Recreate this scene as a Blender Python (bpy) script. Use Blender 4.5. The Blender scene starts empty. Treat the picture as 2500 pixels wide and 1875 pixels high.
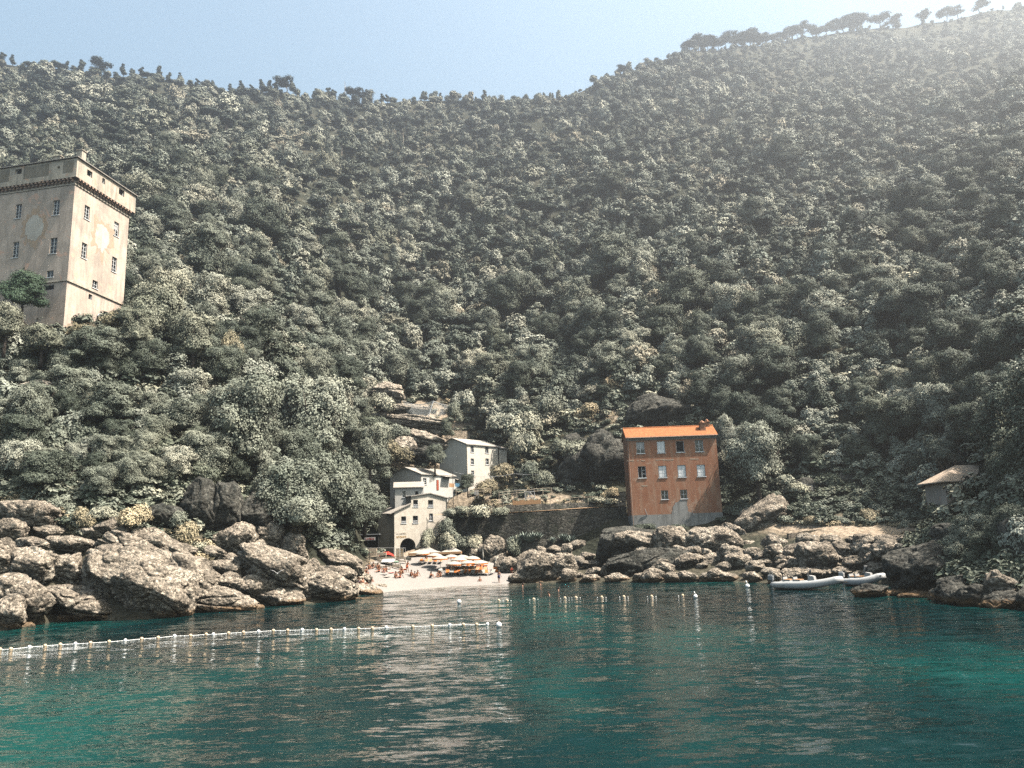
import bpy, math, random
import numpy as np
from mathutils import Vector, Matrix, noise
random.seed(7); np.random.seed(7)
S = bpy.context.scene
COL = S.collection
R_ = math.radians

# ---------------------------------------------------------------- camera, sky, sun, exposure
FPX = 1890.0; PITCH = R_(11.3); ROLL = R_(2.0); CAMH = 6.9
cF = np.array([0, math.cos(PITCH), math.sin(PITCH)])
_R0 = np.array([1.0, 0, 0]); _U0 = np.array([0, -math.sin(PITCH), math.cos(PITCH)])
cR = math.cos(ROLL)*_R0 - math.sin(ROLL)*_U0
cU = math.sin(ROLL)*_R0 + math.cos(ROLL)*_U0
cC = np.array([0, 0, CAMH])
cam = bpy.data.cameras.new("camera"); cam.sensor_width = 36; cam.lens = 36*FPX/2500
cam.clip_start = 0.5; cam.clip_end = 4000
camo = bpy.data.objects.new("camera", cam); COL.objects.link(camo)
camo.matrix_world = Matrix(((cR[0], cU[0], -cF[0], 0), (cR[1], cU[1], -cF[1], 0), (cR[2], cU[2], -cF[2], CAMH), (0, 0, 0, 1)))
S.camera = camo
SUN = Vector((0.50, -0.13, 0.856)).normalized()
wd = bpy.data.worlds.new("World"); S.world = wd; wd.use_nodes = True
wn = wd.node_tree.nodes; wl = wd.node_tree.links
bg = wn["Background"]; bg.inputs[1].default_value = 0.096
sky = wn.new("ShaderNodeTexSky"); sky.sky_type = 'NISHITA'; sky.sun_disc = False
sky.sun_elevation = math.asin(SUN.z); sky.sun_rotation = math.atan2(SUN.x, SUN.y)
sky.air_density = 1.0; sky.dust_density = 3.2; sky.ozone_density = 0.8; sky.altitude = 0
tint = wn.new("ShaderNodeMix"); tint.data_type = 'RGBA'; tint.blend_type = 'MULTIPLY'; tint.inputs[0].default_value = 1
tint.inputs[7].default_value = (1.27, 1.30, 1.07, 1)
wl.new(sky.outputs[0], tint.inputs[6]); wl.new(tint.outputs[2], bg.inputs[0])
sl = bpy.data.lights.new("sun", 'SUN'); sl.energy = 5.0; sl.angle = R_(0.5); sl.color = (1.0, 0.93, 0.84)
so = bpy.data.objects.new("sun", sl); COL.objects.link(so)
so.rotation_euler = SUN.to_track_quat('Z', 'Y').to_euler(); so.location = (60, 0, 150)
S.view_settings.view_transform = 'Standard'; S.view_settings.look = 'None'
S.view_settings.gamma = 1; S.view_settings.exposure = 1.6
S.cycles.max_bounces = 6; S.cycles.diffuse_bounces = 0; S.cycles.glossy_bounces = 2
S.cycles.transmission_bounces = 2; S.cycles.volume_bounces = 0; S.cycles.transparent_max_bounces = 4
S.cycles.use_denoising = False
HAZE = 0.00058

# ---------------------------------------------------------------- helpers: rays through the photo
def ray(px, py): return cF + (px-1250)/FPX*cR - (py-937.5)/FPX*cU
def W(px, py, Y):
    d = ray(px, py); return cC + d*(Y/d[1])
def onz(px, py, z=0.0):
    d = ray(px, py); return cC + d*((z-CAMH)/d[2])
def proj(P):
    v = np.asarray(P, float)-cC; s = FPX/(v@cF); return 1250+s*(v@cR), 937.5-s*(v@cU)

# ---------------------------------------------------------------- helpers: objects
def tag(o, label=None, cat=None, group=None, kind=None):
    if label: o['label'] = label
    if cat: o['category'] = cat
    if group: o['group'] = group
    if kind: o['kind'] = kind
    return o
def empty(name, loc, label, cat, group=None):
    o = bpy.data.objects.new(name, None); COL.objects.link(o); o.location = loc
    o.empty_display_size = 0.3
    return tag(o, label, cat, group)
class MB:
    def __init__(s): s.v = []; s.f = []; s.m = []
    def add(s, vs, fs, m=0):
        b = len(s.v); s.v += [tuple(map(float, v)) for v in vs]; s.f += [tuple(b+i for i in f) for f in fs]; s.m += [m]*len(fs)
        return s
    def hexa(s, p, m=0):       # 8 points: bottom 0-3 ccw, top 4-7
        return s.add(p, [(3,2,1,0),(4,5,6,7),(0,1,5,4),(1,2,6,5),(2,3,7,6),(3,0,4,7)], m)
    def box(s, c, d, rz=0, m=0, rx=0, ry=0):
        x, y, z = d[0]/2, d[1]/2, d[2]/2
        M = Matrix.Translation(c) @ Matrix.Rotation(rz, 4, 'Z') @ Matrix.Rotation(ry, 4, 'Y') @ Matrix.Rotation(rx, 4, 'X')
        return s.hexa([M @ Vector(q) for q in ((-x,-y,-z),(x,-y,-z),(x,y,-z),(-x,y,-z),(-x,-y,z),(x,-y,z),(x,y,z),(-x,y,z))], m)
    def tube(s, pts, rad, n=8, m=0, cap=True):
        pts = [Vector(p) for p in pts]; k = len(pts)
        rad = [rad]*k if isinstance(rad, (int, float)) else rad
        vs = []; fs = []
        for i, p in enumerate(pts):
            t = (pts[min(i+1, k-1)]-pts[max(i-1, 0)]).normalized()
            a = Vector((0, 0, 1)) if abs(t.z) < 0.9 else Vector((1, 0, 0))
            u = t.cross(a).normalized(); w = t.cross(u)
            for j in range(n):
                q = 2*math.pi*j/n; vs.append(p+(u*math.cos(q)+w*math.sin(q))*rad[i])
        for i in range(k-1):
            for j in range(n): fs.append((i*n+j, (i+1)*n+j, (i+1)*n+(j+1) % n, i*n+(j+1) % n))
        if cap: fs.append(tuple(range(n))); fs.append(tuple(reversed(range((k-1)*n, k*n))))
        return s.add(vs, fs, m)
    def lathe(s, c, prof, n=16, m=0):
        vs = []; fs = []; k = len(prof)
        for r, z in prof:
            for j in range(n):
                q = 2*math.pi*j/n; vs.append((c[0]+r*math.cos(q), c[1]+r*math.sin(q), c[2]+z))
        for i in range(k-1):
            for j in range(n): fs.append((i*n+j, i*n+(j+1) % n, (i+1)*n+(j+1) % n, (i+1)*n+j))
        return s.add(vs, fs, m)
    def sph(s, c, r, n=10, m=0, sq=1.0):
        prof = [(max(1e-4, r*math.sin(math.pi*i/n)), -r*sq*math.cos(math.pi*i/n)) for i in range(n+1)]
        return s.lathe(c, prof, n+2, m)
    def mesh(s, name, smooth=False):
        me = bpy.data.meshes.new(name); me.from_pydata(s.v, [], s.f)
        me.polygons.foreach_set('material_index', s.m)
        if smooth: me.polygons.foreach_set('use_smooth', [True]*len(s.f))
        me.update(); return me
    def build(s, name, mats, parent=None, smooth=False, loc=None):
        me = s.mesh(name, smooth)
        if loc is not None: me.transform(Matrix.Translation(-Vector(loc)))
        o = bpy.data.objects.new(name, me); COL.objects.link(o)
        for mm in (mats if isinstance(mats, (list, tuple)) else [mats]): me.materials.append(mm)
        if loc is not None: o.location = loc
        if parent is not None:
            o.parent = parent
            # vertices were given in world space: bring them into the parent's space
            if loc is None: me.transform(Matrix.Translation(-parent.location) if not parent.get('_local') else Matrix())
        return o
def wparent(mb, name, mats, parent, smooth=False):
    """vertices in world space; parent chain is translation only"""
    off = Vector((0, 0, 0)); q = parent
    while q is not None: off += q.location; q = q.parent
    me = mb.mesh(name, smooth); me.transform(Matrix.Translation(-off))
    for mm in (mats if isinstance(mats, (list, tuple)) else [mats]): me.materials.append(mm)
    o = bpy.data.objects.new(name, me); COL.objects.link(o); o.parent = parent
    return o
def lpart(me, name, parent, mat=None):
    o = bpy.data.objects.new(name, me); COL.objects.link(o); o.parent = parent
    if mat is not None and len(me.materials) == 0:
        for mm in (mat if isinstance(mat, (list, tuple)) else [mat]): me.materials.append(mm)
    return o
def copy_tree(o, parent=None):
    c = o.copy(); COL.objects.link(c)
    if parent is not None: c.parent = parent
    for ch in list(o.children): copy_tree(ch, c)
    return c

# ---------------------------------------------------------------- materials
def nt(m): return m.node_tree.nodes, m.node_tree.links
def newmat(name, rough=0.8, spec=0.3):
    m = bpy.data.materials.new(name); m.use_nodes = True
    b = m.node_tree.nodes["Principled BSDF"]; b.inputs['Roughness'].default_value = rough
    b.inputs['Specular IOR Level'].default_value = spec
    return m, b
def coords(m, kind='Object', scale=(1, 1, 1)):
    n, l = nt(m); t = n.new('ShaderNodeTexCoord'); mp = n.new('ShaderNodeMapping'); mp.inputs['Scale'].default_value = scale
    l.new(t.outputs[kind], mp.inputs[0]); return mp.outputs[0]
def wcoords(m, scale=(1, 1, 1)):
    n, l = nt(m); t = n.new('ShaderNodeNewGeometry'); mp = n.new('ShaderNodeMapping'); mp.inputs['Scale'].default_value = scale
    l.new(t.outputs['Position'], mp.inputs[0]); return mp.outputs[0]
def nz(m, co, scale, detail=4, rough=0.6, dist=0.0):
    n, l = nt(m); t = n.new('ShaderNodeTexNoise'); t.inputs['Scale'].default_value = scale
    t.inputs['Detail'].default_value = detail; t.inputs['Roughness'].default_value = rough; t.inputs['Distortion'].default_value = dist
    l.new(co, t.inputs['Vector']); return t.outputs[0]
def vor(m, co, scale, feat='F1', out=0):
    n, l = nt(m); t = n.new('ShaderNodeTexVoronoi'); t.feature = feat; t.inputs['Scale'].default_value = scale
    l.new(co, t.inputs['Vector']); return t.outputs[out]
def ramp(m, fac, stops):
    n, l = nt(m); r = n.new('ShaderNodeValToRGB'); e = r.color_ramp.elements
    while len(e) < len(stops): e.new(0.5)
    for i, (p, c) in enumerate(stops):
        e[i].position = p; e[i].color = (*c, 1) if len(c) == 3 else c
    l.new(fac, r.inputs[0]); return r.outputs[0]
def g(v): return (v, v, v)
def mixc(m, fac, a, b, mode='MIX'):
    n, l = nt(m); x = n.new('ShaderNodeMix'); x.data_type = 'RGBA'; x.blend_type = mode
    for s, v in ((x.inputs[0], fac), (x.inputs[6], a), (x.inputs[7], b)):
        if isinstance(v, (int, float)): s.default_value = v
        elif isinstance(v, tuple): s.default_value = (*v, 1) if len(v) == 3 else v
        else: l.new(v, s)
    return x.outputs[2]
def math_(m, op, a, b=None, clamp=False):
    n, l = nt(m); x = n.new('ShaderNodeMath'); x.operation = op; x.use_clamp = clamp
    for s, v in ((x.inputs[0], a), (x.inputs[1], b)):
        if v is None: continue
        if isinstance(v, (int, float)): s.default_value = v
        else: l.new(v, s)
    return x.outputs[0]
def bump(m, b, h, strength=0.5, dist=0.1, normal=None):
    n, l = nt(m); x = n.new('ShaderNodeBump'); x.inputs['Strength'].default_value = strength; x.inputs['Distance'].default_value = dist
    l.new(h, x.inputs['Height'])
    if normal is not None: l.new(normal, x.inputs['Normal'])
    if b is not None: l.new(x.outputs[0], b.inputs['Normal'])
    return x.outputs[0]
def setc(m, b, c):
    if isinstance(c, tuple): b.inputs['Base Color'].default_value = (*c, 1)
    else: nt(m)[1].new(c, b.inputs['Base Color'])
def simple(name, col, rough=0.7, var=0.12, sc=3.0, bmp=0.0, spec=0.3):
    m, b = newmat(name, rough, spec); co = wcoords(m)
    n1 = nz(m, co, sc, 4)
    lo = tuple(max(0, c*(1-var)) for c in col); hi = tuple(min(1, c*(1+var)) for c in col)
    setc(m, b, ramp(m, n1, [(0.3, lo), (0.7, hi)]))
    if bmp: bump(m, b, nz(m, co, sc*4, 3), bmp, 0.05)
    return m

def sep_z(m):
    n, l = nt(m); t = n.new('ShaderNodeNewGeometry'); x = n.new('ShaderNodeSeparateXYZ'); l.new(t.outputs['Position'], x.inputs[0]); return x.outputs[2]
def rock_mat(name, lo, mid, hi, wet=True, peb=3.2):
    m, b = newmat(name, 0.9, 0.15); co = wcoords(m)
    n, l = nt(m)
    big = nz(m, co, 0.35, 5, 0.6); fine = nz(m, co, 3.0, 6, 0.7)
    c = ramp(m, big, [(0.32, lo), (0.5, mid), (0.68, hi)])
    pv = vor(m, co, peb, 'F1', 1)
    sx = n.new('ShaderNodeSeparateColor'); l.new(pv, sx.inputs[0])
    c = mixc(m, 0.75, c, ramp(m, sx.outputs[0], [(0.0, g(0.3)), (0.55, g(0.9)), (1.0, g(1.65))]), 'MULTIPLY')
    pit = vor(m, co, peb*2.3, 'F1')
    c = mixc(m, 0.8, c, ramp(m, pit, [(0.15, g(1.15)), (0.6, g(0.45))]), 'MULTIPLY')
    c = mixc(m, 0.8, c, ramp(m, fine, [(0.35, g(0.35)), (0.5, g(0.95)), (0.7, g(1.3))]), 'MULTIPLY')
    lich = nz(m, co, 1.1, 6, 0.75, 0.5)
    c = mixc(m, ramp(m, lich, [(0.54, g(0)), (0.64, g(0.75))]), c, (0.05, 0.055, 0.05))
    if wet:
        zz = math_(m, 'ADD', sep_z(m), math_(m, 'MULTIPLY', fine, 0.9))
        c = mixc(m, ramp(m, math_(m, 'MULTIPLY', zz, 0.5), [(0.42, g(0.6)), (0.62, g(0))]), c, (0.26, 0.15, 0.07))
        c = mixc(m, ramp(m, math_(m, 'MULTIPLY', zz, 0.5), [(0.24, g(0.85)), (0.40, g(0))]), c, (0.035, 0.032, 0.022))
    setc(m, b, c)
    h = math_(m, 'ADD', math_(m, 'MULTIPLY', vor(m, co, peb, 'F1'), -0.8), math_(m, 'MULTIPLY', fine, 1.2))
    h = math_(m, 'ADD', h, math_(m, 'MULTIPLY', vor(m, co, peb*0.33, 'F1'), -0.9))
    bump(m, b, h, 0.9, 0.35)
    return m
M = {}
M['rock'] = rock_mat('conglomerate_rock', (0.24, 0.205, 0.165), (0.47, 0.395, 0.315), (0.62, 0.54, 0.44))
M['rock_dark'] = rock_mat('shaded_cliff_rock', (0.07, 0.07, 0.06), (0.12, 0.115, 0.10), (0.18, 0.17, 0.145), peb=2.2)  # darker copy of the rock, with cliff shade put into its colour
M['rock_pale'] = rock_mat('pale_layered_rock', (0.46, 0.38, 0.30), (0.62, 0.53, 0.43), (0.72, 0.63, 0.52), wet=False)

def terrain_mat():
    m, b = newmat('hillside_ground', 0.95, 0.1); co = wcoords(m); n, l = nt(m)
    a = nz(m, co, 0.12, 6, 0.65); f_ = nz(m, co, 1.4, 6, 0.7)
    c = ramp(m, a, [(0.35, (0.025, 0.028, 0.02)), (0.5, (0.04, 0.042, 0.03)), (0.62, (0.07, 0.066, 0.048)), (0.75, (0.13, 0.11, 0.08))])
    c = mixc(m, 0.7, c, ramp(m, f_, [(0.35, g(0.45)), (0.7, g(1.4))]), 'MULTIPLY')
    at = n.new('ShaderNodeAttribute'); at.attribute_name = 'bare'
    bare = ramp(m, f_, [(0.3, (0.20, 0.15, 0.10)), (0.5, (0.34, 0.27, 0.2)), (0.7, (0.44, 0.36, 0.28))])
    c = mixc(m, at.outputs['Fac'], c, bare)
    setc(m, b, c); bump(m, b, math_(m, 'ADD', f_, vor(m, co, 1.2)), 0.8, 0.5)
    return m
M['terrain'] = terrain_mat()
def foliage_mat(name, cols, sat=1.0):
    m, b = newmat(name, 0.62, 0.25); n, l = nt(m)
    oi = n.new('ShaderNodeObjectInfo')
    c = ramp(m, oi.outputs['Random'], cols)
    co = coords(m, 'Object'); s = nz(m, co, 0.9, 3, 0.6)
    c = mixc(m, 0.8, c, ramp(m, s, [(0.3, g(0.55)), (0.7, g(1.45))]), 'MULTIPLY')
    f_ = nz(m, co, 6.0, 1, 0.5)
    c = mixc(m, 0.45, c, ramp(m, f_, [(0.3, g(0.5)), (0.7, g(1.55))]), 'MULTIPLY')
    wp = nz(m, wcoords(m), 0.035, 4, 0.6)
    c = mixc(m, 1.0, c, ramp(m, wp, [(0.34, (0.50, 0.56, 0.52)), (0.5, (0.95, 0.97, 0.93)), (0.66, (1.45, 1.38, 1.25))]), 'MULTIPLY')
    setc(m, b, c)
    return m
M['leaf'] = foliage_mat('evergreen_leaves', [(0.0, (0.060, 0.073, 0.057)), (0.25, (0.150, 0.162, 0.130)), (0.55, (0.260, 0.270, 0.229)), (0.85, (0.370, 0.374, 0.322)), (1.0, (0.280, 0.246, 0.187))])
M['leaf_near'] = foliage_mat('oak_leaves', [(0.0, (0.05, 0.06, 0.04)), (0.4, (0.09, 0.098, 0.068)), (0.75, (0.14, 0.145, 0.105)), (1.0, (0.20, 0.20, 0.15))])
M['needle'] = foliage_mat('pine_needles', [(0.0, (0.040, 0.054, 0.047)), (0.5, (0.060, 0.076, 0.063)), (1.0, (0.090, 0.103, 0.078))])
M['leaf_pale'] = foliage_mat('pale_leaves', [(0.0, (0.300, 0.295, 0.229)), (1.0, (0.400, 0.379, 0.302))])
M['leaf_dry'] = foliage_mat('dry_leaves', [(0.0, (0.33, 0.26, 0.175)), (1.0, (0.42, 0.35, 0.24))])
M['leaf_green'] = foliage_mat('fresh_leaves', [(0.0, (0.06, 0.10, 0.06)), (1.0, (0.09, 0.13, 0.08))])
M['bark'] = simple('bark', (0.07, 0.055, 0.045), 0.9, 0.35, 4, 0.5)
M['white'] = simple('white_paint', (0.42, 0.41, 0.40), 0.5, 0.05, 2)
M['rubber'] = simple('boat_hypalon', (0.42, 0.42, 0.415), 0.4, 0.04, 1.5)
M['grey'] = simple('grey_metal', (0.25, 0.26, 0.27), 0.45, 0.1, 4)
M['black'] = simple('dark_metal', (0.03, 0.03, 0.035), 0.45, 0.2, 4)
M['wood'] = simple('weathered_wood', (0.42, 0.34, 0.26), 0.85, 0.25, 5, 0.3)
M['wood_y'] = simple('yellow_wood', (0.62, 0.38, 0.14), 0.7, 0.15, 5)
M['tile'] = None
def glass_mat():
    m, b = newmat('window_glass', 0.08, 0.5); setc(m, b, (0.012, 0.016, 0.02)); return m
M['glass'] = glass_mat()
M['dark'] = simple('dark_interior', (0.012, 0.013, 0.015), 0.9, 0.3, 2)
def canvas(name, c): return simple(name, c, 0.8, 0.06, 6)
M['canvas'] = canvas('cream_canvas', (0.36, 0.335, 0.295)); M['orange'] = canvas('orange_canvas', (0.46, 0.15, 0.035))
M['orange2'] = canvas('bright_orange_cloth', (0.50, 0.085, 0.02)); M['red'] = canvas('red_cloth', (0.42, 0.04, 0.025))
M['peach'] = canvas('peach_canvas', (0.44, 0.25, 0.13)); M['blue'] = canvas('turquoise_cloth', (0.06, 0.42, 0.55)); M['navy'] = canvas('navy_cloth', (0.02, 0.03, 0.09))
M['green'] = canvas('green_cloth', (0.25, 0.42, 0.30))
M['skin'] = simple('tanned_skin', (0.30, 0.13, 0.075), 0.55, 0.1, 8); M['skin_l'] = simple('fair_skin', (0.38, 0.21, 0.145), 0.55, 0.1, 8)
M['hair'] = simple('dark_hair', (0.03, 0.02, 0.015), 0.6, 0.2, 20); M['hair_l'] = simple('fair_hair', (0.35, 0.24, 0.12), 0.6, 0.2, 20)
M['float_o'] = simple('pale_orange_plastic', (0.58, 0.44, 0.30), 0.35, 0.08, 5); M['float_w'] = simple('white_plastic', (0.85, 0.85, 0.83), 0.3, 0.03, 5)

def plaster(name, lo, hi, stain, patch=None, sc=0.35, bumpy=0.3, streak=0.8):
    m, b = newmat(name, 0.9, 0.15); co = wcoords(m)
    a = nz(m, co, sc, 6, 0.65, 0.4)
    c = ramp(m, a, [(0.34, lo), (0.66, hi)])
    st = nz(m, wcoords(m, (1.4, 1.4, 0.18)), 1.0, 6, 0.7)
    c = mixc(m, ramp(m, st, [(0.46, g(0)), (0.66, g(streak))]), c, stain)
    if patch:
        p = nz(m, co, 0.55, 5, 0.6, 0.8)
        c = mixc(m, ramp(m, p, [(0.60, g(0)), (0.64, g(0.7))]), c, patch)
    c = mixc(m, 0.5, c, ramp(m, nz(m, co, 4.0, 5, 0.7), [(0.3, g(0.72)), (0.7, g(1.18))]), 'MULTIPLY')
    setc(m, b, c); bump(m, b, nz(m, co, 6, 5, 0.7), bumpy, 0.04)
    return m
M['tower_wall'] = plaster('tower_plaster', (0.42, 0.35, 0.295), (0.64, 0.525, 0.44), (0.29, 0.25, 0.22), (0.70, 0.44, 0.33), 0.28, 0.3, 0.65)
M['tower_top'] = plaster('tower_parapet_plaster', (0.42, 0.37, 0.31), (0.62, 0.53, 0.43), (0.25, 0.225, 0.19), (0.60, 0.36, 0.24))
M['crest'] = plaster('bare_white_plaster', (0.48, 0.44, 0.39), (0.62, 0.58, 0.52), (0.44, 0.39, 0.33), (0.50, 0.38, 0.29), 0.8)
M['crest_rim'] = plaster('orange_plaster', (0.42, 0.31, 0.23), (0.50, 0.37, 0.27), (0.38, 0.33, 0.27), (0.52, 0.36, 0.25), 1.2)
M['brick'] = plaster('brick_corbel', (0.36, 0.22, 0.16), (0.45, 0.32, 0.25), (0.25, 0.2, 0.16))
M['red_wall'] = plaster('red_ochre_plaster', (0.30, 0.135, 0.08), (0.37, 0.175, 0.105), (0.40, 0.255, 0.175), (0.42, 0.28, 0.20), 0.3)
M['plinth'] = plaster('grey_cement', (0.27, 0.265, 0.25), (0.38, 0.37, 0.35), (0.16, 0.155, 0.145))
M['house_wall'] = plaster('pale_house_plaster', (0.58, 0.53, 0.46), (0.68, 0.63, 0.55), (0.42, 0.38, 0.32), None, 0.35, 0.3, 0.3)
M['house_white'] = plaster('white_house_plaster', (0.54, 0.51, 0.47), (0.62, 0.60, 0.56), (0.54, 0.5, 0.45), None, 0.35, 0.3, 0.3)
M['stone_wall'] = plaster('pale_stone_wall', (0.55, 0.49, 0.41), (0.70, 0.63, 0.54), (0.42, 0.36, 0.3), None, 1.2, 0.6, 0.25)
M['shadow_wall'] = plaster('shaded_brown_plaster', (0.22, 0.19, 0.15), (0.30, 0.26, 0.21), (0.14, 0.13, 0.11))  # shade of the stone house flank painted in; panels and pipes share it
M['slate'] = plaster('pale_slate_roof', (0.33, 0.30, 0.265), (0.42, 0.385, 0.345), (0.26, 0.225, 0.19))
def tile_mat(name, lo, hi, dirx=5.0):
    m, b = newmat(name, 0.85, 0.2); co = wcoords(m)
    a = nz(m, co, 1.5, 6, 0.7); c = ramp(m, a, [(0.3, lo), (0.7, hi)])
    n, l = nt(m); w = n.new('ShaderNodeTexWave'); w.bands_direction = 'X'; w.inputs['Scale'].default_value = dirx; w.inputs['Distortion'].default_value = 0.3
    l.new(co, w.inputs['Vector'])
    c = mixc(m, 0.35, c, ramp(m, w.outputs[1], [(0.0, g(0.5)), (0.6, g(1.2))]), 'MULTIPLY')
    setc(m, b, c); bump(m, b, w.outputs[1], 0.7, 0.08); return m
M['tile'] = tile_mat('orange_roof_tile', (0.33, 0.115, 0.05), (0.46, 0.18, 0.075), 2.2)
M['tile_old'] = tile_mat('old_roof_tile', (0.42, 0.32, 0.24), (0.58, 0.46, 0.36), 2.2)
def masonry(name, lo, hi, mort, sc=1.6):
    m, b = newmat(name, 0.95, 0.1); co = wcoords(m, (1, 1, 1.5))
    d = vor(m, co, sc, 'DISTANCE_TO_EDGE'); v = vor(m, co, sc, 'F1', 1)
    n, l = nt(m); sx = n.new('ShaderNodeSeparateColor'); l.new(v, sx.inputs[0])
    c = ramp(m, sx.outputs[0], [(0.0, lo), (1.0, hi)])
    c = mixc(m, 0.7, c, ramp(m, nz(m, co, 2.5, 6, 0.7), [(0.3, g(0.5)), (0.7, g(1.4))]), 'MULTIPLY')
    c = mixc(m, ramp(m, d, [(0.0, g(1)), (0.07, g(0))]), c, mort)
    moss = nz(m, co, 0.4, 6, 0.7); c = mixc(m, ramp(m, moss, [(0.5, g(0)), (0.62, g(0.7))]), c, (0.035, 0.042, 0.03))
    setc(m, b, c); bump(m, b, ramp(m, d, [(0.0, g(0)), (0.12, g(1))]), 0.8, 0.12); return m
M['masonry'] = masonry('dark_dry_stone', (0.05, 0.048, 0.042), (0.14, 0.13, 0.11), (0.02, 0.02, 0.018))
M['masonry_l'] = masonry('tan_dry_stone', (0.20, 0.16, 0.12), (0.38, 0.31, 0.24), (0.06, 0.05, 0.04), 2.2)
M['sand'] = simple('pale_shingle', (0.26, 0.235, 0.215), 0.95, 0.18, 5, 0.5)
M['path'] = simple('orange_earth', (0.46, 0.30, 0.18), 0.95, 0.25, 1.5, 0.5)
M['net'] = simple('steel_net', (0.32, 0.33, 0.32), 0.5, 0.1, 3)

# ---------------------------------------------------------------- terrain
WL = None
TT = {   # photo column: (row, distance) from the waterline up to the ridge
 -900: [(1700,WL),(1450,75),(1150,85),(900,100),(700,125),(500,165),(330,220),(150,290),(-20,370)],
 -300: [(1580,WL),(1350,86),(1100,98),(900,112),(700,140),(520,190),(380,250),(230,330),(110,430)],
 0: [(1540,WL),(1300,92),(1100,102),(900,112),(790,122),(600,190),(420,270),(280,350),(152,450)],
 170: [(1515,WL),(1280,94),(1090,105),(900,113),(792,119),(640,190),(440,270),(290,350),(172,450)],
 350: [(1512,WL),(1290,96),(1100,106),(930,118),(790,132),(620,185),(450,260),(310,340),(190,440)],
 600: [(1483,WL),(1320,104),(1150,114),(980,126),(820,150),(640,200),(480,270),(340,350),(228,440)],
 800: [(1470,WL),(1375,112),(1230,126),(1080,142),(920,168),(740,215),(560,285),(390,370),(243,460)],
 900: [(1450,WL),(1388,130),(1352,143),(1335,154),(1050,184),(880,215),(680,275),(470,360),(248,465)],
 1000: [(1438,WL),(1397,135),(1361,146),(1345,154),(1060,188),(900,225),(700,285),(480,370),(250,475)],
 1120: [(1429,WL),(1395,138),(1366,146),(1228,163),(1140,181),(920,220),(720,280),(490,370),(250,480)],
 1250: [(1424,WL),(1397,138),(1372,146),(1242,153),(1178,171),(980,195),(760,255),(500,355),(245,485)],
 1400: [(1422,WL),(1380,136),(1335,145),(1238,153),(1120,168),(960,195),(740,255),(480,360),(228,495)],
 1500: [(1421,WL),(1370,134),(1310,142),(1228,152),(1080,166),(900,192),(700,250),(440,360),(188,505)],
 1640: [(1422,WL),(1350,128),(1294,139),(1270,158),(1080,168),(880,190),(680,240),(400,365),(140,530)],
 1780: [(1420,WL),(1350,124),(1305,134),(1230,148),(1060,162),(860,184),(650,235),(370,370),(118,560)],
 1900: [(1425,WL),(1352,118),(1300,130),(1210,142),(1040,156),(840,178),(620,230),(340,370),(104,580)],
 2050: [(1420,WL),(1335,110),(1286,122),(1200,134),(1040,146),(820,170),(600,222),(320,370),(82,600)],
 2200: [(1428,WL),(1330,100),(1280,118),(1180,127),(1020,139),(800,162),(580,215),(300,370),(64,620)],
 2350: [(1475,WL),(1330,84),(1230,98),(1100,112),(960,128),(760,150),(540,205),(280,360),(42,640)],
 2500: [(1487,WL),(1330,73),(1200,82),(1050,94),(900,110),(720,135),(500,190),(240,340),(18,650)],
 2900: [(1530,WL),(1300,66),(1100,75),(900,86),(720,102),(550,128),(380,175),(150,300),(-60,560)],
 3600: [(1600,WL),(1250,58),(950,68),(720,80),(540,98),(380,125),(200,170),(0,250),(-200,400)],
}
KX = np.array(sorted(TT)); KP = np.array([[q[0] for q in TT[k]] for k in KX], float)
KY = np.array([[onz(k, q[0])[1] if q[1] is None else q[1] for q in TT[k]] for k in KX], float)
for _i, _k in enumerate(KX):
    _s = float(np.interp(_k, [1500, 2100, 2900], [0, 1, 1])); KY[_i, 8] *= 1+.28*_s; KY[_i, 7] *= 1+.14*_s
def colkeys(px):
    i = int(np.clip(np.searchsorted(KX, px)-1, 0, len(KX)-2)); t = (px-KX[i])/(KX[i+1]-KX[i]); t = min(max(t, 0), 1)
    def cr(A):
        a, b = A[i], A[i+1]
        ma = (A[i+1]-A[max(i-1, 0)])/(KX[i+1]-KX[max(i-1, 0)])*(KX[i+1]-KX[i]); j = min(i+2, len(KX)-1)
        mb_ = (A[j]-A[i])/(KX[j]-KX[i])*(KX[i+1]-KX[i])
        t2, t3 = t*t, t*t*t
        return (2*t3-3*t2+1)*a+(t3-2*t2+t)*ma*0.7+(-2*t3+3*t2)*b+(t3-t2)*mb_*0.7
    return cr(KP), cr(KY)
def bumpz(x, y, Y):
    amp = min(1.0, max(0.0, (Y-115)/200))
    return amp*(11.0*noise.noise(Vector((x*0.018, y*0.018, 3))) + 4.0*noise.noise(Vector((x*0.05, y*0.05, 9))))
def ground(px, py):
    P, Y = colkeys(px)
    yy = float(np.interp(-py, -P, Y)); q = W(px, py, yy); q[2] += bumpz(q[0], q[1], yy)*(1 if py > P[-1]+5 else 0.4)
    return q
BARE = [(1040, 1060, 110, 90, 1.0), (1330, 1235, 170, 28, 0.9), (1150, 1200, 70, 60, .7), (2050, 1290, 200, 25, 1.0), (950, 1400, 60, 60, .8), (1100, 1380, 180, 50, 1.0),
        (160, 830, 120, 40, 0.9), (90, 950, 80, 40, .7), (1500, 985, 60, 40, .7), (1400, 1090, 40, 40, .5), (690, 700, 60, 60, .5), (2470, 320, 60, 60, .8), (580, 880, 40, 60, .7), (930, 960, 70, 40, .6), (440, 1370, 90, 60, .8)]
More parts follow.
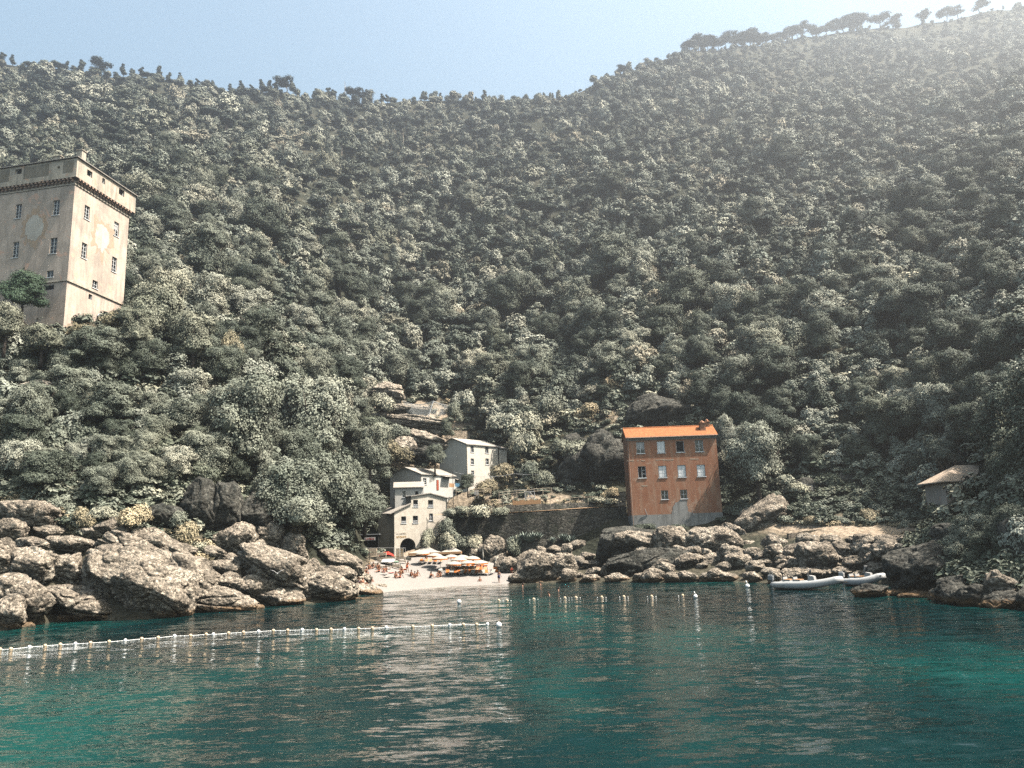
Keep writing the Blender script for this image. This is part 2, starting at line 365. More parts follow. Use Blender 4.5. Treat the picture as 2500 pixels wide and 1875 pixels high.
def build_terrain():
    NX, NR = 330, 40
    xs = np.linspace(-900, 3600, NX); vs = []; bare = []
    rows = None
    for px in xs:
        P, Y = colkeys(px); p0 = onz(px, P[0]); col = []
        # under water
        for k, (dy, z) in enumerate(((-26, -9), (-12, -4.5), (-4, -1.6))):
            col.append((p0[0]*(p0[1]+dy)/p0[1], p0[1]+dy, z)); bare.append(0)
        for lv in range(8):
            n_ = 6 if lv < 3 else 12
            for t in range(n_):
                a = t/n_; pp = P[lv]*(1-a)+P[lv+1]*a; yy = Y[lv]*(1-a)+Y[lv+1]*a
                q = W(px, pp, yy); q[2] += bumpz(q[0], q[1], yy)*(0.4 if lv == 7 and a > .85 else 1)
                q[2] += 0.35*noise.noise(Vector((q[0]*.35, q[1]*.35, 1)))*(0 if lv == 0 and t == 0 else 1)
                col.append(tuple(q))
                bv = 0
                for bx, by, rx, ry, s in BARE:
                    d = ((px-bx)/rx)**2+((pp-by)/ry)**2
                    bv = max(bv, s*max(0, min(1, 1.6*(1.3-d))))
                if lv == 0: bv = max(bv, .12)
                bare.append(bv)
        q = W(px, P[8], Y[8]); q[2] += 0.4*bumpz(q[0], q[1], Y[8]); col.append(tuple(q)); bare.append(0)
        for dy, dz in ((25, 1), (60, -8), (150, -60), (320, -200)):
            col.append((q[0]*(q[1]+dy)/q[1], q[1]+dy, q[2]+dz)); bare.append(0)
        rows = len(col); vs += col
    fs = [(i*rows+j, (i+1)*rows+j, (i+1)*rows+j+1, i*rows+j+1) for i in range(NX-1) for j in range(rows-1)]
    me = bpy.data.meshes.new('hillside'); me.from_pydata([tuple(v) for v in vs], [], fs)
    a = me.attributes.new('bare', 'FLOAT', 'POINT'); a.data.foreach_set('value', bare)
    me.polygons.foreach_set('use_smooth', [True]*len(fs)); me.materials.append(M['terrain']); me.update()
    o = bpy.data.objects.new('hillside_terrain', me); COL.objects.link(o); tag(o, 'steep wooded hillside rising from the cove', None, None, 'structure')
build_terrain()
# sea floor far out and the water sheet
sb = MB(); sb.add([(-900, -60, -9.5), (900, -60, -9.5), (900, 700, -9.5), (-900, 700, -9.5)], [(0, 1, 2, 3)])
tag(sb.build('seabed', M['sand']), 'sea floor of the cove', None, None, 'structure')

def water():
    m, b = newmat('sea_water', 0.06, 0.5); n, l = nt(m); b.inputs['IOR'].default_value = 1.33
    b.inputs['Specular IOR Level'].default_value = 0.5
    co = wcoords(m)
    at = n.new('ShaderNodeAttribute'); at.attribute_name = 'shallow'
    big = nz(m, wcoords(m, (1, 0.45, 1)), 0.045, 3, 0.5)
    c = ramp(m, big, [(0.36, (0.001, 0.010, 0.013)), (0.50, (0.001, 0.020, 0.022)), (0.64, (0.002, 0.050, 0.046))])
    c = mixc(m, at.outputs['Fac'], c, (0.16, 0.145, 0.115))
    setc(m, b, c)
    w1 = nz(m, wcoords(m, (0.55, 1.25, 1)), 0.9, 3, 0.55, 0.3)
    w2 = nz(m, wcoords(m, (0.7, 1.5, 1)), 3.4, 4, 0.6, 0.4)
    w3 = nz(m, wcoords(m, (0.9, 1.2, 1)), 13.0, 2, 0.5)
    gust = ramp(m, nz(m, wcoords(m, (0.35, 1.0, 1)), 0.06, 3, 0.55, 0.6), [(0.42, g(0.35)), (0.62, g(1.0))])
    def slope(co_, sc_, k, det, msk=None):
        t = n.new('ShaderNodeTexNoise'); t.inputs['Scale'].default_value = sc_; t.inputs['Detail'].default_value = det; t.inputs['Roughness'].default_value = .55; l.new(co_, t.inputs['Vector'])
        s_ = n.new('ShaderNodeVectorMath'); s_.operation = 'SUBTRACT'; l.new(t.outputs[1], s_.inputs[0]); s_.inputs[1].default_value = (.5, .5, .5)
        q_ = n.new('ShaderNodeVectorMath'); q_.operation = 'MULTIPLY'; l.new(s_.outputs[0], q_.inputs[0]); q_.inputs[1].default_value = (k*.85, k, 0); o_ = q_.outputs[0]
        if msk is not None:
            z_ = n.new('ShaderNodeVectorMath'); z_.operation = 'SCALE'; l.new(o_, z_.inputs[0]); l.new(msk, z_.inputs[3]); o_ = z_.outputs[0]
        return o_
    def vadd(a_, b_):
        z_ = n.new('ShaderNodeVectorMath'); z_.operation = 'ADD'; l.new(a_, z_.inputs[0]); l.new(b_, z_.inputs[1]); return z_.outputs[0]
    band = ramp(m, nz(m, wcoords(m, (0.25, 1.3, 1)), 0.11, 3, 0.55, 0.8), [(0.50, g(0.04)), (0.58, g(1.0))])
    spk = ramp(m, nz(m, wcoords(m, (0.8, 1.3, 1)), 3.2, 1, 0.5), [(0.66, g(0)), (0.72, g(1))])
    v_ = vadd(slope(wcoords(m, (.45, 1.1, 1)), 0.55, .34, 1), slope(wcoords(m, (.5, 1.5, 1)), 2.0, .62, 2))
    v_ = vadd(v_, slope(wcoords(m, (.7, 1.4, 1)), 7.0, .34, 1, gust))
    v_ = vadd(v_, slope(wcoords(m, (1, 1, 1)), 2.9, 3.2, 0, math_(m, 'MULTIPLY', spk, band)))
    nn_ = n.new('ShaderNodeVectorMath'); nn_.operation = 'ADD'; l.new(v_, nn_.inputs[0]); nn_.inputs[1].default_value = (0, 0, 1)
    nv_ = n.new('ShaderNodeVectorMath'); nv_.operation = 'NORMALIZE'; l.new(nn_.outputs[0], nv_.inputs[0]); l.new(nv_.outputs[0], b.inputs['Normal'])
    h = math_(m, 'ADD', math_(m, 'MULTIPLY', w1, 0.15), math_(m, 'MULTIPLY', w2, 0.035))
    spk = ramp(m, nz(m, wcoords(m, (0.8, 1.1, 1)), 4.2, 1, 0.5), [(0.66, g(0)), (0.80, g(1))])
    band = ramp(m, nz(m, wcoords(m, (0.25, 1.3, 1)), 0.11, 3, 0.55, 0.8), [(0.50, g(0.06)), (0.60, g(1.0))])
    h = math_(m, 'ADD', h, math_(m, 'MULTIPLY', math_(m, 'MULTIPLY', w3, gust), 0.010))
    h = math_(m, 'ADD', h, math_(m, 'MULTIPLY', math_(m, 'MULTIPLY', spk, band), 0.10))
    xs = np.concatenate([np.linspace(-260, -42, 40), np.linspace(-40, 30, 71), np.linspace(32, 300, 50)]); ys = np.concatenate([np.linspace(-40, 60, 12), np.linspace(62, 150, 90), np.linspace(155, 260, 15)])
    vs = [(x, y, 0) for x in xs for y in ys]
    # shallow where the bed is near: distance to the beach line
    bl = [onz(880, 1450), onz(950, 1440), onz(1100, 1432), onz(1240, 1427)]
    sh = []
    for x, y, _ in vs:
        d = min(math.hypot(x-q[0], max(0, q[1]-y)) for q in bl)
        dx = max(0, abs(x+10)-9)
        v = max(0, 1-max(0, (bl[1][1]+2-y))/17)*max(0, 1-dx/9) if y < 145 else 0
        sh.append(v*v*0.9)
    nyy = len(ys)
    fs = [(i*nyy+j, (i+1)*nyy+j, (i+1)*nyy+j+1, i*nyy+j+1) for i in range(len(xs)-1) for j in range(nyy-1)]
    me = bpy.data.meshes.new('sea'); me.from_pydata(vs, [], fs); a = me.attributes.new('shallow', 'FLOAT', 'POINT'); a.data.foreach_set('value', sh)
    me.materials.append(m); me.polygons.foreach_set('use_smooth', [True]*len(fs))
    o = bpy.data.objects.new('sea_water', me); COL.objects.link(o); tag(o, 'rippled teal sea water in the cove', None, None, 'structure')
water()

# beach: a shingle sheet over the shore
def beach():
    vs = []; fs = []; NXb, NYb = 60, 24
    for i in range(NXb):
        px = 892+i/(NXb-1)*373
        P, Y = colkeys(px)
        for j in range(NYb):
            t = j/(NYb-1)
            py0 = P[0]+2-max(0, px-1236)*.55; py1 = np.interp(px, [860, 930, 1000, 1150, 1290], [1395, 1370, 1362, 1366, 1400])
            y1 = np.interp(px, [860, 1000, 1290], [128, 144, 138])
            py = py0*(1-t)+py1*t; y0 = onz(px, P[0]+2)[1]+max(0, px-1236)*.22
            q = W(px, py, y0*(1-t)+y1*t); q[2] += (0.12*noise.noise(Vector((q[0]*.5, q[1]*.5, 0))) + 0.35)*min(1, t*4) - (.06 if j == 0 else 0)
            vs.append(tuple(q))
    fs = [(i*NYb+j, (i+1)*NYb+j, (i+1)*NYb+j+1, i*NYb+j+1) for i in range(NXb-1) for j in range(NYb-1)]
    me = bpy.data.meshes.new('beach'); me.from_pydata(vs, [], fs); me.materials.append(M['sand']); me.polygons.foreach_set('use_smooth', [True]*len(fs))
    o = bpy.data.objects.new('beach', me); COL.objects.link(o); tag(o, 'pale shingle beach at the head of the cove', None, None, 'structure')
beach()
def beach_pt(px, py):
    P, Y = colkeys(px); py0 = P[0]+2
    py1 = float(np.interp(px, [860, 930, 1000, 1150, 1290], [1395, 1370, 1362, 1366, 1400])); y1 = float(np.interp(px, [860, 1000, 1290], [128, 144, 138]))
    t = (py0-py)/(py0-py1); t = min(max(t, 0), 1.0); y0 = onz(px, py0)[1]
    q = W(px, py0*(1-t)+py1*t, y0*(1-t)+y1*t); q[2] += 0.35*min(1, t*4); return Vector(q)

# ---------------------------------------------------------------- boulders
def nth(i):
    return (['', 'first', 'second', 'third', 'fourth', 'fifth', 'sixth', 'seventh', 'eighth', 'ninth', 'tenth', 'eleventh', 'twelfth', 'thirteenth', 'fourteenth', 'fifteenth', 'sixteenth', 'seventeenth', 'eighteenth', 'nineteenth', 'twentieth']+['twenty-'+w for w in ('first', 'second', 'third', 'fourth', 'fifth', 'sixth', 'seventh', 'eighth', 'ninth')]+['thirtieth']+['thirty-'+w for w in ('first', 'second', 'third', 'fourth', 'fifth', 'sixth', 'seventh', 'eighth', 'ninth')]+['fortieth']+['forty-'+w for w in ('first', 'second', 'third', 'fourth', 'fifth')])[i]
import bmesh
ICO = {}
def ico(n):
    if n not in ICO:
        bm = bmesh.new(); bmesh.ops.create_icosphere(bm, subdivisions=n, radius=1)
        ICO[n] = ([v.co.copy() for v in bm.verts], [tuple(v.index for v in f.verts) for f in bm.faces]); bm.free()
    return ICO[n]
def boulder_mesh(rx, ry, rz, seed, sub=4, box=2.6, rough=0.16, layers=0.0, over=0.62):
    vs, fs = ico(sub); out = []; rs = random.Random(seed); o = Vector((rs.uniform(-99, 99), rs.uniform(-99, 99), rs.uniform(-99, 99)))
    sc = max(rx, ry, rz)
    cuts = [(Vector((rs.uniform(-1, 1), rs.uniform(-1, 1), rs.uniform(-.6, 1))).normalized(), rs.uniform(.72, .95)) for _ in range(8)]
    for v in vs:
        k = (abs(v.x)**box+abs(v.y)**box+abs(v.z)**box)**(-1/box); p = v*k
        for nn, dd in cuts:
            e = p.dot(nn)-dd
            if e > 0: p = p-nn*e*0.8
        r = 1+rough*(1.1*noise.noise(p*1.3+o))
        c = abs(noise.noise(p*1.5+o*2)); r -= 0.15*max(0, 1-c*13)          # cracks
        if layers: r -= layers*max(0, math.sin(p.z*9+3*noise.noise(p*1.2+o)))**3*.5
        oh = max(0.0, -p.z+0.15)*max(0.0, -p.y)
        q = Vector((p.x*rx*r, (p.y+oh*over)*ry*r, p.z*rz*r))
        d = noise.fractal(q*0.9+o, 0.8, 2.1, 4)*0.13*min(1.6, sc*.5)+noise.noise(q*3.5+o)*0.06
        out.append(q+v*d)
    me = bpy.data.meshes.new('boulder'); me.from_pydata(out, [], fs); me.polygons.foreach_set('use_smooth', [True]*len(fs)); return me
NB = 0
def boulder(px, py, w, h, label, tilt=0, mat='rock', Y=None, group=None, deep=0.9, box=2.6, yaw=None, cat='rock', name='boulder', layers=0.0, rough=0.16, sub=None):
    global NB; NB += 1
    yb = ground(px, min(py+h*.45, 1e4))[1] if Y is None else Y
    s = yb/FPX; rx, rz = w/2*s*.98, h/2*s*1.0; ry = max(rz*.8, min(rx, rz*1.9)*deep)
    yc = yb+ry*.35
    c = W(px, py, yc); k = yc/yb
    big = max(w, h)
    me = boulder_mesh(rx*k, ry, rz*k, NB*17+3, sub or (6 if big > 170 else 5 if big > 48 else 4), box, rough, layers)
    o = bpy.data.objects.new(name, me); COL.objects.link(o); me.materials.append(M[mat]); o.location = c
    a = -R_(tilt)-ROLL*0
    o.rotation_euler = (0, -a, R_(random.uniform(-8, 8)) if yaw is None else R_(yaw))
    return tag(o, label, cat, group)
GL = 'boulders of the left shore'; GM = 'boulders below the terrace wall'; GH = 'rocks under and beside the red house'; GR = 'rocks on the right shore'
for a in [
 (18,1300,95,64,'grey boulder cut by the photo edge, highest at far left shore',0),
 (78,1258,150,76,'wide mossy boulder under the trees at far left',5),
 (118,1300,72,40,'low grey rock between mossy boulder and grass tuft',5),
 (84,1332,92,40,'flat speckled slab above the hollowed boulder',4),
 (77,1382,108,90,'blocky boulder with a dark hollow on the left shore',3),
 (3,1362,64,92,'tall pale boulder at the left photo edge, middle height',0),
 (166,1392,92,86,'ribbed layered block between hollowed boulder and the huge one',8),
 (170,1334,116,50,'oval slab with orange top beside the grass tufts',8),
 (285,1402,196,128,'huge dome boulder with deep shaded overhang, left shore',12),
 (325,1348,205,70,'long arched slab lying over the huge dome boulder',22),
 (275,1292,90,54,'rounded boulder right below the dry grass tuft',0),
 (368,1322,120,56,'sloping boulder right of the grass topped round one',28),
 (50,1460,152,104,'massive sloping boulder at lower left shore',22),
 (18,1500,95,86,'rounded boulder at bottom left corner of the shore',15),
 (196,1478,196,88,'long speckled boulder above the orange waterline shelf',14),
 (62,1531,52,26,'small orange rock at water edge, lower left',0),
 (178,1516,172,40,'low orange shelf rock at the waterline, left shore',4),
 (380,1440,200,130,'broad head of the long boulder reaching to the water',24),
 (500,1478,270,84,'long whale shaped boulder running down into the sea',8),
 (462,1400,140,84,'tan boulder behind the whale shaped one',26),
 (668,1396,200,122,'biggest wedge boulder in the middle of the left shore',26),
 (546,1390,96,50,'flat boulder with shaded underside beside the wedge boulder',10),
 (560,1430,92,60,'dark angular rock below the flat boulder',20),
 (505,1415,60,60,'small upright rock over the whale shaped boulder',0),
 (620,1440,110,70,'dark cleft rock at the foot of the wedge boulder',5),
 (680,1462,120,50,'tan rock at waterline below the wedge boulder',0),
 (806,1436,136,70,'sloping boulder near the left end of the beach',16),
 (830,1470,200,24,'low flat orange shelf at waterline near the beach',0),
 (892,1448,80,48,'dark pitted rock at the point beside the beach water',10),
 (815,1404,110,42,'long flat rock above the sloping boulder',6),
 (830,1374,112,64,'boulder with cave-like overhang at the left end of the beach',14),
 (762,1392,48,48,'upright small boulder left of the overhanging boulder',-10),
 (742,1435,50,60,'dark upright rock in the cleft near the beach',0),
 (570,1322,116,72,'grey-green mossy boulder below the dark cliff',-20),
 (612,1336,86,44,'pale topped boulder right of the mossy one',12),
 (705,1288,70,66,'pale tipped crag jutting from the cliff by the big tree',-10),
 (718,1345,62,90,'tall narrow crag below the pale tipped crag',0),
 (655,1310,80,70,'grey crag between mossy boulder and pale tipped crag',0),
 (420,1345,80,50,'small tan boulder below the dry bush',20),
 (228,1300,60,40,'small rock under the grass tufts left of the round boulder',0),
 (450,1345,70,36,'low brown rock on the dry earth slope',18),
 (520,1350,60,36,'small grey rock under the mossy boulder',10),
 (880,1415,60,34,'rock where bathers sit at the left end of beach',8),
 (925,1432,40,14,'low beach rock at the edge of the shingle',5),
]:
    boulder(*a[:5], tilt=a[5], group=GL, layers=0.25 if 'layered' in a[4] or 'arched' in a[4] else 0.06)
for a in [
 (490,1238,80,140,'tall dark cliff buttress left of the mossy boulder',0),
 (552,1250,90,150,'tall dark cliff buttress directly above the mossy boulder',0),
 (620,1265,90,110,'broad dark cliff face left of the pale tipped crag',0),
 (400,1265,90,80,'dark cliff block in the shade above the dry bush',0)]:
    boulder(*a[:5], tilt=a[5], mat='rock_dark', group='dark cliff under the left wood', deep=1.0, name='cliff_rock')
for a in [
 (1312,1386,98,78,'largest pointed boulder right of the beach with dark hollow',0),
 (1320,1352,34,34,'pointed rock crowning the largest beach boulder',0),
 (1378,1384,64,66,'rounded boulder right of the pointed one',0),
 (1388,1408,40,40,'pale pitted rock at the waterline right of the beach',0),
 (1203,1346,66,70,'big round boulder behind the beach umbrellas',0),
 (1160,1352,50,44,'boulder left of the big round one, behind the umbrellas',-30),
 (1133,1345,36,34,'small grey boulder behind the white marquee',0),
 (1212,1370,60,22,'slanting slab in front of the round boulder',-38),
 (1235,1386,58,52,'bushy sided boulder at the right end of beach',0),
 (1285,1364,66,34,'slanting boulder left of the pointed one',-28),
 (1268,1413,56,30,'low rock on the shingle edge beside the water',0),
 (1318,1424,26,10,'tiny rock awash in front of the pointed boulder',0),
 (1354,1346,44,26,'flat topped boulder above the rounded one',5),
 (1384,1345,30,38,'upright boulder under the dark wall',0),
 (1408,1332,44,24,'topmost boulder of the pile under the dark wall',-12),
 (1440,1413,50,20,'long low rock at waterline, middle of the shore',-4),
 (1506,1412,58,22,'flat lit slab at the water left of red house cave',3),
 (1432,1360,40,22,'shaded slab, upper one left of the red house cave',4),
 (1441,1378,54,20,'shaded slab, second one left of red house cave',6),
 (1450,1396,44,22,'shaded slab, third one left of red house cave',-6),
 (1489,1391,50,34,'round shaded boulder beside the cave under the red house',0),
 (1340,1405,40,30,'dark rock in the gap of the pointed boulder',0),
 (1410,1372,36,30,'small shaded rock between round boulder and slabs',0),
 (1300,1340,30,20,'small pale rock under the agaves',0)]:
    boulder(*a[:5], tilt=a[5], group=GM)
for a in [
 (1530,1338,150,110,'dark rounded rock mass under the left corner of red house',0,'rock_dark',131,1.1),
 (1560,1330,150,62,'speckled grey shoulder of rock below the red house',4,'rock',129,.8),
 (1640,1328,94,84,'sunlit tan block below the middle of the red house',4,'rock',127,.9),
 (1585,1385,230,86,'dark overhung cave rock at the water below the red house',0,'rock_dark',123,.6),
 (1742,1334,140,88,'big sunlit block below the right half of the red house',8,'rock',126,.9),
 (1744,1382,116,54,'lower boulder beneath the big sunlit block',-6,'rock',122,.9),
 (1675,1409,58,26,'small boulder at the waterline left below the red house',12,'rock',None,.9),
 (1733,1411,58,22,'low boulder at the waterline, middle below the red house',6,'rock',None,.9),
 (1778,1411,48,22,'low boulder at the waterline where the rope is tied',6,'rock',None,.9),
 (1862,1268,140,98,'great tilted boulder standing right of the red house',-32,'rock',134,.9),
 (1905,1255,40,80,'narrow rock column at the edge of the tilted boulder',0,'rock',134,.9),
 (1838,1350,70,56,'square boulder below the great tilted one',0,'rock',126,.9),
 (1848,1392,116,62,'broad tan boulder at water left of the boats',8,'rock',119,.9),
 (1890,1342,62,70,'upright shaded boulder above the broad tan one',0,'rock',123,.9),
 (1922,1388,46,48,'pitted brown boulder behind the motor of first boat',0,'rock',117,.9),
 (1840,1410,38,28,'dark waterline rock with the mooring rope',0,'rock',None,.9),
 (1790,1302,66,44,'split boulder at the right corner of the red house',26,'rock',133,.9),
 (1810,1362,44,40,'small wedge boulder between big block and broad one',0,'rock',123,.9)]:
    boulder(*a[:5], tilt=a[5], mat=a[6], Y=a[7], deep=a[8], group=GH, box=3.0)
for a in [
 (1995,1362,104,92,'large craggy boulder behind the first rubber boat',8,'rock'),
 (1972,1402,110,36,'low craggy rock just behind the first boat',0,'rock'),
 (1935,1350,56,50,'boulder under the white flowering shrub',0,'rock'),
 (2060,1344,64,42,'brown boulder in the upper heap, left part',10,'rock'),
 (2086,1376,64,38,'brown boulder in the heap behind the second boat',-10,'rock'),
 (2122,1350,50,42,'grey boulder in the middle of the right heap',-20,'rock'),
 (2176,1346,92,58,'slanted boulder at top right end of the heap',14,'rock'),
 (2106,1318,56,34,'boulder just under the orange path wall',-12,'rock'),
 (2058,1398,60,28,'waterline rock between the two boats',0,'rock'),
 (2140,1388,56,32,'rock behind the console of the second boat',0,'rock'),
 (2192,1388,60,40,'pale ended rock right of the second boat',-25,'rock'),
 (2030,1322,60,34,'flat boulder under the path, left part',12,'rock'),
 (2150,1322,40,30,'small standing stone under the path wall',-20,'rock'),
 (1975,1322,70,34,'boulder at the foot of the dark path wall',5,'rock'),
 (2095,1405,50,22,'small rock at water level behind the second boat',0,'rock'),
 (2215,1360,60,60,'dark rock where the heap meets the shaded headland',0,'rock_dark')]:
    boulder(*a[:5], tilt=a[5], mat=a[6], group=GR)
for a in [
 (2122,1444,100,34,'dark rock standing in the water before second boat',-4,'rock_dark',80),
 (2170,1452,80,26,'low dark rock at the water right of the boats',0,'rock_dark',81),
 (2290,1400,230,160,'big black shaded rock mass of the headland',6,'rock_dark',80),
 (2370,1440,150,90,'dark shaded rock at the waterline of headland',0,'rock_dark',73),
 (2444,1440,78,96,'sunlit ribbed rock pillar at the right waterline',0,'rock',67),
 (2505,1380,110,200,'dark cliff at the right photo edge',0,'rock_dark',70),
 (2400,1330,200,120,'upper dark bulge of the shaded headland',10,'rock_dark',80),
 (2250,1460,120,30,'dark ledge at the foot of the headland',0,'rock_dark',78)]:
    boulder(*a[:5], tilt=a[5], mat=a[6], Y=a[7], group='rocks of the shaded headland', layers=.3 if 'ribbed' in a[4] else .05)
# rock outcrops on the hillside
for a in [
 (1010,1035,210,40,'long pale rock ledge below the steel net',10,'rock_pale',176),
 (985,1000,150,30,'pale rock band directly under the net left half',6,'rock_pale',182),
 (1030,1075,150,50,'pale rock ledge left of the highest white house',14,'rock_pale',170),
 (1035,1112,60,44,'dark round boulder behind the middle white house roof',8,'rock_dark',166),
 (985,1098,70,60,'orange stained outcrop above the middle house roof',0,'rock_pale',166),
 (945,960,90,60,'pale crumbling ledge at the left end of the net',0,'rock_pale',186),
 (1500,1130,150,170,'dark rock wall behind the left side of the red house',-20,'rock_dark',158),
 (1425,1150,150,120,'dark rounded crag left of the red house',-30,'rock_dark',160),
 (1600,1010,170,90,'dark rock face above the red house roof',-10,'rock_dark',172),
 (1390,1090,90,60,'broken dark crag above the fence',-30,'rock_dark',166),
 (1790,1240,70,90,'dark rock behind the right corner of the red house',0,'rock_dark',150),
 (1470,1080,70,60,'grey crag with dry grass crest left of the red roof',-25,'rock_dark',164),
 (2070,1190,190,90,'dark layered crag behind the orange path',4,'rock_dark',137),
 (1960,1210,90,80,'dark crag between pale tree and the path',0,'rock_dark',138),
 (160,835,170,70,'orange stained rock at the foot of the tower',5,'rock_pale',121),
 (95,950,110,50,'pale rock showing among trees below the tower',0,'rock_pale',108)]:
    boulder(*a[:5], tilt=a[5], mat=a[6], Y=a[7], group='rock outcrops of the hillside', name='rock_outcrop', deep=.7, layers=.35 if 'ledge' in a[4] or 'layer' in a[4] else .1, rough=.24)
def rock_field(n, x0, x1, ylo, yhi, wlo, whi, where, mat='rock'):
    for i in range(n):
        px = x0+(x1-x0)*(i+random.random())/n; py = random.uniform(ylo(px), yhi(px)); w = random.uniform(wlo, whi)
        boulder(px, py, w, w*random.uniform(.45, .8), 'small rock wedged %s, %s of them from left' % (where, nth(i+1)), tilt=random.uniform(-25, 25), mat=mat, group='small rocks %s' % where)
rock_field(26, 0, 900, lambda x: np.interp(x, [0, 250, 600, 900], [1300, 1320, 1370, 1400]), lambda x: np.interp(x, [0, 250, 600, 900], [1500, 1480, 1465, 1450]), 22, 44, 'between boulders of the left shore')
rock_field(18, 1250, 1520, lambda x: 1345, lambda x: 1415, 16, 32, 'below the terrace wall')
rock_field(34, 1900, 2240, lambda x: 1312, lambda x: 1410, 24, 52, 'behind the two boats')
rock_field(14, 2200, 2500, lambda x: np.interp(x, [2200, 2500], [1435, 1462]), lambda x: np.interp(x, [2200, 2500], [1450, 1482]), 50, 95, 'along the foot of the dark headland', 'rock_dark')
rock_field(16, 2520, 2860, lambda x: np.interp(x, [2520, 2860], [1400, 1440]), lambda x: np.interp(x, [2520, 2860], [1490, 1520]), 60, 130, 'on the shore beyond the right edge', 'rock_dark')
rock_field(44, 1540, 1950, lambda x: 1345, lambda x: 1412, 28, 66, 'at the water below the red house')

# ---------------------------------------------------------------- trees
def leaf_cloud(blobs, n, size, seed, flat=0.0, cores=True, jag=0.35):
    """blobs: (centre, (rx,ry,rz)); returns vertex array and faces for n leaf clumps lying on and in the blobs"""
    r = np.random.RandomState(seed)
    C = np.array([b[0] for b in blobs], float); Rr = np.array([b[1] for b in blobs], float)
    wgt = (Rr[:, 0]*Rr[:, 2]); wgt /= wgt.sum()
    k = r.choice(len(blobs), n, p=wgt)
    d = r.normal(size=(n, 3)); d /= np.linalg.norm(d, axis=1)[:, None]
    d[:, 2] = np.where(d[:, 2] < -0.35, -d[:, 2], d[:, 2])
    rad = 1+jag*(r.rand(n)-0.62)
    # secondary lumps
    s3 = np.sin(d[:, 0]*4+k*1.7)*np.sin(d[:, 1]*4+k*2.3)*np.sin(d[:, 2]*4+k)+.6*np.sin(d[:, 0]*9+k)*np.sin(d[:, 1]*9+k*3)*np.sin(d[:, 2]*9+k*2)
    rad += 0.34*s3
    p = C[k]+d*Rr[k]*rad[:, None]
    nn = d*1.1+r.normal(size=(n, 3))*0.32; nn[:, 2] += 0.30+flat; nn /= np.linalg.norm(nn, axis=1)[:, None]
    t = np.cross(nn, r.normal(size=(n, 3))); t /= np.linalg.norm(t, axis=1)[:, None]; b = np.cross(nn, t)
    s = size*(0.6+0.8*r.rand(n))[:, None]
    v = np.stack([p-t*s*.5, p-b*s*.32+nn*s*.08, p+t*s*.5, p+b*s*.32+nn*s*.08], 1).reshape(-1, 3)
    f = [(4*i, 4*i+1, 4*i+2, 4*i+3) for i in range(n)]
    vs = [v]; base = len(v)
    if cores:
        iv, fi = ico(2)
        for c, rr in zip(C, Rr):
            a = np.array([[c[0]+q.x*rr[0]*.56, c[1]+q.y*rr[1]*.56, c[2]+q.z*rr[2]*.56] for q in iv])
            vs.append(a); f += [tuple(base+j for j in ff) for ff in fi]; base += len(a)
    return np.concatenate(vs), f
def cloud_mesh(name, blobs, n, size, seed, mat, flat=0.0, extra=None, jag=0.35, cores=True):
    v, f = leaf_cloud(blobs, n, size, seed, flat, cores, jag)
    vs = [tuple(q) for q in v]; mi = [0]*len(f)
    if extra is not None:
        b = len(vs); vs += extra.v; f = f+[tuple(b+i for i in q) for q in extra.f]; mi += [1]*len(extra.f)
    me = bpy.data.meshes.new(name); me.from_pydata(vs, [], f); me.materials.append(M[mat])
    if extra is not None: me.materials.append(M['bark']); me.polygons.foreach_set('material_index', mi)
    return me
def oak_blobs(rs, n=9, R=1.0, H=1.0, spread=0.62):
    bl = [((0, 0, H*.55), (R*.6, R*.6, H*.42))]
    for i in range(n):
        a = rs.uniform(0, 6.28); q = rs.uniform(.25, spread+.16)*R; z = rs.uniform(.22, 1.02)*H
        q *= (1.15-.55*(z/H)); s = rs.uniform(.18, .46)*R
        bl.append(((q*math.cos(a), q*math.sin(a), z), (s, s, s*rs.uniform(.7, .95))))
    return bl
def trunk_mb(rs, h, r, R, n=5, lean=.12):
    mb = MB(); x = rs.uniform(-lean, lean)*h; y = rs.uniform(-lean, lean)*h
    top = Vector((x, y, h)); mid = Vector((x*.3+rs.uniform(-.1, .1)*h, y*.3, h*.5))
    mb.tube([(0, 0, -1.5), (0, 0, 0), mid, top], [r*1.5, r*1.2, r*.9, r*.6], 7)
    for i in range(n):
        a = 6.28*i/n+rs.uniform(-.4, .4); s = mid.lerp(top, rs.uniform(.2, 1))
        e = s+Vector((math.cos(a)*R*.7, math.sin(a)*R*.7, R*rs.uniform(.35, .8)))
        mb.tube([s, s.lerp(e, .5)+Vector((0, 0, -.08*R)), e], [r*.5, r*.33, r*.12], 5)
    return mb
# near kinds: unit trees with crown radius 4 m, height 7 m
NEAR = []
for k in range(7):
    rs = random.Random(100+k)
    cr = cloud_mesh('crown', oak_blobs(rs, 13+k % 3, 4.0, 6.4), 26000, 0.185, 10+k, 'leaf_near')
    tr = trunk_mb(rs, 3.0, .22, 4.0).mesh('trunk', True); tr.materials.append(M['bark'])
    NEAR.append((cr, tr))
FAR = []
FC = bpy.data.collections.new('far_crowns')
for k in range(6):
    rs = random.Random(200+k)
    me = cloud_mesh('far_crown', oak_blobs(rs, 9, 4.0, 6.2), 2600, 0.55, 50+k, 'leaf', extra=trunk_mb(rs, 3.0, .2, 4, 3))
    o = bpy.data.objects.new('far_crown', me); FC.objects.link(o); FAR.append(o)
for k in range(2):   # upright pines standing in the wood
    rs = random.Random(300+k)
    bl = [((rs.uniform(-.6, .6), rs.uniform(-.6, .6), 3.2+i*1.35), ((2.1-.24*i), (2.1-.24*i), .95)) for i in range(5)]
    me = cloud_mesh('far_pine', bl, 1300, 0.65, 70+k, 'needle', extra=trunk_mb(rs, 9, .2, 2, 3))
    o = bpy.data.objects.new('far_pine', me); FC.objects.link(o); FAR.append(o)
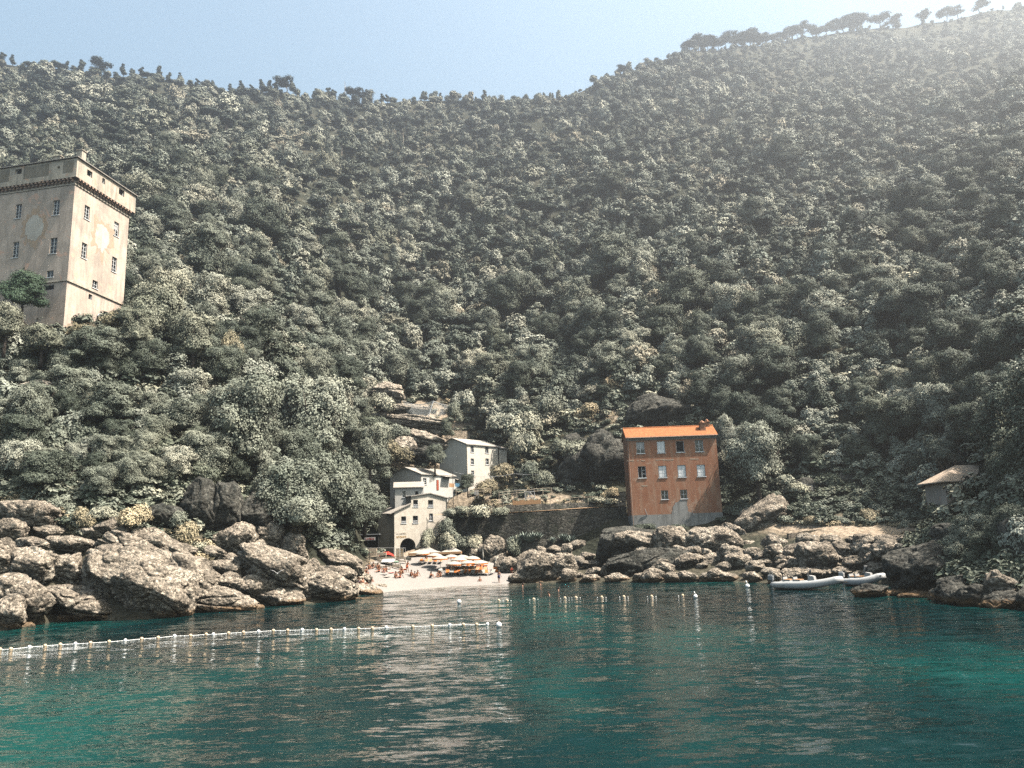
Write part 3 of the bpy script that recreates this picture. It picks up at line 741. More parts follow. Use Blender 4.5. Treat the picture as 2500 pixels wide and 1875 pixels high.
for k in range(2):   # flat umbrella pines
    rs = random.Random(320+k)
    bl = [((rs.uniform(-2.6, 2.6), rs.uniform(-2.6, 2.6), 6.4+rs.uniform(-.3, .5)), (rs.uniform(1.5, 2.2), rs.uniform(1.5, 2.2), 1.0)) for i in range(7)]
    me = cloud_mesh('far_umbrella_pine', bl, 1300, 0.7, 80+k, 'needle', flat=.4, extra=trunk_mb(rs, 5.8, .25, 3, 6))
    o = bpy.data.objects.new('far_umbrella_pine', me); FC.objects.link(o); FAR.append(o)
BLX = [-900, -400, 0, 200, 420, 560, 700, 800, 900, 930, 945, 1160, 1200, 1300, 1360, 1480, 1560, 1700, 1770, 1900, 2100, 2240, 2270, 2400, 2500, 3600]
BLY = [1450, 1250, 1200, 1240, 1190, 1190, 1300, 1345, 1340, 1180, 985, 950, 1040, 1090, 1040, 960, 955, 1000, 1150, 1165, 1160, 1180, 1300, 1390, 1400, 1450]
PROT = [(-60, 345, 345, 800, 122), (1512, 1028, 1768, 1300, 141), (930, 1225, 1110, 1420, 150), (940, 1120, 1150, 1215, 158), (1082, 1062, 1240, 1170, 168),
        (880, 1320, 1300, 1450, 140), (2245, 1120, 2420, 1262, 104), (1060, 1225, 1520, 1440, 147), (930, 965, 1140, 1130, 165), (1790, 1255, 2270, 1440, 128), (1350, 1040, 1512, 1230, 152), (0, 1240, 640, 1560, 90), (640, 1330, 930, 1500, 105)]
def ok_tree(px, py, q, r, h):
    if py > np.interp(px, BLX, BLY): return False
    s = FPX/q[1]; x0, x1 = px-r*s, px+r*s; y1 = py; y0 = py-h*s
    for a, b, c, d, Yb in PROT:
        if x0 < c-4 and x1 > a+4 and y0 < d-4 and y1 > b+4:
            if q[1] < Yb+6: return False
    return True
cells = {}
def free(q, d):
    i, j, k = (int(math.floor(c/8)) for c in q)
    for a in (-1, 0, 1):
        for b in (-1, 0, 1):
            for c in (-1, 0, 1):
                for p, dd in cells.get((i+a, j+b, k+c), ()):
                    if (p[0]-q[0])**2+(p[1]-q[1])**2+(p[2]-q[2])**2 < (0.5*(d+dd))**2: return False
    cells.setdefault((i, j, k), []).append((q, d)); return True
trees = []
rs = random.Random(5)
def ridge(px): return colkeys(px)[0][8]
# the ground rows above each column are sampled on a coarse grid once
GX = np.arange(-300, 3101, 20); GC = {int(x): colkeys(x) for x in GX}
def fast_ground(px, py):
    a = GC[int(round((px+300)/20))*20-300]; P, Y = a; yy = float(np.interp(-py, -P, Y)); q = W(px, py, yy); q[2] += 0.4*bumpz(q[0], q[1], yy); return q
for i in range(46000):
    px = rs.uniform(-280, 3000) if i % 6 else rs.uniform(2450, 3080)
    rt = GC[int(round((px+300)/20))*20-300][0][8]
    lo = np.interp(px, BLX, BLY); py = rt+(lo-rt)*rs.random()
    q = fast_ground(px, py); Yq = q[1]
    patch = noise.noise(Vector((q[0]*.015, q[1]*.015, 5)))
    r = (2.2+4.6*rs.random()**2.2)*(1+.4*patch)
    if rs.random() < .10: r *= 1.3
    if Yq < 135: r *= .85
    kind = 'oak'; u = rs.random()
    upin = 0.05+(0.03 if (py < rt+110) else 0)+(0.05 if px < 700 and py < 480 else 0)
    if Yq > 230 and u < upin: kind = 'upine'; r = rs.uniform(3.0, 4.6)
    elif Yq > 200 and u < upin+.07: kind = 'pine'; r = 3
    h = r*1.55 if kind == 'oak' else r*1.9
    if Yq < 125: r = min(r, Yq*.036); h = r*1.55
    if not ok_tree(px, py, q, r, h): continue
    if px > 2500 and Yq > 320: continue
    if py < rt+40: r *= .72
    if not free(tuple(q), r*(.92+.42*rs.random())): continue
    trees.append((r/Yq, px, py, tuple(q), r, kind, rs.random()))
print('TREES', len(trees))
inview = [t for t in trees if 0 < t[1] < 2500 and t[5] == 'oak']
inview.sort(key=lambda t: -t[0]); near = inview[:285]; nearset = set(id(t) for t in near)
far = [t for t in trees if id(t) not in nearset]
# --- individual oaks, each with crown and trunk
def region(px, py):
    if px < 330 and py < 800: return 'behind the tower'
    if px < 345: return 'below the tower'
    if px < 640: return 'on left headland'
    if px < 950 and py > 1050: return 'beside the beach'
    if px < 950: return 'above left headland'
    if px < 1200: return 'above the white houses'
    if px < 1500: return 'between the houses'
    if px < 1790: return 'above red house'
    if px < 2050: return 'right of red house'
    if px < 2270: return 'above orange path'
    return 'at right edge'
ORD = ['first', 'second', 'third', 'fourth', 'fifth', 'sixth', 'seventh', 'eighth', 'ninth', 'tenth']
regs = {}
for t in near: regs.setdefault(region(t[1], t[2]-t[4]*.8*FPX/t[3][1]), []).append(t)
TONES = {'dark': 0.12, 'mid': 0.5, 'pale': 0.9}
LEAFV = {}
def tone_mesh(me, mk):
    key = (me.name, mk)
    if key not in LEAFV:
        c = me.copy(); c.materials.clear(); c.materials.append(M[mk]); LEAFV[key] = c
    return LEAFV[key]
M['oak_dark'] = foliage_mat('dark_and_shaded_oak_leaves', [(0.0, (0.070, 0.084, 0.064)), (1.0, (0.120, 0.133, 0.104))])  # also carries the painted shade of the right-hand slope
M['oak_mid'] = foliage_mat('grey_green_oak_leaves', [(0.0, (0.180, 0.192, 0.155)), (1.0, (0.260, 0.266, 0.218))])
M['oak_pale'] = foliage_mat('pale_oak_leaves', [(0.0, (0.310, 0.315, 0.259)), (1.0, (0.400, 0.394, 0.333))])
def plant_tree(q, r, k, mk, label, group, name='evergreen_tree', cat='tree', squash=1.0, rot=None):
    e = empty(name, q, label, cat, group); cr, tr = NEAR[k % len(NEAR)]
    s = r/4.0; e.scale = (s*rs.uniform(.9, 1.15), s*rs.uniform(.9, 1.15), s*squash*rs.uniform(.85, 1.12)); e.rotation_euler = (0, 0, rs.uniform(0, 6.28) if rot is None else rot)
    lpart(tone_mesh(cr, mk), 'crown', e); lpart(tr, 'trunk', e)
    return e
for rg, lst in regs.items():
    lst.sort(key=lambda t: -(t[2])); nrow = max(1, round(math.sqrt(len(lst)/1.6))); per = math.ceil(len(lst)/nrow)
    for ri in range(nrow):
        row = sorted(lst[ri*per:(ri+1)*per], key=lambda t: t[1])
        for ci, t in enumerate(row):
            tone = 'dark' if t[6] < (.34 if t[1] < 1560 else .72) else ('pale' if t[6] > .78+(.12 if t[1] > 1560 else 0) else 'mid')  # from the red house rightward, slope shade is painted as more dark crowns
            pn = noise.noise(Vector((t[3][0]*.03, t[3][1]*.03, 8)))
            if pn < -.2 and tone == 'pale': tone = 'mid'
            word = {'dark': 'dark', 'mid': 'grey-green', 'pale': 'pale'}[tone]
            rn = 'lowest' if ri == 0 else ('%s lowest' % ORD[ri] if ri < 10 else 'upper')
            cn = ORD[ci] if ci < 10 else '%dth' % (ci+1)
            lab = '%s %s tree, %s from left, %s row, %s' % ('big' if t[4] > 4 else 'small' if t[4] < 2.8 else 'round', word, cn, rn, rg)
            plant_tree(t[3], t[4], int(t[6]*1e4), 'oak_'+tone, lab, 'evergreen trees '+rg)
# --- the rest of the wood as one object
def woodland(lst):
    me = bpy.data.meshes.new('woodland'); me.from_pydata([t[3] for t in lst], [], [])
    idx = []; sc = []; rot = []
    for t in lst:
        k = {'oak': int(t[6]*600) % 6, 'pine': 6+int(t[6]*100) % 2, 'upine': 8+int(t[6]*100) % 2}[t[5]]
        idx.append(k); s = t[4]/4.0; sc += [s*(.8+.5*((t[6]*53) % 1)), s*(.8+.4*((t[6]*71) % 1)), s*(0.7+.65*((t[6]*37) % 1))]; rot += [0.0, 0.0, t[6]*97 % 6.28]
    me.attributes.new('kind_id', 'INT', 'POINT').data.foreach_set('value', idx)
    me.attributes.new('scl', 'FLOAT_VECTOR', 'POINT').data.foreach_set('vector', sc)
    me.attributes.new('rot', 'FLOAT_VECTOR', 'POINT').data.foreach_set('vector', rot)
    o = bpy.data.objects.new('woodland', me); COL.objects.link(o)
    tag(o, 'dense evergreen wood covering the upper hillside up to the ridge', 'woodland', None, 'stuff')
    ng = bpy.data.node_groups.new('scatter', 'GeometryNodeTree')
    ng.interface.new_socket('Geometry', in_out='INPUT', socket_type='NodeSocketGeometry')
    ng.interface.new_socket('Geometry', in_out='OUTPUT', socket_type='NodeSocketGeometry')
    N = ng.nodes; L = ng.links; gi = N.new('NodeGroupInput'); go = N.new('NodeGroupOutput')
    ci = N.new('GeometryNodeCollectionInfo'); ci.inputs['Collection'].default_value = FC; ci.inputs['Separate Children'].default_value = True
    ci.inputs['Reset Children'].default_value = True
    ip = N.new('GeometryNodeInstanceOnPoints'); ip.inputs['Pick Instance'].default_value = True
    def at(nm, ty):
        a = N.new('GeometryNodeInputNamedAttribute'); a.data_type = ty; a.inputs['Name'].default_value = nm; return a.outputs[0]
    L.new(gi.outputs[0], ip.inputs['Points']); L.new(ci.outputs[0], ip.inputs['Instance'])
    L.new(at('kind_id', 'INT'), ip.inputs['Instance Index']); L.new(at('scl', 'FLOAT_VECTOR'), ip.inputs['Scale'])
    er = N.new('FunctionNodeEulerToRotation'); L.new(at('rot', 'FLOAT_VECTOR'), er.inputs[0]); L.new(er.outputs[0], ip.inputs['Rotation'])
    L.new(ip.outputs[0], go.inputs[0])
    md = o.modifiers.new('scatter', 'NODES'); md.node_group = ng
woodland(far)

# ---------------------------------------------------------------- buildings
class Face:
    """a vertical wall plane through a world point O, running along the horizontal unit vector e; n points outward"""
    def __init__(s, O, yaw, flip=False):
        s.O = np.array([O[0], O[1], 0.0]); s.e = np.array([math.cos(yaw), math.sin(yaw), 0]); s.n = np.array([s.e[1], -s.e[0], 0])
        if flip: s.n = -s.n
    def p(s, a, z, d=0.0):
        q = s.O+s.e*a+s.n*d; return (q[0], q[1], z)
    def hit(s, px, py):
        r = ray(px, py); t = ((s.O-cC)@s.n)/(r@s.n); q = cC+r*t
        return float((q-s.O)@s.e), float(q[2])
    def box(s, mb, a0, a1, z0, z1, d0, d1, m=0):
        P = [s.p(a0, z0, d1), s.p(a1, z0, d1), s.p(a1, z0, d0), s.p(a0, z0, d0), s.p(a0, z1, d1), s.p(a1, z1, d1), s.p(a1, z1, d0), s.p(a0, z1, d0)]
        if s.e[0]*s.n[1]-s.e[1]*s.n[0] > 0: P = [P[1], P[0], P[3], P[2], P[5], P[4], P[7], P[6]]
        mb.hexa(P, m)
def wall(mb, F, a0, a1, z0, z1, holes=(), depth=0.28, m=0, gable=None, top=None):
    """a wall sheet with real openings and reveals; holes are (a0,a1,z0,z1); top(a) gives a sloping top edge"""
    A = sorted({a0, a1, *[max(a0, h[0]) for h in holes], *[min(a1, h[1]) for h in holes]}); Z = sorted({z0, z1, *[h[2] for h in holes], *[h[3] for h in holes]})
    Z = [z for z in Z if z0 <= z <= z1]
    for i in range(len(A)-1):
        for j in range(len(Z)-1):
            ca, cz = (A[i]+A[i+1])/2, (Z[j]+Z[j+1])/2
            if any(h[0] < ca < h[1] and h[2] < cz < h[3] for h in holes): continue
            mb.add([F.p(A[i], Z[j]), F.p(A[i+1], Z[j]), F.p(A[i+1], Z[j+1]), F.p(A[i], Z[j+1])], [(0, 1, 2, 3)], m)
    for h in holes:
        b0, b1, y0, y1 = h
        for (p0, p1) in (((b0, y0), (b1, y0)), ((b1, y0), (b1, y1)), ((b1, y1), (b0, y1)), ((b0, y1), (b0, y0))):
            mb.add([F.p(*p0), F.p(*p1), F.p(*p1, -depth), F.p(*p0, -depth)], [(0, 1, 2, 3)], m)
    if gable:
        mb.add([F.p(a0, z1), F.p(a1, z1), F.p(gable[0], gable[1])], [(0, 1, 2)], m)
M['frame'] = simple('white_window_paint', (0.80, 0.80, 0.80), 0.5, 0.05, 2)
def window(F, px, py, w, h, par, kind='glass', sill=True, cols=2, rows=3, frame='frame', label=None, recess=0.16, az=None):
    """returns the hole; builds window > window_pane under par"""
    a0, _ = F.hit(px-w/2, py); a1, _ = F.hit(px+w/2, py); _, z1 = F.hit(px, py-h/2); _, z0 = F.hit(px, py+h/2)
    if a0 > a1: a0, a1 = a1, a0
    if az: a0, a1, z0, z1 = az
    fm = MB(); t = min(0.07, (a1-a0)*.09); d0, d1 = -recess-.06, -recess
    e = .004
    F.box(fm, a0+e, a0+t, z0+e, z1-e, d0, d1); F.box(fm, a1-t, a1-e, z0+e, z1-e, d0, d1); F.box(fm, a0+t, a1-t, z0+e, z0+t, d0, d1); F.box(fm, a0+t, a1-t, z1-t, z1-e, d0, d1)
    if kind in ('glass', 'curtain'):
        for i in range(1, cols):
            a = a0+(a1-a0)*i/cols; F.box(fm, a-t*.5, a+t*.5, z0+t, z1-t, d0-.003, d1-.003)
        for j in range(1, rows):
            z = z0+(z1-z0)*j/rows; F.box(fm, a0+t, a1-t, z-t*.3, z+t*.3, d0-.006, d1-.006)
    if kind == 'shut':
        for i in range(2):
            b0 = a0+t+(a1-a0-2*t)*i/2+.01; b1 = a0+t+(a1-a0-2*t)*(i+1)/2-.01
            for j in range(3):
                y0 = z0+t+(z1-z0-2*t)*j/3+.03; y1 = z0+t+(z1-z0-2*t)*(j+1)/3-.03
                F.box(fm, b0+.07, b1-.07, y0, y1, d1+.01, d1+.03)
            F.box(fm, b0, b1, z0+t, z1-t, d0+.01, d1+.012)
    if kind == 'ajar':
        am = (a0+a1)/2
        F.box(fm, am-.03, am+.03, z0+t, z1-t, d0, d1+.004)
        for j in range(1, 3):
            z = z0+(z1-z0)*j/3; F.box(fm, am, a1-t, z-.03, z+.03, d0-.004, d1-.004)
    if kind == 'rail':
        F.box(fm, a0+.02, a1-.02, z0+.25*(z1-z0), z0+.25*(z1-z0)+.08, -.1, -.03); F.box(fm, a0+.02, a1-.02, z0+.1*(z1-z0), z0+.1*(z1-z0)+.05, -.1, -.03)
    if sill: F.box(fm, a0-.12, a1+.12, z0-.10, z0-.004, -.05, .10)
    o = wparent(fm, 'window', M[frame], par)
    if label: o['label'] = label
    pm = MB(); F.box(pm, a0+.006, a1-.006, z0+.006, z1-.006, d0-.06, d0-.02)
    pane = wparent(pm, 'window_pane', M['dark'] if kind in ('open', 'ajar', 'rail', 'shut') else M['glass'], o)
    if kind == 'curtain':
        cm = MB(); F.box(cm, a0+t, a1-t, z0+(z1-z0)*.42, z1-t, d0-.018, d0-.006); wparent(cm, 'curtain', M['white'], o)
    return (a0, a1, z0, z1)

# --- the old tower
def tower():
    c = W(184, 440, 118.0); Z1 = c[2]; z0 = 36.5
    yr, yl = R_(80.8), R_(168.5)
    root = empty('stone_tower', (float(c[0]), float(c[1]), z0), 'square old watchtower with weathered ochre plaster above the left headland', 'tower')
    FR = Face(c, yr); FL = Face(c, yl, True); LR, LL = 13.8, 15.0
    hr = []; hl = []
    for q in [(212.5,519,13,34),(284,559.5,12,35),(205.6,612,13,38),(279,646,12,37),(232,694.5,13,19)]:
        hr.append(window(FR, *q, root, 'curtain' if q[0] == 284 else 'glass', cols=2, rows=4 if q[3] > 30 else 2, label='window with white curtain and flower box' if q[0] == 284 else None))
    hr.append(window(FR, 220.6, 725, 9, 13, root, 'open', sill=False, rows=1))
    for q in [(44.6,516,15,34),(137,507,16,36),(38,610,15,38),(130,600,17,38),(122,669,17,16)]:
        hl.append(window(FL, *q, root, 'glass', cols=2, rows=4 if q[3] > 30 else 1))
    hl.append(window(FL, 120, 702, 24, 12, root, 'open', sill=False))
    body = MB()
    wall(body, FR, 0, LR, z0, Z1, hr, .45); wall(body, FL, 0, LL, z0, Z1, hl, .45)
    A = FR.p(LR, z0); B = FL.p(LL, z0); D = (A[0]+B[0]-c[0], A[1]+B[1]-c[1], z0)
    up = lambda q: (q[0], q[1], Z1)
    body.add([A, D, up(D), up(A)], [(0, 1, 2, 3)]); body.add([D, B, up(B), up(D)], [(0, 1, 2, 3)])
    wparent(body, 'wall', M['tower_wall'], root)
    # bare ovals where the painted crests have fallen away
    for F, px, py, w, h, nm in ((FR, 248.7, 580, 34, 68, 'crest'), (FL, 84, 556, 45, 62, 'crest')):
        a, z = F.hit(px, py); a2, _ = F.hit(px+w/2, py); _, z2 = F.hit(px, py-h/2); ra, rz = abs(a2-a), abs(z2-z)
        for k, (sc, dd, mt, nn) in enumerate(((1.45, .012, 'crest_rim', 'plaster_scar'), (1.0, .024, 'crest', 'bare_plaster'))):
            mb = MB(); pts = [];
            for i in range(40):
                t = 2*math.pi*i/40; rr = sc*(1+(.34 if k == 0 else .12)*noise.noise(Vector((math.cos(t)*3, math.sin(t)*3, px)))*2.0)
                pts.append((a+ra*rr*math.cos(t), z+rz*rr*math.sin(t)))
            n_ = len(pts); v = [F.p(p_[0], p_[1], dd) for p_ in pts]+[F.p(p_[0], p_[1], -.02) for p_ in pts]
            mb.add(v, [tuple(range(n_))]+[(i, (i+1) % n_, n_+(i+1) % n_, n_+i) for i in range(n_)])
            wparent(mb, nn, M[mt], root)
    # string course
    _, zs = FR.hit(163.5, 683)
    sc = MB(); FR.box(sc, -.18, LR+.15, zs-.18, zs+.12, .003, .2); FL.box(sc, .0, LL+.15, zs-.181, zs+.121, .003, .19)
    FR.box(sc, -.12, LR+.1, Z1-.75, Z1-.6, .003, .13); FL.box(sc, 0, LL+.1, Z1-.751, Z1-.601, .003, .12)
    wparent(sc, 'string_course', M['tower_top'], root)
    # corbels under the overhanging parapet
    cb = MB(); nR, nL = 18, 20
    for i in range(nR):
        a = (i+.5)/nR*LR; FR.box(cb, a-.16, a+.16, Z1-.32, Z1+.3, -.02, .38); FR.box(cb, a-.16, a+.16, Z1+.0, Z1+.31, .38, .62)
    for i in range(nL):
        a = (i+.5)/nL*LL; FL.box(cb, a-.16, a+.16, Z1-.32, Z1+.3, -.02, .38); FL.box(cb, a-.16, a+.16, Z1+.0, Z1+.31, .38, .62)
    wparent(cb, 'corbel_table', M['brick'], root)
    # parapet storey
    OV = .66; _, zt = FR.hit(184, 389); zt += .1; zb = Z1+.3
    cc = c+(-FR.e*OV+FR.n*OV); cc = np.array([c[0], c[1], 0])+FR.n*OV+FL.n*OV
    PR = Face(cc, yr); PL = Face(cc, yl, True); lr, ll = LR+2*OV, LL+2*OV
    hp = [window(PR, *q, root, 'open', sill=False, recess=.3) for q in [(219,424,13,15),(253,442,7,14),(297,470,14,15)]]
    hq = [window(PL, *q, root, 'open', sill=False, recess=.3) for q in [(45,419,16,12),(143,409,6,6)]]
    pb = MB(); wall(pb, PR, 0, lr, zb, zt, hp, .4); wall(pb, PL, 0, ll, zb, zt, hq, .4)
    A = PR.p(lr, zb); B = PL.p(ll, zb); D = (A[0]+B[0]-cc[0], A[1]+B[1]-cc[1], zb); up = lambda q: (q[0], q[1], zt)
    pb.add([A, D, up(D), up(A)], [(0, 1, 2, 3)]); pb.add([D, B, up(B), up(D)], [(0, 1, 2, 3)])
    pb.add([PR.p(0, zb), A, D, B], [(0, 1, 2, 3)])
    wparent(pb, 'parapet', M['tower_top'], root)
    # recessed panels
    pp = MB()
    for x0, x1 in ((0, 27), (58, 122), (153, 182)):
        a, _ = PL.hit(x1, 410); b, _ = PL.hit(x0, 410); PL.box(pp, a+.15, b-.1, zb+.9, zt-.35, .003, .03)
    wparent(pp, 'plaster_panel', M['shadow_wall'], root)
    # roof: a low slab with a hip above
    e = .3; q = [PR.p(-e, zt, e), PR.p(lr+e, zt, e)]
    o_ = np.array([cc[0], cc[1], 0])+(PR.n+PL.n)*e; ro = Face(o_, yr); rl = Face(o_, yl, True)
    P0 = ro.p(0, zt); P1 = ro.p(lr+2*e, zt); P3 = rl.p(ll+2*e, zt); P2 = (P1[0]+P3[0]-P0[0], P1[1]+P3[1]-P0[1], zt)
    ctr = np.mean([P0, P1, P2, P3], 0)
    rb = MB(); lo = [P0, P1, P2, P3]; hi = [(x, y, zt+.14) for x, y, _ in lo]; tp = [tuple(ctr+(np.array(h)-ctr)*.3+np.array([0, 0, 1.1])) for h in hi]
    rb.add(lo+hi+tp, [(3, 2, 1, 0), (0, 1, 5, 4), (1, 2, 6, 5), (2, 3, 7, 6), (3, 0, 4, 7), (4, 5, 9, 8), (5, 6, 10, 9), (6, 7, 11, 10), (7, 4, 8, 11), (8, 9, 10, 11)])
    rf = wparent(rb, 'roof', M['slate'], root)
    for px, w_, hh in ((173, 1.0, 2.3), (120, 1.3, 1.7), (250, .7, 1.4)):
        F_ = PL if px < 184 else PR
        a, _ = F_.hit(px, 385); base = F_.p(a, zt+.1, -2.2)
        cm = MB(); cm.box((base[0], base[1], zt+.1+hh/2), (w_, w_, hh), yr); cm.box((base[0], base[1], zt+.12+hh), (w_+.25, w_+.25, .14), yr)
        wparent(cm, 'chimney', M['tower_top'], rf)
    a, z = FR.hit(240, 771); dm = MB(); pz = FR.p(a, z, .45)
    dm.tube([FR.p(a, z, 0), pz], .05, 6)
    dn = Vector((FR.n[0]*.5+.1, FR.n[1]*.5-.7, .35)).normalized(); u = dn.orthogonal().normalized(); v2 = dn.cross(u)
    ring = [Vector(pz)+u*math.cos(t)*.5+v2*math.sin(t)*.5 for t in [i*math.pi/8 for i in range(16)]]; ring2 = [p_+dn*.06 for p_ in ring]; cen = Vector(pz)-dn*.12
    dm.add(ring+[cen], [(i, (i+1) % 16, 16) for i in range(16)]); dm.add([p_-dn*.03 for p_ in ring]+[cen-dn*.05], [((i+1) % 16, i, 16) for i in range(16)])
    wparent(dm, 'satellite_dish', M['white'], root)
    # buttress foot
    return root
tower()

# --- the red house
def red_house():
    c = W(1530, 1071, 142.0); zE = c[2]; zB = 3.0; yaw = R_(-0.5)
    F = Face(c, yaw); L = 16.4; DEP = 5.6
    root = empty('red_house', (float(c[0]), float(c[1]), 7.0), 'tall red ochre house with orange tiled roof standing on the rocks', 'house')
    zx = lambda x, y: (1450+x/4.1475, 980+y/4.1475)
    holes = []
    for x, y, w, h, k in [(471,468,82,118,'curtain'),(680,462,80,118,'shut'),(873,458,80,112,'open'),(1066,450,82,118,'glass'),
                          (487,716,80,118,'ajar'),(695,711,82,120,'shut'),(890,706,84,122,'shut'),(1085,700,84,120,'shut'),
                          (717,946,70,92,'glass'),(910,940,70,92,'glass')]:
        px, py = zx(x, y); holes.append(window(F, px, py, w/4.1475, h/4.1475, root, k, cols=2, rows=2 if h < 100 else 3,
            label={'shut': 'window with closed white shutters', 'open': 'window standing wide open', 'ajar': 'half open window'}.get(k)))
    _, zp = F.hit(1540, 980+1155/4.1475)
    mb = MB(); wall(mb, F, 0, L, zp, zE, holes, .22)
    A = F.p(0, 0, 0); 
    left = Face(F.p(0, 0), yaw+math.pi/2+R_(1.5), True); 
    def side(a): return F.p(a, 0)
    for a in (0, L):
        z = F.p(a, 0); bk = F.p(a, 0, -DEP)
        mb.add([(z[0], z[1], zp), (bk[0], bk[1], zp), (bk[0], bk[1], zE), (z[0], z[1], zE)], [(0, 1, 2, 3)])
        mb.add([(z[0], z[1], zE), (bk[0], bk[1], zE), (*F.p(a, 0, -DEP/2)[:2], zE+2.0)], [(0, 1, 2)])
    mb.add([F.p(0, zp, -DEP), F.p(L, zp, -DEP), F.p(L, zE, -DEP), F.p(0, zE, -DEP)], [(0, 1, 2, 3)])
    wparent(mb, 'wall', M['red_wall'], root)
    pl = MB(); F.box(pl, -.03, L+.03, zB, zp, -DEP, .05); 
    pts = [(790, 1152), (786, 1120), (800, 1100), (797, 1065), (815, 1050), (822, 1025), (850, 1018), (872, 996), (900, 1003), (930, 998), (944, 1015), (941, 1050), (955, 1080), (950, 1110), (990, 1125), (1010, 1152)]
    v = [F.hit(*zx(*q)) for q in pts]; n_ = len(v)
    pl.add([F.p(a, z, .035) for a, z in v]+[F.p(a, z, -.02) for a, z in v], [tuple(range(n_))]+[(i, (i+1) % n_, n_+(i+1) % n_, n_+i) for i in range(n_)])
    wparent(pl, 'plinth', M['plinth'], root)
    co = MB(); F.box(co, -.06, L+.06, zE-.42, zE-.22, .004, .12); F.box(co, -.12, L+.12, zE-.22, zE, .004, .28)
    wparent(co, 'cornice', M['plinth'], root)
    # faint bands of flaked render at floor level
    fl = MB(); r2 = random.Random(3)
    for x0, x1, y in ((330,550,600),(615,835,592),(960,1020,583),(450,520,855)):
        for i in range(6):
            xa = x0+(x1-x0)*r2.random()*.8; a, z = F.hit(*zx(xa, y+r2.uniform(-3, 3))); F.box(fl, a, a+r2.uniform(.3, 1.0), z-.08, z+.08, .003+.002*i, .012+.002*i)
    wparent(fl, 'flaked_band', M['crest_rim'], root)
    rf = MB(); ov = .4; zr = zE+2.1
    for s in (0, 1):
        d0, d1 = (ov, -DEP/2) if s == 0 else (-DEP-ov, -DEP/2)
        P = [F.p(-.25, zE, d0), F.p(L+.25, zE, d0), F.p(L+.25, zr, d1), F.p(-.25, zr, d1)]
        Q = [(x, y, z+.2) for x, y, z in P]; rf.add(P+Q, [(3, 2, 1, 0), (4, 5, 6, 7), (0, 1, 5, 4), (1, 2, 6, 5), (3, 0, 4, 7), (2, 3, 7, 6)])
    roof = wparent(rf, 'roof', M['tile'], root)
    pr = MB()
    for i in range(15):
        a = .9+i*(L-1.6)/14; t = .2; q = F.p(a, zE+.2+.48*.28, -.15); pr.sph(q, .17, 6)
    wparent(pr, 'roof_tile_row', M['peach'], roof)
    rg = MB(); rg.tube([F.p(-.25, zr+.18, -DEP/2), F.p(L+.25, zr+.18, -DEP/2)], .14, 8); wparent(rg, 'ridge_tiles', M['tile'], roof)
    gt = MB(); gt.tube([F.p(-.25, zE+.05, ov+.07), F.p(L+.25, zE+.05, ov+.07)], .09, 8); wparent(gt, 'gutter', M['brick'], root)
    for a, d, w_, hh in ((14.4, -1.5, 1.0, 2.2), (15.6, -2.6, .7, 2.6)):
        cm = MB(); q = F.p(a, 0, d); b = zE+.3; cm.box((q[0], q[1], b+hh/2), (w_, w_, hh), yaw); cm.box((q[0], q[1], b+hh+.06), (w_+.3, w_+.3, .12), yaw)
        cm.lathe((q[0], q[1], b+hh+.12), [(.5*w_, 0), (.4*w_, .25), (.02, .5)], 4); wparent(cm, 'chimney', M['red_wall'], roof)
    dp = MB(); dp.tube([F.p(.22, zE-.3, .1), F.p(.22, zB+3, .1)], .06, 6); wparent(dp, 'drainpipe', M['brick'], root)
    for x, y in ((530, 1130), (1005, 1145)):
        a, z = F.hit(*zx(x, y)); w_ = MB(); w_.tube([F.p(a-.25, z+.75, .35), F.p(a+.15, z-.45, .08)], .06, 6); wparent(w_, 'waste_pipe', M['white'], root)
red_house()

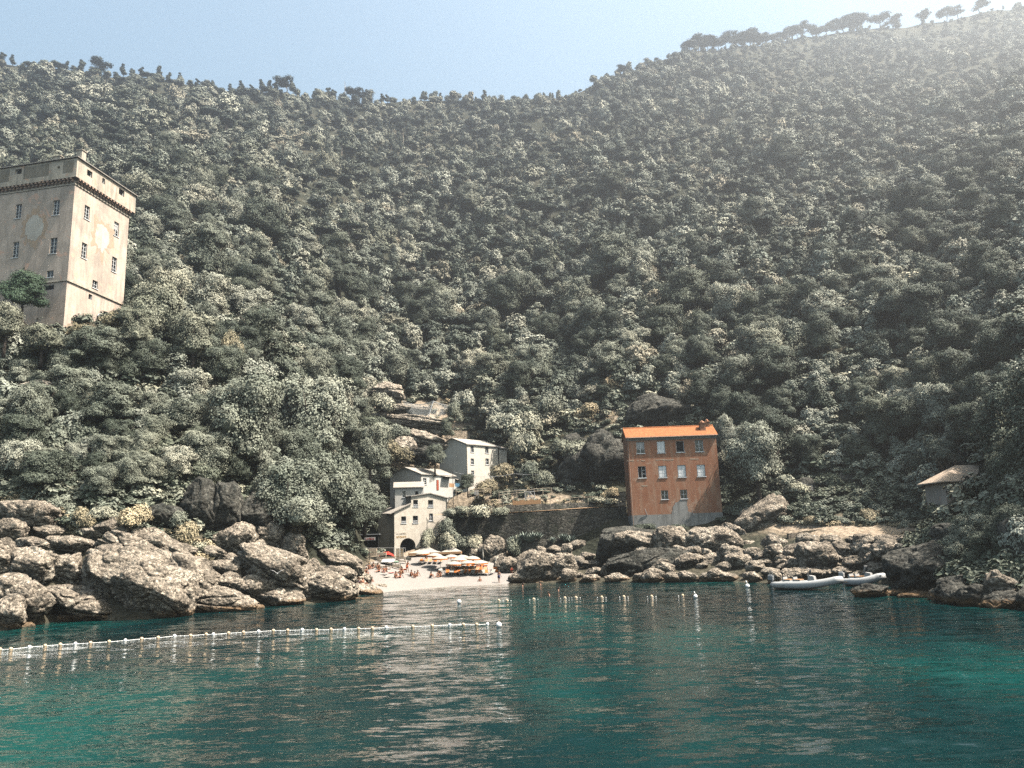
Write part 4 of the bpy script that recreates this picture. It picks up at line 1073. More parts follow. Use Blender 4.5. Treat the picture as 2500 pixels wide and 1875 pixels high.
# --- the pale houses of the hamlet
def gable_house(name, label, corner_px, Y, rlen, ryaw, llen, lyaw, zbot, wm, wins_r, wins_l, pitch_h, ridge_along='r', extra=None, roofm='slate', ov=.3):
    c = W(*corner_px, Y); zE = float(c[2])
    root = empty(name, (float(c[0]), float(c[1]), zbot), label, 'house')
    FR = Face(c, R_(ryaw)); FL = Face(c, R_(lyaw), True)
    hr = [window(FR, *w[:4], root, w[4], cols=2, rows=w[5] if len(w) > 5 else 2) for w in wins_r]
    hl = [window(FL, *w[:4], root, w[4], cols=2, rows=w[5] if len(w) > 5 else 2) for w in wins_l]
    mb = MB(); wall(mb, FR, 0, rlen, zbot, zE, hr); wall(mb, FL, 0, llen, zbot, zE, hl, gable=(llen/2, zE+pitch_h) if ridge_along == 'r' else None)
    A = np.array(FR.p(rlen, 0)); B = np.array(FL.p(llen, 0)); D = A+B-np.array([c[0], c[1], 0])
    P = lambda q, z: (q[0], q[1], z)
    mb.add([P(A, zbot), P(D, zbot), P(D, zE), P(A, zE)], [(0, 1, 2, 3)]); mb.add([P(D, zbot), P(B, zbot), P(B, zE), P(D, zE)], [(0, 1, 2, 3)])
    c3 = np.array([c[0], c[1], 0.0])
    if ridge_along == 'r':
        m0, m1 = (c3+B)/2, (A+D)/2; mb.add([P(A, zE), P(D, zE), P(m1, zE+pitch_h)], [(0, 1, 2)])
        ea, eb = (c3, A), (B, D)
    else:
        m0, m1 = (c3+A)/2, (B+D)/2
        mb.add([P(c3, zE), P(A, zE), P(m0, zE+pitch_h)], [(0, 1, 2)]); mb.add([P(B, zE), P(D, zE), P(m1, zE+pitch_h)], [(0, 1, 2)])
        ea, eb = (c3, B), (A, D)
    wparent(mb, 'wall', M[wm], root)
    rb = MB(); ax = (m1-m0)/np.linalg.norm(m1-m0)
    for (u, v) in (ea, eb):
        out = (u-m0)/np.linalg.norm(u-m0); sl = pitch_h/np.linalg.norm(u-m0)
        Q = [P(u+out*ov-ax*.2, zE-sl*ov), P(v+out*ov+ax*.2, zE-sl*ov), P(m1+ax*.2, zE+pitch_h), P(m0-ax*.2, zE+pitch_h)]
        T = [(x, y, z+.16) for x, y, z in Q]; rb.add(Q+T, [(3, 2, 1, 0), (4, 5, 6, 7), (0, 1, 5, 4), (1, 2, 6, 5), (3, 0, 4, 7), (2, 3, 7, 6)])
    rf = wparent(rb, 'roof', M[roofm], root)
    dp = MB(); dp.tube([FR.p(.12, zE-.1, .08), FR.p(.12, zbot+.3, .08)], .07, 6); wparent(dp, 'drainpipe', M['shadow_wall'], root)
    return root, FR, FL, zE, rf
z2 = lambda x, y: (850+x/4.484, 930+y/4.484)
def w2(x, y, w, h, k, rows=2): return (*z2(x, y), w/4.484, h/4.484, k, rows)
hu, FRu, FLu, zEu, rfu = gable_house('white_house', 'tall pale house with four dark windows, highest of the hamlet', z2(1290, 690), 168, 9.9, 47, 7.0, 152, 15.5, 'house_wall',
    [w2(1358,745,36,70,'glass'), w2(1518,755,36,70,'glass'), w2(1360,882,36,66,'glass'), w2(1522,882,36,66,'glass'), w2(1363,1003,32,45,'glass')], [], 1.5)
ex = MB(); A = FRu.p(10.2, 0); Fx = Face(np.array(A), R_(47)); wall(ex, Fx, 0, 2.6, 18.5, zEu-.5); 
b_ = Fx.p(2.6, 0, -5.0); a_ = Fx.p(2.6, 0)
ex.add([(a_[0], a_[1], 18.5), (b_[0], b_[1], 18.5), (b_[0], b_[1], zEu+.2), (a_[0], a_[1], zEu-.5)], [(0, 1, 2, 3)])
wparent(ex, 'side_wing', M['house_wall'], hu)
xr = MB(); Q = [Fx.p(0, zEu-.45, .3), Fx.p(3.0, zEu-.45, .3), Fx.p(3.0, zEu+.9, -4), Fx.p(0, zEu+.9, -4)]; xr.add(Q+[(x, y, z+.14) for x, y, z in Q], [(3, 2, 1, 0), (4, 5, 6, 7), (0, 1, 5, 4), (1, 2, 6, 5), (3, 0, 4, 7)]); wparent(xr, 'wing_roof', M['slate'], hu)

hm, FRm, FLm, zEm, rfm = gable_house('white_house', 'low white house with red door, middle of the hamlet', z2(790, 1018), 160, 10.5, 52, 7.2, 158, 11.5, 'house_white',
    [w2(838,1100,38,72,'glass',3)], [], 1.5)
dm = MB(); a, z1_ = FRm.hit(*z2(965, 1083)); a2, z0_ = FRm.hit(*z2(990, 1195)); FRm.box(dm, a, a2, z0_, z1_, .01, .08)
M['rust'] = simple('rust_red_paint', (0.30, 0.07, 0.04), .6, .2, 5)
door = wparent(dm, 'door', M['rust'], hm); door['label'] = 'rust red wooden door'
# annex with awning, right of the middle house
rx = empty('annex', FRm.p(7.6, 12.5, 1.5), 'small white lean-to with awning right of the red door', 'annex')
ax_ = MB(); Fa = Face(np.array(FRm.p(10.5, 0)), R_(52)); ha = [window(Fa, *w2(1190, 1103, 28, 42, 'glass'), rx) if False else None]
wh = window(Fa, *z2(1190, 1103), 28/4.484, 42/4.484, rx, 'glass'); wall(ax_, Fa, 0.02, 6.2, 11, zEm-.9, [wh])
q1 = Fa.p(6.2, 0); q2 = Fa.p(6.2, 0, -4); ax_.add([(q1[0], q1[1], 11), (q2[0], q2[1], 11), (q2[0], q2[1], zEm), (q1[0], q1[1], zEm-.9)], [(0, 1, 2, 3)])
wparent(ax_, 'wall', M['house_white'], rx)
ar = MB(); Q = [Fa.p(0.02, zEm-.85, .5), Fa.p(6.5, zEm-.85, .5), Fa.p(6.5, zEm+.35, -3.6), Fa.p(0.02, zEm+.35, -3.6)]; ar.add(Q+[(x, y, z+.12) for x, y, z in Q], [(3, 2, 1, 0), (4, 5, 6, 7), (0, 1, 5, 4), (1, 2, 6, 5), (3, 0, 4, 7)]); wparent(ar, 'roof', M['slate'], rx)
aw = MB(); a, z = FRm.hit(*z2(1020, 1040)); a3, _ = FRm.hit(*z2(1110, 1045)); Q = [FRm.p(a, z-.25, 1.2), FRm.p(a3, z-.25, 1.2), FRm.p(a3, z, .02), FRm.p(a, z, .02)]; aw.add(Q+[(x, y, q+.05) for x, y, q in Q], [(3, 2, 1, 0), (4, 5, 6, 7), (0, 1, 5, 4), (1, 2, 6, 5), (3, 0, 4, 7)]); wparent(aw, 'awning', M['canvas'], rx)
M['dblue'] = canvas('faded_blue_cloth', (0.07, 0.17, 0.26))
# laundry on a line in front of it
for x0, x1, y0, y1, mt, lb in ((1045, 1100, 1125, 1170, 'peach', 'brown towel hanging on the line beside the white annex'), (1112, 1162, 1125, 1165, 'dblue', 'blue towel hanging on the line beside the white annex')):
    lm = MB(); a, zt_ = FRm.hit(*z2(x0, y0)); b, zb_ = FRm.hit(*z2(x1, y1)); n_ = 8
    vs = [FRm.p(a+(b-a)*i/n_, zz, 1.6+.06*math.sin(i*1.9)) for zz in (zb_, zt_) for i in range(n_+1)]
    lm.add(vs, [(i, i+1, n_+2+i, n_+1+i) for i in range(n_)]); o = lm.build('hanging_towel', M['navy'] if False else M[mt]); sol = o.modifiers.new('thick', 'SOLIDIFY'); sol.thickness = .02; tag(o, lb, 'towel', 'laundry of the middle house')
# lower lean-to left of the middle house
rl_ = empty('shed', W(*z2(600, 1240), 154), 'small white shed with pale roof below the middle house', 'shed')
Fs = Face(W(*z2(590, 1175), 154), R_(8)); ls = 4.2; hs = [window(Fs, *z2(612, 1240), 34/4.484, 66/4.484, rl_, 'glass', rows=2), window(Fs, *z2(750, 1230), 40/4.484, 44/4.484, rl_, 'open')]
_, zt_ = Fs.hit(*z2(600, 1172)); sm = MB(); wall(sm, Fs, -1.4, ls, 8.5, zt_, hs); q1 = Fs.p(-1.4, 0); q2 = Fs.p(-1.4, 0, -4); sm.add([(q1[0], q1[1], 8.5), (q2[0], q2[1], 8.5), (q2[0], q2[1], zt_+1), (q1[0], q1[1], zt_)], [(0, 1, 2, 3)])
wparent(sm, 'wall', M['house_white'], rl_)
sr = MB(); Q = [Fs.p(-1.7, zt_+.02, .35), Fs.p(ls+.2, zt_+.02, .35), Fs.p(ls+.2, zt_+1.3, -3.2), Fs.p(-1.7, zt_+1.3, -3.2)]; sr.add(Q+[(x, y, z+.12) for x, y, z in Q], [(3, 2, 1, 0), (4, 5, 6, 7), (0, 1, 5, 4), (1, 2, 6, 5), (3, 0, 4, 7), (2, 3, 7, 6)]); wparent(sr, 'roof', M['slate'], rl_)

# lowest house: gable end towards the beach with an arch
def low_house():
    F = Face(W(*z2(505, 1450), 150), R_(30)); root = empty('stone_house', F.p(0, 2.0), 'pale stone house with dark arch beside the beach', 'house')
    s = lambda x, y: F.hit(*z2(x, y))
    L = s(1085, 1400)[0]; zL = s(505, 1440)[1]; zk_a, zk = s(690, 1345); pk_a, pk = s(890, 1235); zR = s(1085, 1285)[1]; z690 = s(690, 1265)[1]
    zb = 1.0
    hs = [window(F, *z2(738, 1340), 52/4.484, 76/4.484, root, 'rail'), window(F, *z2(903, 1342), 56/4.484, 76/4.484, root, 'rail'),
          window(F, *z2(608, 1520), 54/4.484, 74/4.484, root, 'rail'), window(F, *z2(736, 1515), 56/4.484, 78/4.484, root, 'rail'), window(F, *z2(908, 1490), 42/4.484, 78/4.484, root, 'glass', rows=2)]
    # arch opening: rectangle below, round head as a fan
    z5 = lambda x, y: (860+x/5.267, 1280+y/5.267)
    aL, za = F.hit(*z5(615, 300)); aR, _ = F.hit(*z5(815, 300)); ac = (aL+aR)/2; ra = (aR-aL)/2; _, zt = F.hit(*z5(715, 178)); zs = zt-ra
    mb = MB(); zcut = min(h[2] for h in hs)-.6; zcut = max(zt+.2, min(zcut, zt+1.0))
    wall(mb, F, 0, L, zcut, zL, [h for h in hs if h[3] < zL], .3)
    up = [h for h in hs if h[3] >= zL]
    wall(mb, F, zk_a, L, zL, zR, up, .3)
    mb.add([F.p(0, zL), F.p(zk_a, zL), F.p(zk_a, zk)], [(0, 1, 2)])
    mb.add([F.p(zk_a, zR), F.p(L, zR), F.p(pk_a, pk), F.p(zk_a, z690)], [(0, 1, 2, 3)])
    wall(mb, F, 0, aL, zb, zcut); wall(mb, F, aR, L, zb, zcut)
    n_ = 14
    for i in range(n_):
        t0, t1 = math.pi*i/n_, math.pi*(i+1)/n_
        p0 = (ac-ra*math.cos(t0), zs+ra*math.sin(t0)); p1 = (ac-ra*math.cos(t1), zs+ra*math.sin(t1))
        mb.add([F.p(*p0), F.p(*p1), F.p(p1[0], zcut), F.p(p0[0], zcut)], [(0, 1, 2, 3)]); mb.add([F.p(*p0), F.p(*p1), F.p(*p1, -1.2), F.p(*p0, -1.2)], [(0, 1, 2, 3)])
    for a in (aL, aR): mb.add([F.p(a, zb), F.p(a, zs), F.p(a, zs, -1.2), F.p(a, zb, -1.2)], [(0, 1, 2, 3)])
    D = 9
    mb.add([F.p(L, zb), F.p(L, zb, -D), F.p(L, zR, -D), F.p(L, zR)], [(0, 1, 2, 3)]); mb.add([F.p(zk_a, zk), F.p(zk_a, zk, -D), F.p(zk_a, z690, -D), F.p(zk_a, z690)], [(0, 1, 2, 3)])
    mb.add([F.p(0, zb, -D), F.p(L, zb, -D), F.p(L, zR, -D), F.p(0, zL, -D)], [(0, 1, 2, 3)])
    wparent(mb, 'wall', M['stone_wall'], root)
    dk = MB(); F.box(dk, aL-.3, aR+.3, zb, zt+.3, -1.5, -1.25); wparent(dk, 'arch_dark_back', M['dark'], root)  # near-black sheet standing for the unlit inside of the arch
    # flank, its shade painted as darker plaster
    fk = MB(); q = F.p(0, 0); 
    FF = Face(W(963, 1300, 150), R_(158), True)
    wall(fk, FF, 0.02, 3.6, zb, zL-.1); bq = FF.p(3.6, 0); fk.add([(bq[0], bq[1], zb), (bq[0], bq[1]+6, zb), (bq[0], bq[1]+6, zL), (bq[0], bq[1], zL-.1)], [(0, 1, 2, 3)])
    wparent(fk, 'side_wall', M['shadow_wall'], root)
    rf = MB()
    def slab(p, q):
        A_ = [F.p(p[0], p[1], .3), F.p(q[0], q[1], .3), F.p(q[0], q[1], -D-.2), F.p(p[0], p[1], -D-.2)]
        rf.add(A_+[(x, y, z+.17) for x, y, z in A_], [(3, 2, 1, 0), (4, 5, 6, 7), (0, 1, 5, 4), (1, 2, 6, 5), (2, 3, 7, 6), (3, 0, 4, 7)])
    slab((-1.0, zL-.35), (zk_a, zk+.02)); slab((zk_a-.15, z690-.02), (pk_a, pk+.02)); slab((pk_a, pk+.02), (L+.35, zR-.08))
    wparent(rf, 'roof', M['slate'], root)
    dp = MB(); dp.tube([F.p(L-.1, zR-.1, .1), F.p(L-.1, zR-4, .1)], .07, 6); wparent(dp, 'drainpipe', M['shadow_wall'], root)
    for txt, x, y, h_, mt in (('LA CANTINA', 567, 122, .34, 'wood'), ('RISTORANTE', 567, 163, .40, 'wood_y')):
        a, z = F.hit(*z5(x, y)); cu = bpy.data.curves.new('sign_text', 'FONT'); cu.body = txt; cu.size = h_*1.35; cu.extrude = .01
        to = bpy.data.objects.new('t', cu); COL.objects.link(to); dg = bpy.context.evaluated_depsgraph_get(); me = bpy.data.meshes.new_from_object(to.evaluated_get(dg)); COL.objects.unlink(to)
        w_ = max(v.co.x for v in me.vertices); sx = 1.62/w_*1.25; e, n_v = F.e, F.n; q = F.p(a, z-h_*.5, .03)
        me.transform(Matrix(((e[0]*sx, 0, n_v[0], q[0]), (e[1]*sx, 0, n_v[1], q[1]), (0, 1, 0, q[2]), (0, 0, 0, 1)))); me.transform(Matrix.Translation(-root.location))
        me.materials.clear(); me.materials.append(M[mt]); lpart(me, 'painted_lettering', root)
    return F
FLOW = low_house()

# the shaded snack bar under the trees with its white sign
def bar():
    F = Face(W(895, 1360, 149.5), R_(0)); root = empty('beach_bar', F.p(0, 4.0), 'dark open beach bar under the trees with white name board', 'bar')
    s = lambda px, py: F.hit(px, py)
    a0, zt = s(872, 1307); a1, _ = s(925, 1307); _, zb = s(895, 1362)
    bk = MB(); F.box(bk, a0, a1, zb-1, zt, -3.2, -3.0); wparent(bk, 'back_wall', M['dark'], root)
    rf = MB(); F.box(rf, a0-.3, a1+.2, zt, zt+.16, -3.4, .6); wparent(rf, 'flat_roof', M['grey'], root)
    ps = MB()
    for a in (a0+.1, (a0+a1)/2, a1-.1): ps.tube([F.p(a, zb-1, 0), F.p(a, zt, 0)], .06, 6)
    wparent(ps, 'posts', M['black'], root)
    sg = MB(); b0, z1_ = s(892, 1312); b1, z0_ = s(918, 1319); F.box(sg, b0, b1, z0_, z1_, .62, .68); sgo = wparent(sg, 'sign_board', M['white'], root)
    cu = bpy.data.curves.new('sign_text', 'FONT'); cu.body = 'LA PESCA'; cu.size = (z1_-z0_)*.9; cu.extrude = .01
    to = bpy.data.objects.new('t', cu); COL.objects.link(to); dg = bpy.context.evaluated_depsgraph_get(); me = bpy.data.meshes.new_from_object(to.evaluated_get(dg)); COL.objects.unlink(to)
    w_ = max(v.co.x for v in me.vertices); sx = (b1-b0)*.82/w_; q = F.p(b0+(b1-b0)*.09, z0_+(z1_-z0_)*.2, .7)
    me.transform(Matrix(((sx, 0, 0, q[0]), (0, 0, -1, q[1]), (0, 1, 0, q[2]), (0, 0, 0, 1)))); me.transform(Matrix.Translation(-root.location)); me.materials.clear(); me.materials.append(M['red']); lpart(me, 'lettering', sgo)
    ct = MB(); F.box(ct, a0+.4, a1-.4, zb-1, zb+.1, -1.6, -1.1); wparent(ct, 'counter', M['wood'], root)
bar()

# the hip roofed building on the right headland
def right_house():
    Y = 100.0; c = W(2304, 1178, Y); F = Face(c, R_(0)); L = 8.6; D = 5.0; zE = float(c[2]); zb = 5.0
    root = empty('boat_house', F.p(0, zb), 'ochre building with pale hipped roof behind the shaded headland', 'house')
    mb = MB(); F.box(mb, .1, L, zb, zE, -D, 0); wparent(mb, 'wall', M['tower_wall'], root)
    rb = MB(); o = .55; h = 2.3; P = [F.p(-o, zE, o), F.p(L+o, zE, o), F.p(L+o, zE, -D-o), F.p(-o, zE, -D-o)]; P2 = [(x, y, z+.14) for x, y, z in P]; R2 = [F.p(D/2+.6, zE+h, -D/2), F.p(L-.6, zE+h, -D/2)]
    rb.add(P+P2+R2, [(3, 2, 1, 0), (0, 1, 5, 4), (1, 2, 6, 5), (2, 3, 7, 6), (3, 0, 4, 7), (4, 5, 9, 8), (5, 6, 9), (6, 7, 8, 9), (7, 4, 8)]); wparent(rb, 'roof', M['tile_old'], root)
right_house()

# ---------------------------------------------------------------- walls, fences, nets
def strip_wall(name, pts, label, mat, thick=.7, cat='wall', topm=None, group=None):
    """pts: (px, py_top, py_bottom, Y)"""
    mb = MB(); P = []
    N = 60
    xs = [q[0] for q in pts]
    for i in range(N+1):
        px = xs[0]+(xs[-1]-xs[0])*i/N; t, b, Y = (np.interp(px, xs, [q[k] for q in pts]) for k in (1, 2, 3))
        T = W(px, t, Y); B = W(px, b, Y); jz = .12*noise.noise(Vector((T[0]*.9, 0, 4))); jy = .25*noise.noise(Vector((T[0]*.3, 0, 9)))
        P.append([(T[0], Y+jy, T[2]+jz), (T[0], Y+jy+thick, T[2]+jz), (B[0], Y+jy+thick, B[2]), (B[0], Y-.5+jy, B[2])])
    v = [q for p in P for q in p]; f = []
    for i in range(N):
        a, b = 4*i, 4*i+4
        f += [(a+3, b+3, b, a), (a, b, b+1, a+1), (a+1, b+1, b+2, a+2)]
    f += [(0, 1, 2, 3), (4*N+3, 4*N+2, 4*N+1, 4*N)]
    mb.add(v, f); o = mb.build(name, M[mat]); return tag(o, label, cat, group)
strip_wall('terrace_wall', [(1093,1258,1400,148.5),(1100,1250,1400,148.5),(1250,1254,1390,147.5),(1340,1248,1370,146.5),(1460,1240,1350,146.5),(1530,1238,1330,147)], 'long dark dry-stone terrace wall between beach and red house', 'masonry', .9)
strip_wall('terrace_wall', [(1235,1232,1252,151.5),(1330,1230,1246,151.5),(1460,1226,1240,152)], 'low dark wall strip under the netting fence', 'masonry', .5)
strip_wall('terrace_wall', [(1500,1203,1300,150.5),(1528,1200,1300,150)], 'narrow dark wall pier touching the left side of the red house', 'masonry', .9)
strip_wall('terrace_wall', [(1925,1302,1340,124),(2020,1290,1318,122),(2100,1292,1322,119),(2250,1294,1340,114)], 'rough stone wall holding up the orange path on the right', 'masonry_l', .8)
strip_wall('terrace_wall', [(1990,1218,1268,132),(2120,1224,1272,129),(2262,1228,1284,124)], 'dark stone wall behind the orange path', 'masonry', .6)
strip_wall('terrace_wall', [(1085,1050,1072,173),(1140,1052,1075,176)], 'small tan stone wall above the highest white house', 'masonry_l', .5)
# paths lying on the terraces
def ribbon(name, pts, label, mat):
    vs = []; n_ = len(pts)
    for px, py, Y, wd_ in pts:
        q = W(px, py, Y); vs += [(q[0], Y-wd_*.1, q[2]), (q[0], Y+wd_*.45, q[2]+.05), (q[0], Y+wd_, q[2]+.3)]
    N2 = []
    f = []
    for i in range(n_-1):
        for j in range(2): f.append((3*i+j, 3*i+3+j, 3*i+4+j, 3*i+1+j))
    me = bpy.data.meshes.new(name); me.from_pydata(vs, [], f); me.materials.append(M[mat]); o = bpy.data.objects.new(name, me); COL.objects.link(o)
    sb_ = o.modifiers.new('s', 'SUBSURF'); sb_.levels = 2; sb_.render_levels = 2
    return tag(o, label, None, None, 'structure')
ribbon('terrace_path', [(1055,1258,149.5,4),(1150,1250,149,4.5),(1250,1252,148.2,5),(1340,1246,147.3,5),(1460,1238,147.2,5),(1530,1236,147.6,5)], 'dry grassy path on top of the terrace wall', 'path')
False and ribbon('shore_path', [(1915,1302,124.5,5),(1960,1294,124,7),(2030,1288,122.6,8),(2110,1290,119.6,8),(2190,1291,117,8),(2270,1292,114,8)], 'orange earth path along the right shore', 'path')
# wooden fence and netting fence above the terrace wall
def fence(name, pts, label, posts, rails, ph, mat='wood', pr=.06, cat='fence', net=None):
    c = W(*pts[0]); root = empty(name, tuple(c), label, cat)
    xs = [p[0] for p in pts]; g_ = lambda px: W(px, np.interp(px, xs, [p[1] for p in pts]), np.interp(px, xs, [p[2] for p in pts]))
    pm = [g_(xs[0]+(xs[-1]-xs[0])*i/(posts-1)) for i in range(posts)]
    for q in pm:
        mb = MB(); mb.tube([(q[0], q[1], q[2]-.4), (q[0]+random.uniform(-.04, .04), q[1], q[2]+ph+random.uniform(-.06, .06))], pr, 6); wparent(mb, 'post', M[mat], root)
    for k in range(rails):
        mb = MB(); h_ = ph*(k+1)/rails-.08; mb.tube([(q[0], q[1]-pr, q[2]+h_+random.uniform(-.05, .05)) for q in pm], pr*.65, 6); wparent(mb, 'rail', M[mat], root)
    if net:
        mb = MB(); n_ = 24
        for i in range(net[0], net[1]):
            q, r_ = pm[i], pm[i+1]; v = []
            for j in range(n_+1):
                t = j/n_; z = q*(1-t)+r_*t; sag = .25*math.sin(math.pi*t); v += [(z[0], z[1]-.1, z[2]+.1), (z[0], z[1]-.1, z[2]+ph*.95-sag)]
            mb.add(v, [(2*j, 2*j+2, 2*j+3, 2*j+1) for j in range(n_)])
        o = wparent(mb, 'reed_screen', M['masonry_l'] if False else M['peach'], root); sm_ = o.modifiers.new('t', 'SOLIDIFY'); sm_.thickness = .04
    return root
z7 = lambda x, y: (1100+x/4.739, 1130+y/4.74)
fence('wooden_fence', [(*z7(560,400),152),(*z7(660,385),153),(*z7(780,375),153.5),(*z7(1010,350),155),(*z7(1170,345),156)], 'wooden two-rail fence climbing the path above the terrace', 7, 2, 1.0, 'wood')
fence('netting_fence', [(*z7(610,500),150.6),(*z7(740,495),150.6),(*z7(1050,480),150.6),(*z7(1380,470),150.8),(*z7(1700,455),151)], 'low post fence with reed screens along the terrace', 11, 1, 1.15, 'wood', .05, net=(1, 4))
fence('metal_railing', [(1912,1196,136),(1960,1194,136),(1985,1200,136)], 'thin metal railing above the shrub left of the orange path', 4, 3, 1.1, 'grey', .03, 'railing')
fence('metal_railing', [(760+60,1352,141),(880,1351,143.5),(990,1350,146)], 'pale handrail in front of the beach bar', 7, 1, 1.0, 'white', .035, 'railing')
fence('wooden_gate', [(1511,1236,146),(1534,1235,146)], 'small rail gate against the left side of the red house', 2, 3, 1.1, 'wood', .05, 'gate')
fence('wooden_fence', [(*z2(1180,1240),150),(*z2(1240,1235),152),(*z2(1560,1230),156)], 'short fence with white panel in front of the white houses', 6, 2, 1.0, 'wood', .05)
# white notice panel by the fence, square frame gate
gm = empty('garden_gate', W(*z7(917, 392), 153.8), 'white square gate with crossed bars on the fence path', 'gate'); q = W(*z7(917, 370), 153.8)
g1 = MB()
for dx in (-.95, 0, .95): g1.box((q[0]+dx, q[1], q[2]), (.14, .1, 1.35))
for dz in (-.6, .6): g1.box((q[0], q[1]-.06, q[2]+dz), (2.04, .1, .14))
wparent(g1, 'gate_frame', M['white'], gm); g2 = MB(); g2.tube([(q[0]-.9, q[1]-.1, q[2]-.55), (q[0], q[1]-.1, q[2]+.55)], .05, 5); g2.tube([(q[0], q[1]-.1, q[2]+.55), (q[0]+.9, q[1]-.1, q[2]-.55)], .05, 5); wparent(g2, 'cross_bars', M['white'], gm)
nb = MB(); q = W(*z7(300, 343), 155); nb.box(q, (.85, .06, .9)); nb.tube([(q[0]-.3, q[1]+.05, q[2]-1.2), (q[0]-.3, q[1]+.05, q[2]+.3)], .04, 5); nb.tube([(q[0]+.3, q[1]+.05, q[2]-1.2), (q[0]+.3, q[1]+.05, q[2]+.3)], .04, 5); tag(nb.build('notice_board', M['white']), 'white notice panel on the fence right of the hamlet', 'sign')
# poles and wires
def pole(px, py0, py1, Y, label, r=.07, mat='black'):
    a = W(px, py1, Y); b = W(px, py0, Y); mb = MB(); mb.tube([(a[0], a[1], a[2]-.5), (a[0], a[1], b[2])], [r, r*.75], 6); mb.box((a[0], a[1], b[2]-.15), (.9, .06, .06)); tag(mb.build('utility_pole', M[mat]), label, 'pole'); return Vector((a[0], a[1], b[2]-.1))
p1 = pole(1256, 1155, 1222, 158, 'dark slim pole carrying wires above the fence')
p2 = pole(1107, 1150, 1240, 152, 'dark slim pole in front of the white annex')
wq = MB()
def wire(a, b, sag): return [tuple(Vector(a).lerp(Vector(b), t/12)-Vector((0, 0, sag*4*(t/12)*(1-t/12)))) for t in range(13)]
wq.tube(wire(p1, W(1440, 1132, 166), 1.0), .03, 4); wq.tube(wire(p1-Vector((0, 0, 3.2)), W(1410, 1175, 163), .6), .025, 4); wq.tube(wire(p1, p2, .8), .025, 4)
tag(wq.build('overhead_wires', M['grey']), 'thin sagging wires strung from the slim pole to the crag', 'wire')
# rock-fall net
nr = empty('rockfall_net', W(1040, 1025, 178), 'steel rock-fall net sagging between leaning posts above the houses', 'net')
tp = [W(983, 978, 182), W(1058, 979, 179), W(1140, 982, 180)]; bt = [W(995, 1012, 181), W(1042, 1024, 177), W(1137, 1004, 179)]
for a, b in zip(tp[1:], bt[1:]):
    mb = MB(); mb.tube([b-np.array([0, 0, .5]), a], .12, 6); wparent(mb, 'post', M['grey'], nr)
def nq(u, v):
    k = 0 if u < .5 else 1; t = u*2-k; a = tp[k]*(1-t)+tp[k+1]*t; b = bt[k]*(1-t)+bt[k+1]*t
    a = a-np.array([0, 0, .9*4*t*(1-t)]); return a*(1-v)+b*v
mb = MB(); NU, NV = 46, 9
for i in range(-NV, NU, 1):
    for sgn in (1, -1):
        pts = []
        for j in range(NV+1):
            u = (i+(j if sgn > 0 else NV-j))/NU
            if 0 <= u <= 1: pts.append(tuple(nq(u, j/NV)))
        if len(pts) > 1: mb.tube(pts, .022, 3, cap=False)
wparent(mb, 'mesh', M['net'], nr); mb = MB(); mb.tube([tuple(nq(i/30, 0)) for i in range(31)], .07, 5); wparent(mb, 'top_cable', M['net'], nr)

# ---------------------------------------------------------------- shrubs, agaves, grass
def bush_mesh(seed, mat, n=1600, size=.3, R=1.0, H=1.0):
    r_ = random.Random(seed); bl = [((r_.uniform(-.5, .5)*R, r_.uniform(-.5, .5)*R, r_.uniform(.2, .75)*H), (.5*R, .5*R, .4*H)) for _ in range(6)]
    return cloud_mesh('bush', bl, n, size, seed, mat)
BM = {}
def bush(px, py, w, h, Y, mat, label, group=None, cat='bush', name='bush'):
    """py is the foot of the bush in the photo, w and h its apparent size"""
    q = W(px, py, Y); s = Y/FPX; R = w*s/2; H = h*s; key = (mat, int(px) % 4)
    if key not in BM: BM[key] = bush_mesh(sum(map(ord, mat))+7*(int(px) % 4), mat, 4500, .10)
    o = bpy.data.objects.new(name, BM[key]); COL.objects.link(o); o.location = q; o.scale = (R*.95, R*.95, H*.9); o.rotation_euler = (0, 0, px % 6.28)
    return tag(o, label, cat, group)
def tree_at(px, py, w, h, Y, mk, label, k=0, name='evergreen_tree', group=None, rot=None):
    q = W(px, py, Y); s = Y/FPX; r = w*s/2; H = h*s
    return plant_tree(tuple(q), r, k, mk, label, group, name, 'tree', squash=min(1.12, H/(r*1.72)), rot=rot)
M['pale2'] = foliage_mat('silver_green_leaves', [(0.0, (0.300, 0.305, 0.249)), (1.0, (0.340, 0.335, 0.281))])
tree_at(1856, 1225, 165, 190, 139, 'pale2', 'pale bushy tree standing right beside the red house', 1)
tree_at(1780, 1110, 80, 85, 148, 'pale2', 'small pale tree at the right corner of the red roof', 3)
tree_at(52, 775, 130, 135, 113, 'leaf_green', 'round fresh green tree in front of the tower at left', 2)
tree_at(385, 845, 190, 200, 124, 'leaf_pale', 'tall sunlit pale tree just right of the tower', 4)
tree_at(470, 900, 130, 150, 122, 'leaf_pale', 'sunlit pale tree, second right of the tower', 5)
tree_at(330, 860, 110, 120, 117, 'leaf_pale', 'pale shrubby tree touching the tower foot on its right', 6)
tree_at(10, 850, 110, 120, 108, 'leaf_pale', 'pale bushy tree below the green tree at left edge', 0)
tree_at(240, 900, 150, 90, 112, 'oak_mid', 'low tree spreading under the tower foot', 1)
tree_at(100, 880, 130, 80, 110, 'leaf_pale', 'low pale tree under the tower left face', 2)
tree_at(690, 1340, 210, 260, 108, 'oak_mid', 'largest dark tree hanging over the left rocks', 0)
tree_at(800, 1335, 210, 250, 122, 'oak_mid', 'large tree overhanging the beach bar', 2)
tree_at(890, 1290, 120, 150, 138, 'oak_mid', 'rounded tree covering the left flank of the stone house', 3)
tree_at(905, 1190, 140, 160, 147, 'oak_mid', 'rounded tree left of the middle white house', 4)
tree_at(590, 1180, 230, 230, 112, 'oak_mid', 'large grey-green tree above the dark cliff', 5)
